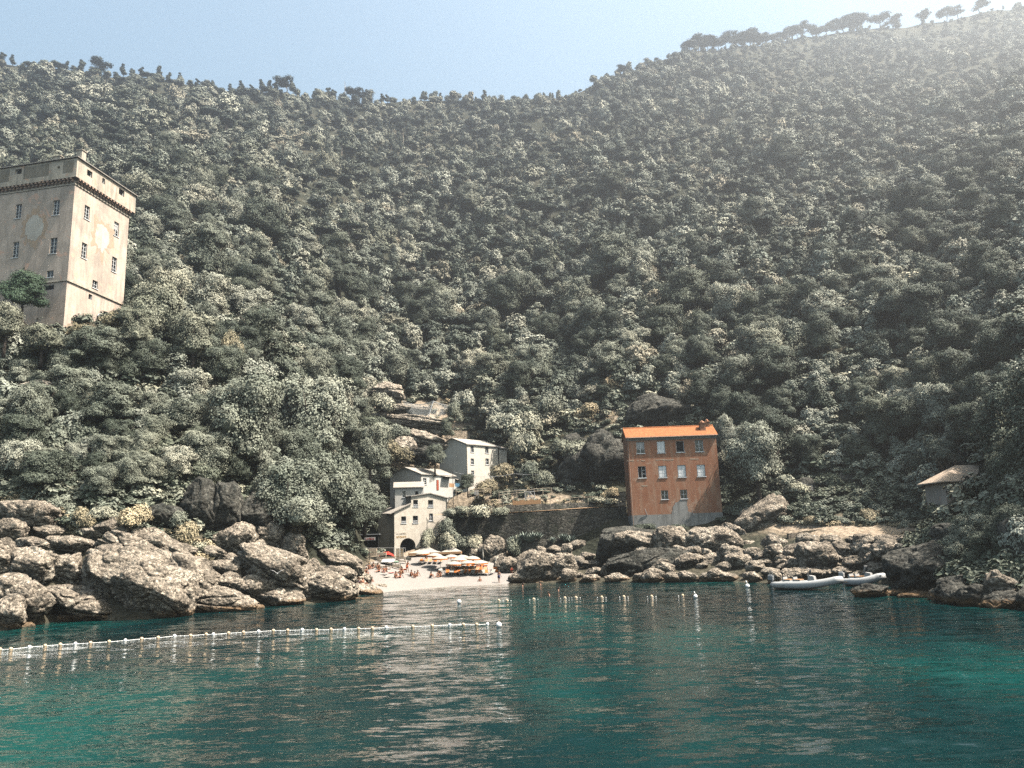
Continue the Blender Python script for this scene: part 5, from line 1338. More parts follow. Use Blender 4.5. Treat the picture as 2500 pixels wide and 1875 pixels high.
tree_at(760, 1150, 230, 220, 128, 'oak_pale', 'large pale tree, centre of the left headland', 6)
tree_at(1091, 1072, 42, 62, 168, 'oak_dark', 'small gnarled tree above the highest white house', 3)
tree_at(1062, 1150, 60, 62, 163, 'oak_mid', 'dark bushy tree between the two white houses', 1)
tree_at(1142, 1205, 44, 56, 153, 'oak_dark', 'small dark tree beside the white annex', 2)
for px, py, w, h, Y, m_, l_ in [
 (1232,1180,74,52,164,'leaf_dry','brown dry bush right of the highest white house'), (1190,1210,66,42,158,'leaf_dry','brown dry bush on the slope below the highest house'),
 (1275,1120,80,70,168,'leaf_pale','pale bush above the brown dry bush'), 
 (960,1130,90,60,158,'leaf_dry','orange dry bush above the middle house roof'), (975,1075,60,40,168,'oak_mid','bush on the ledge left of the highest house'),
 (930,1010,80,60,176,'leaf_pale','pale bush left of the steel net'), (1105,1030,50,50,174,'oak_mid','bush under the right end of the steel net'), (1130,1010,70,60,178,'oak_pale','pale bush right of the steel net'),
 (1100,1264,50,26,147.8,'oak_pale','hedge on the left end of the terrace wall'), (1130,1266,60,30,147.4,'oak_mid','hedge on the terrace wall, second from left'), (1175,1268,80,36,147.4,'oak_pale','hedge on the terrace wall, third from left'), (1225,1266,60,28,147.2,'oak_mid','hedge on the terrace wall, fourth from left'),
 (1085,1318,60,50,146.5,'oak_mid','dark shrub at the left end of the terrace wall base'), (1046,1345,46,62,145.5,'leaf_pale','pale oleander shrub beside the dark arch'), (1085,1345,60,40,145,'leaf_pale','pale shrub behind the white marquee'),
 (1120,1345,60,44,146,'oak_mid','shrub behind the right end of the marquee'), (1160,1345,50,40,146,'leaf_pale','pale shrub between marquee and round boulder'), (1255,1360,50,50,145,'oak_mid','shrub beside the round boulder'),
 (1470,1235,90,26,152,'leaf_pale','pale shrub at the right end of the netting fence'), (1490,1220,50,30,151,'leaf_dry','dry shrub by the rail gate'),
 (1290,1180,60,50,162,'oak_mid','dark bush above the wooden fence'), (1330,1190,50,50,161,'leaf_pale','pale bush at the end of the wooden fence'), (1395,1130,100,60,163,'leaf_pale','pale bush on the crag left of the red house'),
 (1290,1075,110,80,175,'leaf_pale','large pale bush on the slope between the houses'), (1220,1060,90,60,178,'oak_pale','pale bush on the slope above the white houses'), (1340,1020,80,70,184,'oak_mid','dark bush above the crag left of the red house'),
 (1500,965,90,50,186,'leaf_dry','dry orange scrub on the crag above the red house'), (1440,1020,70,40,178,'leaf_dry','dry scrub patch left above the red house'),
 (1962,1345,50,40,121,'leaf_pale','pale shrub on the boulders above the first boat'), (1940,1215,80,40,137,'leaf_pale','pale shrub under the metal railing'), (1990,1290,60,30,127,'leaf_dry','dry shrub at the left end of the orange path'),
 (2120,1280,60,40,122,'leaf_dry','dry scrub mound beside the orange path'), (2225,1292,50,22,115,'leaf_pale','small pale shrub at right end of the orange path'), (2060,1282,50,24,124,'oak_mid','small shrub behind the orange path'),
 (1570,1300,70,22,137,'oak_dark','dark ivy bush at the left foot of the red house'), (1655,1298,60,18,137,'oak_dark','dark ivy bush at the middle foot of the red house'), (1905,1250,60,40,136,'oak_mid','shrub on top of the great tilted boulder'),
 (200,1290,60,56,93,'leaf_dry','dry yellow shrub left of the round boulder'), (330,1290,90,60,93,'leaf_dry','dry golden shrub at top of the left rocks'), (250,1270,70,40,94,'leaf_pale','pale grass shrub behind the round boulder'),
 (460,1340,70,70,97,'leaf_dry','dry orange shrub at the foot of the dark cliff'), (60,1235,110,50,98,'leaf_dry','brown dry shrub above the mossy boulder'), (430,1290,60,40,97,'oak_mid','dark shrub under the cliff'),
 (150,1260,90,50,96,'oak_mid','grey shrub above the rocks at left'), (500,1180,90,60,106,'oak_dark','dark ivy on the cliff at left'), (700,1260,70,40,105,'oak_mid','shrub crowning the pale tipped crag'),
 (190,830,110,36,116,'leaf_dry','sunlit dry scrub at the tower foot'), (280,800,70,50,117,'leaf_dry','dry bare bush against the tower right face'), (570,880,60,80,128,'leaf_dry','reddish dry bush on the left headland')]:
    bush(px, py, w, h, Y, m_, l_)
for i in range(34):   # scrub over the dark right headland
    px = 2275+245*(i+random.random())/34; lo_ = np.interp(px, [2275, 2330, 2380, 2420, 2520], [1345, 1300, 1275, 1250, 1190]); py = random.uniform(lo_, 1400); Y = float(np.interp(py, [1150, 1400], [98, 78]))
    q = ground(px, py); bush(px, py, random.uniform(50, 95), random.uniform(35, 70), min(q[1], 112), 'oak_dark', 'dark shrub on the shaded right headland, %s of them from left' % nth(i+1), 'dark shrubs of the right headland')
# dark trees at right; those beyond the frame are added to shade the headland
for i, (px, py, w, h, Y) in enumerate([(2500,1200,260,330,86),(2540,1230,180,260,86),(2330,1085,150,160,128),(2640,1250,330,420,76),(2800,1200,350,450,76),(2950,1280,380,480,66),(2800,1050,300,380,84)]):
    tree_at(px, py, w, h, Y, 'oak_dark', 'large dark tree at or past the right edge, %s from left' % ORD[i], i, group='large dark trees of the right headland')
# the bare branched tree in front of the hip roofed building
bt_ = empty('bare_tree', W(2375, 1215, 106), 'bare dark branched tree before the hipped roof', 'tree'); mb = MB(); q0 = Vector(W(2378, 1225, 106))
r3 = random.Random(4)
def branch(p, d, L, r, n):
    e = p+d*L; mid = p+d*L*.5+Vector((r3.uniform(-.1, .1), 0, r3.uniform(-.1, .1)))*L*.4; mb.tube([p, mid, e], [r, r*.8, r*.55], 5)
    if n: 
        for k in range(3 if n > 2 else 2): branch(e if k else mid, (d+Vector((r3.uniform(-.75, .45), r3.uniform(-.4, .4), r3.uniform(-.15, .5)))).normalized(), L*.72, r*.55, n-1)
for d in ((-.55, 0, 1), (-.25, .1, 1), (-.9, 0, .75)): branch(q0, Vector(d).normalized(), 2.6, .15, 4)
wparent(mb, 'trunk_and_branches', M['bark'], bt_)
# agaves at the wall foot
am = MB()
for i in range(22):
    a = i*2.4; t = .35+.55*(i/22); L = 1.0
    d = Vector((math.cos(a)*math.cos(t*1.3), math.sin(a)*math.cos(t*1.3), math.sin(t*1.3))); sd = Vector((-math.sin(a), math.cos(a), 0))*.09; m_ = d*L*.5+Vector((0, 0, .06)); e = d*L
    am.add([-sd*.6, sd*.6, m_+sd, m_-sd, e, m_+Vector((0, 0, -.05))], [(0, 1, 2, 5), (0, 5, 3), (5, 2, 4), (3, 5, 4)])
AG = am.mesh('agave'); M['agave'] = simple('agave_leaf', (0.26, 0.30, 0.25), .5, .15, 5); AG.materials.append(M['agave'])
for i, (x, y) in enumerate([(720,860),(770,880),(860,850),(900,870),(960,840),(1020,830),(1290,840),(1320,860),(1180,870),(740,960),(700,900),(830,830),(930,860),(1400,880)]):
    q = W(*z7(x, y), 144.6); o = bpy.data.objects.new('agave', AG); COL.objects.link(o); s = random.uniform(1.2, 1.9); o.location = (q[0], q[1], q[2]-.9); o.scale = (s, s, s*1.1); o.rotation_euler = (0, 0, i)
    tag(o, 'spiky pale agave, %s of the row at the wall foot' % (ORD[i]+' listed' if i < 10 else '%dth listed' % (i+1)), 'agave', 'agaves at the foot of the terrace wall')
    w_ = MB()
ag_ledge = strip_wall('planting_ledge', [(1240,1322,1350,145.2),(1330,1316,1345,145),(1430,1320,1345,145.5)], 'dark stone ledge carrying the agaves', 'masonry', 1.6)
# undergrowth: low scrub and dry grass wherever the ground is open
def undergrowth():
    UC = bpy.data.collections.new('scrub')
    for k, (mt, n_, sz) in enumerate((('oak_mid', 260, .34), ('oak_dark', 260, .34), ('leaf_dry', 200, .3), ('leaf_pale', 220, .32))):
        me = bush_mesh(700+k, mt, n_, sz); UC.objects.link(bpy.data.objects.new('scrub', me))
    gr = MB(); r_ = random.Random(2)
    for i in range(60):
        a = r_.uniform(0, 6.28); rr = r_.uniform(0, .5); x, y = math.cos(a)*rr, math.sin(a)*rr; l = r_.uniform(.3, .8); dx, dy = math.cos(a)*l*.5, math.sin(a)*l*.5; s_ = .03
        gr.add([(x-s_, y, 0), (x+s_, y, 0), (x+dx*.4, y+dy*.4, l*.7), (x+dx, y+dy, l)], [(0, 1, 2), (0, 2, 3)])
    me = gr.mesh('tuft'); me.materials.append(M['leaf_dry']); UC.objects.link(bpy.data.objects.new('tuft', me))
    pts = []; idx = []; sc = []; rot = []
    def put(n, x0, x1, y0f, y1f, kinds, s0, s1):
        for _ in range(n):
            px = random.uniform(x0, x1); py = random.uniform(y0f(px), y1f(px)); q = ground(px, py)
            if (1070 < px < 1250 and 1060 < py < 1200 and q[1] < 176) or (930 < px < 1150 and 1110 < py < 1400 and q[1] < 165): continue
            s = random.uniform(s0, s1)*(1 if q[1] < 170 else 1.5)
            pts.append(tuple(q)); idx.append(random.choice(kinds)); sc.extend((s, s, s*random.uniform(.6, 1))); rot.extend((0, 0, random.uniform(0, 6.28)))
    f = lambda v: (lambda x: v)
    put(900, 0, 950, lambda x: np.interp(x, [0, 250, 600, 950], [1000, 1000, 1000, 1000]), lambda x: np.interp(x, [0, 250, 600, 900], [1250, 1300, 1330, 1370]), [0, 0, 1, 1, 3], .7, 1.6)
    put(500, 930, 1320, f(950), f(1240), [0, 1, 2, 3, 3, 4, 4], .5, 1.3)
    put(600, 1200, 1800, f(960), f(1235), [0, 0, 1, 1, 3, 4], .6, 1.4)
    put(500, 1760, 2280, f(1130), f(1285), [1, 1, 1, 0], .6, 1.5)
    put(700, 2230, 2560, lambda x: np.interp(x, [2230, 2300, 2400, 2440, 2500], [1320, 1300, 1270, 1150, 1080]), lambda x: np.interp(x, [2230, 2500], [1420, 1440]), [1], .8, 1.8)
    put(500, 0, 640, f(780), f(1000), [0, 3, 3, 2, 4], .6, 1.5)
    put(260, 1060, 1530, f(1228), f(1242), [4, 4, 4, 2], .35, .7)
    put(400, 2520, 2900, f(1150), f(1420), [1, 1, 0], .8, 1.8)
    put(200, 1910, 2270, f(1280), f(1288), [4, 4, 2], .35, .7)
    put(240, 150, 520, lambda x: 1255+(x-150)*.2, lambda x: 1300+(x-150)*.25, [4, 4, 2, 3], .5, 1.1)
    put(2600, -100, 2600, lambda x: ridge(max(-300, min(3100, x)))+6, lambda x: float(np.interp(x, BLX, BLY)), [0, 0, 1, 3], 1.2, 2.6)
    me = bpy.data.meshes.new('scrub_cover'); me.from_pydata(pts, [], [])
    me.attributes.new('kind_id', 'INT', 'POINT').data.foreach_set('value', idx)
    me.attributes.new('scl', 'FLOAT_VECTOR', 'POINT').data.foreach_set('vector', sc); me.attributes.new('rot', 'FLOAT_VECTOR', 'POINT').data.foreach_set('vector', rot)
    o = bpy.data.objects.new('scrub_cover', me); COL.objects.link(o); tag(o, 'low scrub and dry grass covering the open slopes', 'scrub', None, 'stuff')
    ng = bpy.data.node_groups['scatter'].copy()
    for n_ in ng.nodes:
        if n_.bl_idname == 'GeometryNodeCollectionInfo': n_.inputs['Collection'].default_value = UC
    md = o.modifiers.new('scatter', 'NODES'); md.node_group = ng
undergrowth()
# ridge pines against the sky, each one itself
def pine_mesh(seed, kind):
    r_ = random.Random(seed)
    if kind == 'umbrella':
        bl = [((r_.uniform(-2.8, 2.8), r_.uniform(-2.8, 2.8), 7.2+r_.uniform(-.4, .7)), (r_.uniform(1.3, 2.0), r_.uniform(1.3, 2.0), .85)) for i in range(9)]; th, n_, l_ = 6.6, 7, .10
    else:
        bl = [((r_.uniform(-.9, .9), r_.uniform(-.9, .9), 4.5+i*1.1), (1.7-.18*i, 1.7-.18*i, .8)) for i in range(6)]; th, n_, l_ = 9, 4, .04
    return cloud_mesh('crown', bl, 2200, .5, seed, 'needle', flat=.3), trunk_mb(r_, th, .2, 3.2 if kind == 'umbrella' else 1.6, n_, l_).mesh('trunk', True)
PM = {k: [pine_mesh(900+i+(50 if k == 'tall' else 0), k) for i in range(3)] for k in ('umbrella', 'tall')}
for k in PM:
    for a, b in PM[k]: b.materials.append(M['bark'])
sp = []
for i, (px, hh) in enumerate([(1515,26),(1683,32),(1706,42),(1719,30),(1728,40),(1740,32),(1752,30),(1770,36),(1788,42),(1800,30),(1815,36),(1832,44),(1842,32),(1850,40),(1862,36),(1875,34),(1895,30),(1912,34),(1935,36),(1948,30),(1960,38),(1985,28),(2000,32),(2018,34),(2040,36),(2050,34),(2062,40),(2073,36),(2085,44),(2094,34),(2103,40),(2150,44),(2182,36),(2255,34),(2310,36),(2340,36),(2395,38)]): sp.append((px, hh, 'umbrella'))
for px, hh in [(5,34),(30,30),(160,28),(200,34),(235,46),(300,34),(345,30),(385,36),(412,28),(440,30),(480,26),(520,26),(590,34),(612,26),(640,36),(655,34),(672,32),(697,44),(715,40),(770,32),(800,34),(815,32),(840,26),(862,40),(893,36),(935,28),(945,26),(1182,30),(1075,22),(1330,22)]: sp.append((px, hh, 'tall' if px not in (235, 697, 862) else 'umbrella'))
cnt = {'l': 0, 'r': 0}
sp.sort()
for px, hh, k in sp:
    P, Y = colkeys(px); q = W(px, P[8]+3, Y[8]-3); q[2] += .4*bumpz(q[0], q[1], Y[8]); S_ = hh*Y[8]/FPX*(1.25 if k == 'tall' else 1.0); me, tm = PM[k][int(px) % 3]
    side = 'l' if px < 1400 else 'r'; cnt[side] += 1
    e = empty('umbrella_pine' if k == 'umbrella' else 'pine_tree', tuple(q-np.array([0, 0, .6])), '%s, %s from left on the %s skyline ridge' % ('flat crowned pine' if k == 'umbrella' else 'slender pine', nth(cnt[side]), 'left' if side == 'l' else 'right'), 'pine', 'pines along the %s ridge' % ('left' if side == 'l' else 'right'))
    s = S_/(8.4 if k == 'umbrella' else 11.0); wx = 1.35 if k == 'umbrella' else 1.1; e.scale = (s*wx, s*wx, s); e.rotation_euler = (0, 0, px % 6.28); lpart(me, 'crown', e); lpart(tm, 'trunk', e)

# pale dead trunks standing in the wood
for i, (px, py, hh) in enumerate([(984,345,34),(834,378,32),(1326,235,24),(2168,430,30),(842,215,30)]):
    q = ground(px, py+10); H_ = hh*q[1]/FPX; e = empty('dead_tree', tuple(q), 'bare pale dead tree trunk, %s of five across the upper wood' % nth([5, 1, 4, 3, 2].index(i+1) if False else sorted([984, 834, 1326, 2168, 842]).index(px)+1), 'tree', 'dead trees in the wood')
    mb = MB(); rr = random.Random(i); mb.tube([(0, 0, -1), (0, 0, 0), (.1, 0, H_*.6), (rr.uniform(-.4, .4), 0, H_*1.25)], [.3, .26, .17, .05], 6)
    for k in range(6):
        z = H_*rr.uniform(.5, 1.15); a = rr.uniform(0, 6.28); l_ = H_*rr.uniform(.12, .3); mb.tube([(.08, 0, z), (math.cos(a)*l_, math.sin(a)*l_, z+l_*.6)], [.08, .02], 4)
    lpart(mb.mesh('trunk'), 'trunk', e, M['wood'])

# ---------------------------------------------------------------- boats
def rib(px0, py0, px1, py1, label, second=False):
    a = onz(px0, py0); b = onz(px1, py1); d = b-a; L = float(np.hypot(d[0], d[1])); yaw = math.atan2(d[1], d[0])
    root = empty('rubber_boat', (float(a[0]), float(a[1]), 0), label, 'boat', 'rubber boats moored at the right shore'); root.rotation_euler = (0, 0, yaw); root.scale = (1, 1, 1.28)
    hw = 1.0; 
    def path(s): 
        pts = []
        for i in range(15):
            t = i/14; x = -.3+t*(L-.9); y = s*hw*(1 if t < .55 else math.cos((t-.55)/.45*math.pi/2*.92)); z = .42+.40*max(0, (t-.45)/.55)**1.8; pts.append((x, y, z))
        return pts
    tb = MB(); P1 = path(1); P2 = path(-1); full = P1+[(L-.55, 0, .88)]+P2[::-1]
    rad = [.16]+[.29]*3+[.33]*(len(full)-8)+[.29]*3+[.16]; tb.tube(full, rad, 12); lpart(tb.mesh('tube', True), 'inflatable_tube', root, M['rubber'])
    st = MB(); st.tube([(x, y*1.28, z-.02) for x, y, z in full], .035, 6); lpart(st.mesh('s', True), 'rubbing_strake', root, M['peach'] if second else M['grey'])
    hl = MB(); ring = []
    for i in range(11):
        t = i/10; x = -.1+t*(L-1.2); w_ = .8*(1 if t < .5 else math.cos((t-.5)/.5*math.pi/2*.9)); z = .35+.5*max(0, (t-.45)/.55)**1.8
        ring.append([(x, -w_, z), (x, 0, z-.42+.12*t), (x, w_, z), (x, w_*.95, z+.12), (x, -w_*.95, z+.12)])
    v = [q for r_ in ring for q in r_]; f = []
    for i in range(10):
        for j in range(5): f.append((5*i+j, 5*i+(j+1) % 5, 5*i+5+(j+1) % 5, 5*i+5+j))
    f += [(4, 3, 2, 1, 0), tuple(50+j for j in range(5))]; hl.add(v, f); lpart(hl.mesh('h'), 'hull', root, M['grey'] if not second else M['white'])
    cs = MB(); cx = L*.52; cs.hexa([(cx-.35, -.4, .5), (cx+.55, -.4, .5), (cx+.55, .4, .5), (cx-.35, .4, .5), (cx-.2, -.38, 1.25), (cx+.4, -.3, 1.18), (cx+.4, .3, 1.18), (cx-.2, .38, 1.25)]); co_ = lpart(cs.mesh('c'), 'console', root, M['white'])
    ws = MB(); ws.hexa([(cx-.18, -.36, 1.25), (cx-.12, -.36, 1.25), (cx-.12, .36, 1.25), (cx-.18, .36, 1.25), (cx-.02, -.26, 1.72), (cx+.03, -.26, 1.72), (cx+.03, .26, 1.72), (cx-.02, .26, 1.72)]); lpart(ws.mesh('w'), 'windscreen', co_, M['glass'])
    hp = MB(); hp.tube([(cx-.25, -.42, 1.2), (cx-.15, -.36, 1.8), (cx-.15, .36, 1.8), (cx-.25, .42, 1.2)], .03, 6); lpart(hp.mesh('w'), 'grab_rail', co_, M['white'])
    for k, (x, w_, cm) in enumerate(((L*.18, .9, 'peach'), (L*.33, .9, 'peach'))):
        se = MB(); se.box((x, 0, .68), (w_, 1.2, .3)); se.box((x-.38, 0, .92), (.14, 1.15, .34), ry=-.2); so_ = lpart(se.mesh('s'), 'seat', root, M['white']); cu = MB(); cu.box((x+.05, 0, .86), (w_*.85, 1.1, .08)); lpart(cu.mesh('c'), 'cushion', so_, M[cm])
    bp = MB(); bp.hexa([(L*.66, -.6, .72), (L*.86, -.25, .95), (L*.86, .25, .95), (L*.66, .6, .72), (L*.66, -.55, .86), (L*.86, -.22, 1.06), (L*.86, .22, 1.06), (L*.66, .55, .86)]); lpart(bp.mesh('b'), 'bow_pad', root, M['canvas'])
    om = MB(); om.box((-.62, 0, 1.0), (.62, .42, .42), ry=.1); om.box((-.66, 0, 1.22), (.45, .34, .12)); om.box((-.55, 0, .45), (.2, .16, .9)); om.tube([(-.6, 0, .1), (-.5, 0, -.3)], .1, 6); oo = om.mesh('o'); o_ = lpart(oo, 'outboard_motor', root, M['grey' if not second else 'white']); bv = o_.modifiers.new('b', 'BEVEL'); bv.width = .07; bv.segments = 2
    ms = MB(); ms.tube([(-.1, -.7, .6), (-.1, -.7, 1.5)], .025, 6); ms.sph((-.1, -.7, 1.55), .06, 6); lpart(ms.mesh('m'), 'stern_light', root, M['white'])
    return root
rib(1897, 1438, 2068, 1441, 'white rubber boat with grey motor, the nearer of two')
rib(2070, 1430, 2172, 1432, 'second white rubber boat, partly behind the dark rock', True)
mr = MB(); mr.tube(wire(W(1797, 1407, 118), W(1822, 1402, 118), .1), .045, 5); tag(mr.build('mooring_rope', M['white']), 'white mooring rope tied round the waterline rock', 'rope')

# ---------------------------------------------------------------- floats and buoys
def buoy_line(pts, label, bead=.33, full=True, fr=.17):
    W0 = [Vector(onz(*p)) for p in pts]; root = empty('buoy_line', W0[0], label, 'buoy line'); rb = MB()
    for i in range(len(W0)-1):
        a, b = W0[i], W0[i+1]; L = (b-a).length; n_ = max(1, int(L/bead))
        if full: rb.tube([(a.x, a.y, .03), (b.x, b.y, .03)], .02, 4)
        for j in range(n_):
            t = (j+.5)/n_
            if not full and abs(t-.5)*L < L/2-.55: continue
            p = a.lerp(b, t); rb.sph((p.x, p.y, .02), .05, 5, sq=.9)
    wparent(rb, 'rope_with_beads', M['float_w'], root)
    fm = MB(); fm.lathe((0, 0, 0), [(.001, -.10), (.12, -.09), (.17, 0), (.17, .1), (.13, .19), (.05, .23), (.001, .235)], 12); me = fm.mesh('float', True); me.materials.append(M['float_o']); me2 = me.copy(); me2.materials.clear(); me2.materials.append(M['float_w'])
    for i, p in enumerate(W0):
        o = lpart(me if (i % 3 or not full) else me2, 'float', root); o.location = p-root.location; o.scale = (fr/.17*.78,)*3; o.rotation_euler = (random.uniform(-.2, .2), random.uniform(-.2, .2), 0)
buoy_line([(-40,1590),(0,1587),(26,1586),(72,1581),(110,1578),(147,1575),(184,1573),(221,1571),(266,1568),(306,1565),(346,1561),(386,1558),(426,1554),(465,1553),(503,1550),(521,1550),(558,1547),(594,1545),(631,1543),(667,1541),(702,1540),(738,1539),(773,1539),(808,1538),(841,1537),(875,1536),(909,1535),(943,1533),(1008,1531),(1055,1529),(1098,1527),(1131,1526),(1164,1526),(1190,1525)], 'long rope of orange and white floats crossing the left water')
buoy_line([(1218,1467),(1238,1467),(1303,1464),(1379,1461),(1406,1460),(1469,1459),(1523,1458),(1591,1457),(1667,1455)], 'distant broken line of small floats off the beach', .3, False, .2)
def buoy(px, py, rpx, label, kind='ball'):
    q = onz(px, py); r_ = rpx*q[1]/FPX; mb = MB(); root = empty('mooring_buoy', (q[0], q[1], 0), label, 'buoy', 'white mooring buoys')
    mb.sph((0, 0, r_*.72), r_, 12); lpart(mb.mesh('b', True), 'ball', root, M['float_w']); t = MB()
    if kind == 'ball': t.tube([(0, 0, -r_*.6), (0, 0, -.02)], r_*.4, 8); t.tube([(0, 0, r_*1.6), (0, 0, r_*1.9)], r_*.14, 8)
    else: t.tube([(0, 0, r_*1.5), (-r_*.2, 0, r_*2.4), (-r_*.5, 0, r_*2.9)], [r_*.3, r_*.22, r_*.3], 8)
    lpart(t.mesh('t', True), 'top_eye', root, M['float_w'])
buoy(1218, 1531, 6.8, 'big white ball buoy at the end of the float rope'); buoy(1121, 1473, 5.2, 'white ball buoy off the beach')
buoy(1698, 1460, 5.0, 'white buoy with upright neck off the red house', 'neck'); buoy(1825, 1435, 5.4, 'white buoy with neck left of the boats', 'neck')

# ---------------------------------------------------------------- beach furniture
def umbrella_mesh():
    n_ = 8; cv = MB(); top = (0, 0, 2.25); pr = [(.001, 2.3), (.45, 2.2), (.8, 2.02), (1.02, 1.84)]
    cv.lathe((0, 0, 0), pr, n_*2); vs = []
    for i in range(n_*2):
        a = 2*math.pi*i/(n_*2); a2 = 2*math.pi*(i+1)/(n_*2); r_ = 1.02
        cv.add([(r_*math.cos(a), r_*math.sin(a), 1.84), (r_*math.cos(a2), r_*math.sin(a2), 1.84), (r_*math.cos((a+a2)/2), r_*math.sin((a+a2)/2), 1.58)], [(0, 1, 2)], 1)
        cv.add([(r_*math.cos(a), r_*math.sin(a), 1.84), (r_*math.cos(a2), r_*math.sin(a2), 1.84), (r_*math.cos(a2), r_*math.sin(a2), 1.66), (r_*math.cos(a), r_*math.sin(a), 1.66)], [(0, 1, 2, 3)], 1)
    pl = MB(); pl.tube([(0, 0, -.3), (0, 0, 2.36)], .03, 6)
    rb = MB()
    for i in range(n_):
        a = 2*math.pi*i/n_; rb.tube([(0, 0, 1.7), (.6*math.cos(a), .6*math.sin(a), 2.02)], .01, 3)
    c = cv.mesh('canopy'); c.materials.append(M['canvas']); c.materials.append(M['orange']); p = pl.mesh('pole'); p.materials.append(M['white']); r_ = rb.mesh('ribs'); r_.materials.append(M['white'])
    return c, p, r_
UM = umbrella_mesh()
z3 = lambda x, y: (1000+x/8.508, 1330+y/8.508)
def on_beach_depth(px, py): return beach_pt(px, py)
UML = ['first and leftmost, small one under the marquee', 'second from left, upper row', 'third from left, second row', 'upper row, left of the three joined', 'upper row, middle one', 'upper row, rightmost', 'middle row, tucked under the upper pair', 'front row, leftmost', 'front row, middle', 'front row, right, over the red cloths']
for i, (x, y) in enumerate([(285,195),(520,240),(640,295),(870,265),(1095,275),(1305,300),(1040,330),(920,415),(1215,395),(1480,390)]):
    px, py = z3(x, y); s0 = .93 if i == 0 else 1.0
    # canopy rim is at 1.84 m: find the foot on the beach under it
    foot = None
    for k in range(40):
        fy = py+10+k*.8; f_ = beach_pt(px, fy); q = proj((f_.x, f_.y, f_.z+1.84*s0))
        if q[1] >= py: foot = f_; break
    foot = foot or beach_pt(px, py+25)
    e = empty('beach_umbrella', foot, 'cream and orange beach umbrella, %s' % UML[i], 'umbrella', 'open beach umbrellas'); s = s0*1.32; e.scale = (s, s, s0*1.05); e.rotation_euler = (random.uniform(-.04, .04), random.uniform(-.04, .04), i)
    lpart(UM[0], 'canopy', e); lpart(UM[1], 'pole', e); lpart(UM[2], 'ribs', e)
cl = MB(); cl.lathe((0, 0, 0), [(.10, .95), (.17, 1.05), (.12, 1.7), (.05, 2.2), (.001, 2.4)], 10); clm = cl.mesh('folded_canopy', True); clm.materials.append(M['canvas'])
cp = MB(); cp.tube([(0, 0, -.3), (0, 0, 1.0)], .035, 6); cpm = cp.mesh('pole'); cpm.materials.append(M['white'])
for (x, y, lb) in ((1530, 440, 'closed umbrella standing behind the red cloths'), (1800, 590, 'closed umbrella on an orange table at right of the beach')):
    f_ = beach_pt(*z3(x, y)); e = empty('closed_umbrella', f_, lb, 'umbrella'); e.scale = (1, 1, 1.05); lpart(clm, 'folded_canopy', e); lpart(cpm, 'pole', e)
# marquee
def marquee():
    f0 = W(1001, 1350, 145.0); f1 = W(1128, 1350, 145.0); w_ = f1[0]-f0[0]; zr = float(f0[2]); D = 4.5; ang = 0
    root = empty('marquee', (f0[0], 143.0, 2.0), 'long white twin-peaked marquee with scalloped orange valance behind the umbrellas', 'marquee')
    cv = MB(); x0, x1 = f0[0], f1[0]; xm = x0+w_*.62; y0, y1 = 142.5, 147.0
    for a, b in ((x0, xm), (xm, x1)):
        c = ((a+b)/2, (y0+y1)/2, zr+1.25); N = 6
        cor = [(a, y0, zr), (b, y0, zr), (b, y1, zr), (a, y1, zr)]
        for i in range(4):
            p, q = np.array(cor[i]), np.array(cor[(i+1) % 4]); ct = np.array(c)
            prev = None
            for k in range(N+1):
                t = k/N; zz = (1-(1-t)**1.0); l = p+(ct-p)*t; r_ = q+(ct-q)*t; sag = -.18*math.sin(math.pi*t); l = (l[0], l[1], l[2]+sag); r_ = (r_[0], r_[1], r_[2]+sag)
                if prev: cv.add([prev[0], prev[1], r_, l], [(0, 1, 2, 3)])
                prev = (l, r_)
    wparent(cv, 'canopy', M['canvas'], root)
    vl = MB(); n_ = 40
    for i in range(n_):
        a = x0+w_*i/n_; b = x0+w_*(i+1)/n_; m_ = (a+b)/2; vl.add([(a, y0, zr), (b, y0, zr), (b, y0, zr-.32), (m_, y0-.01, zr-.48), (a, y0, zr-.32)], [(4, 3, 2, 1, 0)])
    for x in (x0, x1):
        for i in range(16):
            a = y0+(y1-y0)*i/16; b = y0+(y1-y0)*(i+1)/16; vl.add([(x, a, zr), (x, b, zr), (x, b, zr-.32), (x, (a+b)/2, zr-.48), (x, a, zr-.32)], [(0, 1, 2, 3, 4)])
    wparent(vl, 'valance', M['peach'], root)
    for x in (x0+.05, xm, x1-.05):
        for y in (y0+.05, y1-.05):
            ps = MB(); ps.tube([(x, y, 2.0), (x, y, zr)], .05, 6); wparent(ps, 'post', M['white'], root)
marquee()
# loungers
def lounger_mesh(fab):
    fr = MB()
    for y in (-.3, .3): fr.tube([(-.95, y, .32), (.3, y, .32), (.95, y, .75)], .025, 5)
    lg = MB(); lg.tube([(0, 0, 0), (0, 0, .32)], .022, 5)
    sh = MB(); sh.add([(-.92, -.28, .345), (-.92, .28, .345), (.28, .28, .345), (.28, -.28, .345), (.93, .28, .77), (.93, -.28, .77)], [(0, 3, 2, 1), (3, 5, 4, 2)])
    sh.add([(-.92, -.28, .315), (-.92, .28, .315), (.28, .28, .315), (.28, -.28, .315), (.93, .28, .74), (.93, -.28, .74)], [(1, 2, 3, 0), (2, 4, 5, 3)])
    a = fr.mesh('frame'); a.materials.append(M['white']); l = lg.mesh('leg'); l.materials.append(M['white']); s = sh.mesh('sheet'); s.materials.append(M[fab]); return a, l, s
LM = {f: lounger_mesh(f) for f in ('orange', 'canvas', 'peach')}
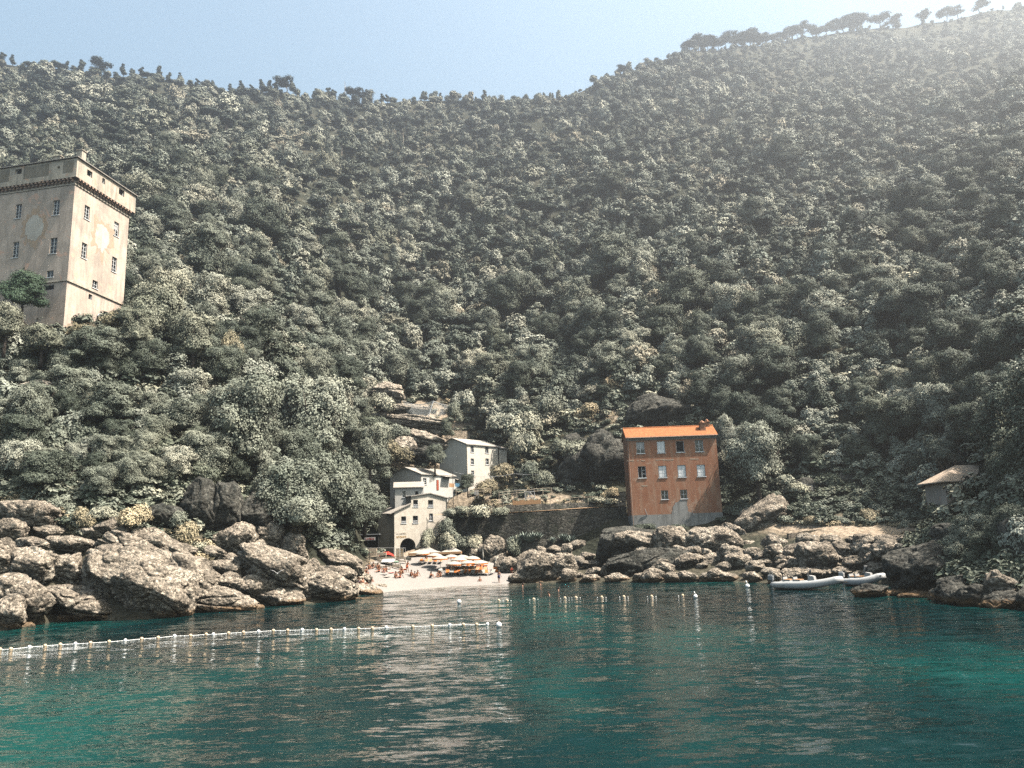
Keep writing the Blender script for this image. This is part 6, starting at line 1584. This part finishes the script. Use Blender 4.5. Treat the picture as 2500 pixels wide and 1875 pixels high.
def lounger(px, py, fab, label, yaw=1.5):
    f_ = beach_pt(px, py); e = empty('sun_lounger', f_, label, 'sun lounger', 'sun loungers on the beach'); e.rotation_euler = (0, 0, yaw)
    lpart(LM[fab][0], 'frame', e); lpart(LM[fab][2], 'sheet', e)
    for x in (-.8, .6):
        for y in (-.28, .28): l = lpart(LM[fab][1], 'leg', e); l.location = (x, y, 0)
cname = {'orange': 'orange', 'canvas': 'cream', 'peach': 'peach'}
for r_, (y, x0, x1, n_) in enumerate(((668, 790, 1600, 12), (600, 880, 1560, 9), (520, 840, 1500, 8), (430, 230, 640, 5))):
    for i in range(n_):
        fb_ = ['orange', 'peach', 'canvas', 'orange', 'orange', 'peach'][(i*2+r_) % 6]; rn = ['front', 'second', 'third', 'back'][r_]
        lounger(*z3(x0+(x1-x0)*i/(n_-1), y), fb_, '%s sun lounger, %s in the %s row' % (cname[fb_], ('%s from left' % (ORD[i] if i < 10 else '%dth' % (i+1))), rn), 1.5+random.uniform(-.15, .15))
lounger(*z3(660, 620), 'canvas', 'white sun lounger standing alone at the left of the rows', 1.9); lounger(*z3(1710, 660), 'canvas', 'white sun lounger at the right end of the beach', 1.2)
# red-orange cloths hung under the last front umbrella, orange table
def cloth(px0, px1, py0, py1, dy, mt, label, name='hanging_cloth', wave=.08):
    f_ = beach_pt((px0+px1)/2, py1+2); Y = f_.y+dy; a = W(px0, py0, Y); b = W(px1, py1, Y); n_ = 10; zb_, zt_ = max(b[2], f_.z+.02), a[2]
    mb = MB(); v = [(a[0]+(b[0]-a[0])*i/n_*(1 if z == zt_ else 1.06), Y+wave*math.sin(i*1.7), z) for z in (zb_, zt_) for i in range(n_+1)]; mb.add(v, [(i, i+1, n_+2+i, n_+1+i) for i in range(n_)]); o = mb.build(name, M[mt]); s_ = o.modifiers.new('t', 'SOLIDIFY'); s_.thickness = .03; tag(o, label, 'cloth'); return o
cloth(1162, 1175, 1380, 1394, 0, 'orange2', 'bright red-orange cloth hanging left under the last umbrella'); cloth(1178, 1190, 1380, 1394, 0, 'orange2', 'bright red-orange cloth hanging right under the last umbrella')
tb = empty('beach_table', beach_pt(1211, 1402), 'orange draped table holding the closed umbrella at right', 'table'); t1 = MB(); t1.box((0, 0, .78), (1.0, .8, .05)); t1.box((0, 0, .42), (.8, .64, .68)); lpart(t1.mesh('t'), 'cloth_cover', tb, M['orange'])
# left part of the beach: deck of planks, leaning louvred doors, red tarpaulins, boards
z9 = lambda x, y: (860+x/13.825, 1340+y/13.825)
def plank_deck():
    root = empty('plank_steps', beach_pt(945, 1390), 'weathered plank steps and beams at the left back of the beach', 'steps')
    for i, (x0, x1, y, hh) in enumerate([(560,1150,270,.3),(830,1450,400,.12),(850,1400,470,.12),(900,1480,520,.12),(1410,1790,410,.16),(1540,1810,500,.12),(480,900,600,.1),(620,950,640,.1),(1380,1600,640,.14),(1340,1600,690,.12),(930,1300,690,.1),(560,830,130,.3),(360,520,745,.12)]):
        a = z9(x0, y); b = z9(x1, y); Y = beach_pt((a[0]+b[0])/2, min(a[1]+4, 1400)).y; p, q = W(*a, Y)+np.array([0, 0, .45]), W(*b, Y)+np.array([0, 0, .45]); mb = MB(); mb.box(((p[0]+q[0])/2, Y, (p[2]+q[2])/2), (abs(q[0]-p[0]), .6, hh*1.7)); 
        for xx in (p[0]+.1, q[0]-.1): mb.box((xx, Y+.02, (p[2]+q[2])/2-.5), (.1, .3, 1.0))
        wparent(mb, 'plank', M['wood'], root)
    for (x0, y0, x1, y1) in ((1000, 600, 1390, 850), (380, 440, 1000, 620), (60, 190, 370, 430)):
        a, b = z9(x0, y0), z9(x1, y1); Y = 139.0; mb = MB(); mb.tube([tuple(W(*a, Y)), tuple(W(*b, Y-1))], .07, 5); wparent(mb, 'leaning_beam', M['wood'], root)
plank_deck()
strip_wall('rubble_wall', [(898,1360,1396,139.6),(950,1358,1396,140),(1003,1361,1394,140.4)], 'low dark rubble bank behind the plank steps at the left of the beach', 'masonry', .8)
dr = empty('louvred_doors', W(976, 1362, 144), 'pair of yellow slatted wooden doors leaning below the arch', 'door')
for sx in (0, 1):
    x0, x1 = (1480, 1600) if sx == 0 else (1615, 1735); a = W(*z9(x0, -15), 144); b = W(*z9(x1, 290), 144); fm = MB(); w_ = b[0]-a[0]; cx = (a[0]+b[0])/2; cz = (a[2]+b[2])/2; hh = a[2]-b[2]
    for dx in (-w_/2+.05, w_/2-.05): fm.box((cx+dx, 144, cz), (.1, .08, hh))
    for k in range(7): fm.box((cx, 144.0, b[2]+.05+(hh-.1)*k/6), (w_-.2, .07, .1))
    d_ = wparent(fm, 'door_leaf', M['canvas'], dr); sl_ = MB()
    for k in range(6): sl_.box((cx, 143.98, b[2]+.05+(hh-.1)*(k+.5)/6), (w_-.22, .03, hh/6-.16), rx=.1)
    wparent(sl_, 'slat_panel', M['wood_y'], d_)
def tarp(x0, x1, y0, y1, Y, mt, label, f=z9):
    a, b = W(*f(x0, y0), Y), W(*f(x1, y1), Y); n_ = 14; w_ = b[0]-a[0]; h_ = a[2]-b[2]; vs = []; mb = MB()
    for j in range(n_+1):
        for i in range(n_+1):
            u, v = i/n_, j/n_; z = b[2]+.4+h_*(math.sin(math.pi*min(1, max(0, u)))**.6*.75+.25*noise.noise(Vector((u*4, v*4, Y))))*math.sin(math.pi*(.15+.85*v)); vs.append((a[0]+w_*u, Y-1+2*v, z))
    mb.add(vs, [(j*(n_+1)+i, j*(n_+1)+i+1, (j+1)*(n_+1)+i+1, (j+1)*(n_+1)+i) for j in range(n_) for i in range(n_)]); o = mb.build('tarpaulin', M[mt], smooth=True); s_ = o.modifiers.new('t', 'SOLIDIFY'); s_.thickness = .04; return tag(o, label, 'tarpaulin')
tarp(-90, 230, 60, 160, 141, 'red', 'red cover heaped on a canoe before the beach bar'); tarp(900, 1410, 130, 330, 142, 'red', 'rumpled red tarpaulin on the planks left of the doors')
bx = empty('crate', W(*z9(1720, 350), 143), 'white wooden crate right of the slatted doors', 'crate'); q = W(*z9(1720, 350), 143); mb = MB(); mb.box((q[0], q[1], q[2]), (.62, .5, .5)); mb.box((q[0]+.95, q[1], q[2]+.05), (1.1, .5, .16)); wparent(mb, 'crate_body', M['white'], bx)
cn = MB(); cs_ = W(*z9(690, 860), 131); cn.lathe((0, 0, 0), [(.001, .42), (.4, .34), (.8, .16), (1.0, 0)], 16); fo = cn.build('beach_umbrella', M['white']); fo.location = cs_; fo.rotation_euler = (.5, -.15, 0); fo.scale = (1.05, .9, 1); tag(fo, 'white umbrella tipped low among the bathers at left', 'umbrella')
bd = MB(); bd.hexa([(-1.1, -.8, 0), (1.1, -.8, 0), (1.1, .8, .45), (-1.1, .8, .45), (-1.1, -.8, .06), (1.1, -.8, .06), (1.1, .8, .51), (-1.1, .8, .51)])
for k in range(9): bd.box((-1.0+k*.25, 0, .29), (.06, 1.62, .03), rx=.28)
bo = bd.build('slatted_platform', M['white']); bo.location = beach_pt(*z9(1190, 640))+Vector((0, .8, .55)); tag(bo, 'white slatted platform in front of the plank steps', 'platform')
gt_ = empty('low_table', beach_pt(*z9(1460, 700))+Vector((0, .6, 0)), 'low pale table with a green cloth at the plank steps', 'table'); mb = MB(); mb.box((0, 0, .72), (1.7, .8, .08)); 
for x in (-.75, .75): mb.box((x, 0, .34), (.12, .6, .68))
lpart(mb.mesh('t'), 'table_frame', gt_, M['canvas']); g3 = empty('bundle', gt_.location+Vector((0, 0, .76)), 'green folded cloth lying on the low pale table', 'cloth'); mb = MB(); mb.box((0, 0, .12), (.75, .5, .24)); o = lpart(mb.mesh('b'), 'folded_cloth', g3, M['green']); bv = o.modifiers.new('b', 'BEVEL'); bv.width = .08; bv.segments = 3

# ---------------------------------------------------------------- people
def skin_mesh(joints, edges, seed=0, sub=1):
    me = bpy.data.meshes.new('body'); me.from_pydata([j[0] for j in joints], edges, []); o = bpy.data.objects.new('b', me); COL.objects.link(o)
    sk = o.modifiers.new('s', 'SKIN'); 
    for i, (p, r_) in enumerate(joints): me.skin_vertices[0].data[i].radius = (r_, r_) if not isinstance(r_, tuple) else r_
    me.skin_vertices[0].data[0].use_root = True
    ss = o.modifiers.new('u', 'SUBSURF'); ss.levels = sub; ss.render_levels = sub
    dg = bpy.context.evaluated_depsgraph_get(); r = bpy.data.meshes.new_from_object(o.evaluated_get(dg)); COL.objects.unlink(o); r.polygons.foreach_set('use_smooth', [True]*len(r.polygons)); return r
def hand(J, E, wr, d, side):
    """palm with four fingers and a thumb growing from wrist index wr in direction d"""
    d = Vector(d).normalized(); u = d.orthogonal().normalized(); p = Vector(J[wr][0]); J.append((p+d*.07, (.034, .018))); pm = len(J)-1; E.append((wr, pm))
    for k in range(4):
        o = u*(k-1.5)*.019; J.append((p+d*.10+o, .010)); J.append((p+d*(.145+.012*(1.5-abs(k-1.5)))+o*1.15-Vector((0, 0, .015)), .008)); E += [(pm, len(J)-2), (len(J)-2, len(J)-1)]
    J.append((p+d*.06+u*.045, .011)); J.append((p+d*.095+u*.062, .009)); E += [(wr, len(J)-2), (len(J)-2, len(J)-1)]
def figure(pose):
    """returns body mesh, head top position, pelvis height; facing -Y"""
    V = Vector; J = []; E = []
    def j(p, r_): J.append((V(p), r_)); return len(J)-1
    if pose in ('stand', 'stand_bend', 'wade'):
        lean = {'stand': 0.0, 'stand_bend': .35, 'wade': .12}[pose]; pel = V((0, 0, .93)); nk = pel+V((0, -lean*.55, .50*math.cos(lean)))
        kn = [V((-.11, -.03, .5)), V((.13, -.08, .5))]; an = [V((-.12, .04, .07)), V((.17, -.1, .07))]; tip = [V((-.13, -.12, .03)), V((.2, -.26, .03))]
        el = [nk+V((-.27, .03, -.3)), nk+V((.27, -.04, -.29))]; wr_ = [nk+V((-.24, -.14, -.52)), nk+V((.3, -.2, -.48))]
    elif pose == 'sit_knees':
        pel = V((0, .1, .13)); nk = pel+V((0, -.16, .48)); kn = [V((-.14, -.38, .48)), V((.12, -.36, .46))]; an = [V((-.13, -.62, .08)), V((.13, -.6, .08))]; tip = [V((-.14, -.8, .04)), V((.15, -.78, .04))]
        el = [V((-.26, -.2, .38)), V((.26, -.18, .38))]; wr_ = [V((-.1, -.44, .4)), V((.08, -.45, .4))]
    elif pose == 'sit_legs':
        pel = V((0, .1, .13)); nk = pel+V((0, .1, .49)); kn = [V((-.12, -.36, .16)), V((.14, -.33, .28))]; an = [V((-.14, -.78, .09)), V((.16, -.7, .09))]; tip = [V((-.17, -.84, .2)), V((.2, -.86, .16))]
        el = [V((-.27, .34, .36)), V((.27, .33, .36))]; wr_ = [V((-.29, .46, .1)), V((.29, .46, .1))]
    elif pose == 'sit_lean':
        pel = V((0, .05, .13)); nk = pel+V((.06, -.02, .5)); kn = [V((-.32, -.28, .14)), V((.3, -.25, .16))]; an = [V((.02, -.42, .08)), V((-.05, -.5, .08))]; tip = [V((.16, -.46, .05)), V((-.2, -.55, .05))]
        el = [V((-.25, -.03, .36)), V((.3, -.06, .36))]; wr_ = [V((-.2, -.26, .2)), V((.26, -.28, .2))]
    else:  # lie
        pel = V((0, 0, .13)); nk = V((0, .5, .17)); kn = [V((-.11, -.42, .16)), V((.12, -.38, .36))]; an = [V((-.13, -.82, .08)), V((.13, -.6, .07))]; tip = [V((-.15, -.86, .2)), V((.14, -.78, .05))]
        el = [V((-.3, .32, .1)), V((.32, .6, .12))]; wr_ = [V((-.28, .08, .06)), V((.14, .8, .1))]
    up = (nk-pel).normalized(); p0 = j(pel, (.145, .11)); wa = j(pel.lerp(nk, .42), (.12, .095)); ch = j(pel.lerp(nk, .78), (.155, .11)); n0 = j(nk, (.07, .06)); E += [(p0, wa), (wa, ch), (ch, n0)]
    hd = nk+up*.12; n1 = j(nk+up*.06, .052); E.append((n0, n1)); fwd = V((0, -1, 0)) if pose != 'lie' else V((0, -.2, 1)).normalized()
    h0 = j(hd+fwd*.01, (.078, .085)); h1 = j(hd+up*.10+fwd*.005, (.085, .098)); h2 = j(hd+up*.165, (.05, .06)); E += [(n1, h0), (h0, h1), (h1, h2)]
    for s, (e_, w_) in enumerate(zip(el, wr_)):
        sx = -1 if s == 0 else 1; sh = j(nk+V((sx*.165, 0, 0))-up*.05, .055); ei = j(e_, .042); wi = j(w_, .028); E += [(ch, sh), (sh, ei), (ei, wi)]; hand(J, E, wi, w_-e_, sx)
    for s, (k_, a_, t_) in enumerate(zip(kn, an, tip)):
        sx = -1 if s == 0 else 1; hp = j(pel+V((sx*.095, 0, -.03)), .095); ki = j(k_, .062); cf = j(k_.lerp(a_, .35), .056); ai = j(a_, .036); ti = j(t_, (.042, .022)); E += [(p0, hp), (hp, ki), (ki, cf), (cf, ai), (ai, ti)]
    me = skin_mesh(J, E)
    # face: nose, brow, ears as small additions fused into the same mesh
    bm = bmesh.new(); bm.from_mesh(me)
    side = fwd.cross(up).normalized()
    for off, r_, sc in ((fwd*.098+up*.055, .016, (1, 1, 1.5)), (side*.088+up*.06, .02, (.5, 1, 1.4)), (side*-.088+up*.06, .02, (.5, 1, 1.4)), (fwd*.092+up*.005, .02, (1.4, .6, .5)), (fwd*.088+up*.085+side*.03, .012, (1, 1, 1)), (fwd*.088+up*.085-side*.03, .012, (1, 1, 1))):
        bmesh.ops.create_icosphere(bm, subdivisions=1, radius=r_, matrix=Matrix.Translation(hd+off) @ Matrix.Diagonal((*sc, 1)))
    bm.to_mesh(me); bm.free()
    return me, hd, up, fwd, pel, nk
POSES = {}
def pose(p):
    if p not in POSES:
        me, hd, up, fwd, pel, nk = figure(p)
        hm_ = MB(); hm_.sph((0, 0, 0), .112, 10); 
        hv = []; 
        for v in hm_.v:
            v = Vector(v); c = hd+up*.095-fwd*.022; q = c+Vector((v.x*.95, v.y*1.0, v.z*.98)); hv.append(tuple(q))
        f2 = [f for f in hm_.f if sum(((Vector(hv[i])-hd-up*.095).dot(fwd) > .045 and (Vector(hv[i])-hd).dot(up) < .13) for i in f) < 1]
        hmm = MB(); hmm.v = hv; hmm.f = f2; hmm.m = [0]*len(f2); long_ = MB(); long_.tube([hd+up*.08-fwd*.085, hd-fwd*.11, hd-up*.13-fwd*.09], [.07, .065, .03], 7); hmm.add(long_.v, long_.f)
        hmesh = hmm.mesh('hair', True)
        sw = MB(); ax2 = (nk-pel).normalized(); c = pel
        if p in ('stand', 'stand_bend', 'wade'): sw.tube([pel+V3(0, 0, .12), pel, pel+V3(0, 0, -.06)], [.155, .175, .15], 12); sw.tube([pel+V3(-.095, 0, -.02), pel+V3(-.105, -.01, -.26)], [.115, .10], 10); sw.tube([pel+V3(.095, 0, -.02), pel+V3(.11, -.02, -.26)], [.115, .10], 10)
        else: sw.tube([pel+ax2*.1, pel+ax2*.0, pel-ax2*.08], [.15, .172, .14], 12)
        POSES[p] = (me, hmesh, sw.mesh('swimwear', True))
    return POSES[p]
def V3(x, y, z): return Vector((x, y, z))
MC = {}
def withmat(me, mt):
    k = (me.name, mt)
    if k not in MC: c = me.copy(); c.materials.clear(); c.materials.append(M[mt]); MC[k] = c
    return MC[k]
def person(loc, p, yaw, sw, label, skin='skin', hair='hair', s=1.0, group=None, cat='person'):
    e = empty('person', loc, label, cat, group); e.rotation_euler = (0, 0, yaw); e.scale = (s, s, s); b, h_, w_ = pose(p)
    e.scale = (s*1.12,)*3
    lpart(withmat(b, skin), 'body', e); lpart(withmat(h_, hair), 'hair', e); lpart(withmat(w_, sw), 'swimwear', e); return e
GP = 'bathers on the beach'
for x, y, p, yw, sw, l_ in [
 (560,760,'sit_knees',.6,'orange2','bather in orange sitting behind the tipped white umbrella, leftmost'),
 (690,740,'sit_lean',-.3,'navy','bather in dark swimwear behind the tipped white umbrella, middle'),
 (860,760,'sit_knees',.4,'orange','bather sitting upright right behind the tipped white umbrella'),
 (890,860,'sit_legs',-.4,'red','bather leaning back beside the tipped white umbrella'),
 (1060,880,'sit_lean',.3,'navy','dark haired bather between white umbrella and slatted platform'),
 (1150,850,'sit_knees',-.5,'white','bather with white swimwear below the slatted platform'),
 (470,930,'sit_lean',.7,'orange2','bather in orange at the foot of the left rocks'),
 (500,1030,'sit_knees',-.6,'red','bather sitting on stones, left end of the shingle'),
 (1460,1050,'sit_knees',.5,'orange','bather with bent knees, left of the pair on the red towel'),
 (1600,1060,'sit_legs',-.5,'red','bather leaning back, right of the pair on the red towel'),
 (1640,870,'sit_lean',.2,'orange2','bather sitting upright beside the low pale table'),
 (1690,900,'sit_knees',-.3,'red','bather on the pink towel beside the low pale table'),
 (1850,870,'stand_bend',.8,'orange2','person bending over the towels beside the low table'),
 (1990,1000,'sit_knees',.5,'orange','bather sitting left of the dark tanned one near the water'),
 (2110,1050,'sit_knees',.2,'navy','dark tanned bather sitting near the water, middle of beach'),
 (2180,1010,'sit_legs',-.4,'peach','bather half hidden right of the dark tanned one')]:
    person(beach_pt(*z9(x, y)), p, yw, sw, l_, 'skin' if (x//10) % 3 else 'skin_l', 'hair' if (x//10) % 4 else 'hair_l', 1.0, GP)
for x, y, p, yw, sw, l_ in [
 (440,735,'sit_knees',.9,'navy','bather alone at the water edge left of the umbrellas'), (590,715,'sit_lean',.3,'white','bather, left one of the close group before the loungers'), (640,715,'sit_knees',-.5,'peach','bather, right one of the close group before the loungers'),
 (790,610,'sit_knees',-.2,'orange2','bather beside the first front lounger'), (950,560,'stand',.1,'navy','dark clothed person standing among the front loungers'), (1150,500,'sit_lean',0,'white','pale person sitting under the middle front umbrella'),
 (1320,490,'sit_knees',.3,'red','person in red sitting between two front umbrellas'), (500,380,'sit_lean',.2,'peach','person sitting under the second umbrella'), (340,380,'sit_lean',-.2,'white','person sitting under the first small umbrella')]:
    person(beach_pt(*z3(x, y)), p, yw, sw, l_, 'skin', 'hair', 1.0, GP)
person(beach_pt(*z3(1860, 780))-V3(0, 1.0, .2), 'wade', 2.6, 'navy', 'person in navy shorts wading at the right end of the beach', 'skin_l'); person(beach_pt(*z3(2120, 650)), 'stand', .4, 'red', 'child in red standing by the boulders at the beach end', 'skin', s=.72)
for px, py, yy, p, sw, l_ in ((877, 1424, 113, 'sit_legs', 'navy', 'bather in white hat lying back on the shore rock'), (888, 1428, 113, 'sit_legs', 'orange', 'bather stretched out on the rock right of the white hat'), (905, 1424, 119, 'sit_knees', 'red', 'bather hunched on the last rock by the beach')):
    person(Vector(W(px, py, yy)), p, .8, sw, l_, 'skin', 'hair', 1.0, GP)
for i, (px, py, w_, h_, mt, lb) in enumerate([(935,1408,16,5,'white','white towel in front of the tipped umbrella'), (952,1404,14,4,'red','red towel below the slatted platform'), (975,1403,20,5,'peach','pink towel under the pair of bathers'), (1002,1408,18,5,'white','white towel near the water'), (985,1395,16,5,'orange2','orange towel by the low table'), (942,1414,14,4,'canvas','cream towel at the shingle edge')]):
    q = beach_pt(px, py); mb = MB(); n_ = 8; vs = [((u/n_-.5)*w_*.072*1.0, (v/n_-.5)*1.6, .05+.03*noise.noise(Vector((u, v, i)))) for v in range(n_+1) for u in range(n_+1)]; mb.add(vs, [(v*(n_+1)+u, v*(n_+1)+u+1, (v+1)*(n_+1)+u+1, (v+1)*(n_+1)+u) for v in range(n_) for u in range(n_)]); o = mb.build('towel', M[mt], smooth=True); o.location = q; o.rotation_euler = (0, 0, random.uniform(-.3, .3)); s_ = o.modifiers.new('t', 'SOLIDIFY'); s_.thickness = .03; tag(o, lb, 'towel')
bl_ = MB(); bl_.sph((0, 0, .3), .42, 8, sq=.75); bl_.tube([(-.25, 0, .5), (0, 0, .72), (.25, 0, .5)], .03, 5); o = bl_.build('beach_bag', M['blue'], smooth=True); o.location = W(864, 1417, 112.5); tag(o, 'turquoise beach bag on the rock left of the beach', 'bag')
GW = 'swimmers in the cove'
sw_pts = [(1172, 1427, 'swimmer in shallow water off the beach, dark haired'), (1273, 1432, 'swimmer near the pointed boulder, left one'), (1322, 1428, 'swimmer close beside the tiny rock awash'), (1360, 1443, 'swimmer off the rounded boulder, arm forward'), (1344, 1454, 'swimmer farthest out before the float line')]
for i, (px, py, l_) in enumerate(sw_pts):
    q = Vector(onz(px, py)); upright = i == 0
    if upright: person(q-V3(0, 0, .72), 'stand', .3, 'navy', l_, 'skin', 'hair', 1.0, GW)
    else:
        e = person(q, 'stand_bend', 1.5 if i % 2 else -1.3, 'navy', l_, 'skin_l', 'hair', 1.0, GW); e.location.z = -1.38
# a gull flying in front of the wedge boulder
gl = empty('seagull', W(677, 1400, 90), 'white gull gliding in front of the wedge boulder', 'bird'); mb = MB()
mb.lathe((0, 0, 0), [(.001, -.25), (.05, -.2), (.09, -.05), (.08, .08), (.045, .18), (.05, .22), (.001, .28)], 8); me = mb.mesh('body', True); me.transform(Matrix.Rotation(math.pi/2, 4, 'X')); b_ = lpart(me, 'body', gl, M['white'])
for s in (-1, 1):
    wm_ = MB(); wm_.add([(s*.05, -.08, 0), (s*.35, -.12, .26), (s*.75, .06, .42), (s*.7, .1, .4), (s*.33, .06, .25), (s*.05, .1, 0), (s*.05, 0, .03), (s*.35, -.03, .29)], [(0, 1, 7, 6), (6, 7, 4, 5), (1, 2, 7), (7, 2, 3, 4)]); o = lpart(wm_.mesh('wing'), 'wing', gl, M['white']); s_ = o.modifiers.new('t', 'SOLIDIFY'); s_.thickness = .02
gl.rotation_euler = (0, 0, .3)

# ---------------------------------------------------------------- haze
hz = bpy.data.meshes.new('haze'); hb = MB(); hb.box((0, 430, 240), (2400, 1300, 502)); hz = hb.mesh('haze'); hm2 = bpy.data.materials.new('haze_air'); hm2.use_nodes = True; n, l = nt(hm2); n.remove(n['Principled BSDF'])
pv = n.new('ShaderNodeVolumePrincipled'); pv.inputs['Color'].default_value = (.93, .96, 1, 1); pv.inputs['Density'].default_value = HAZE; pv.inputs['Anisotropy'].default_value = .75
l.new(pv.outputs[0], n['Material Output'].inputs['Volume']); hz.materials.append(hm2)
ho = bpy.data.objects.new('haze', hz); COL.objects.link(ho); tag(ho, 'thin sea haze filling the air of the cove', None, None, 'stuff')
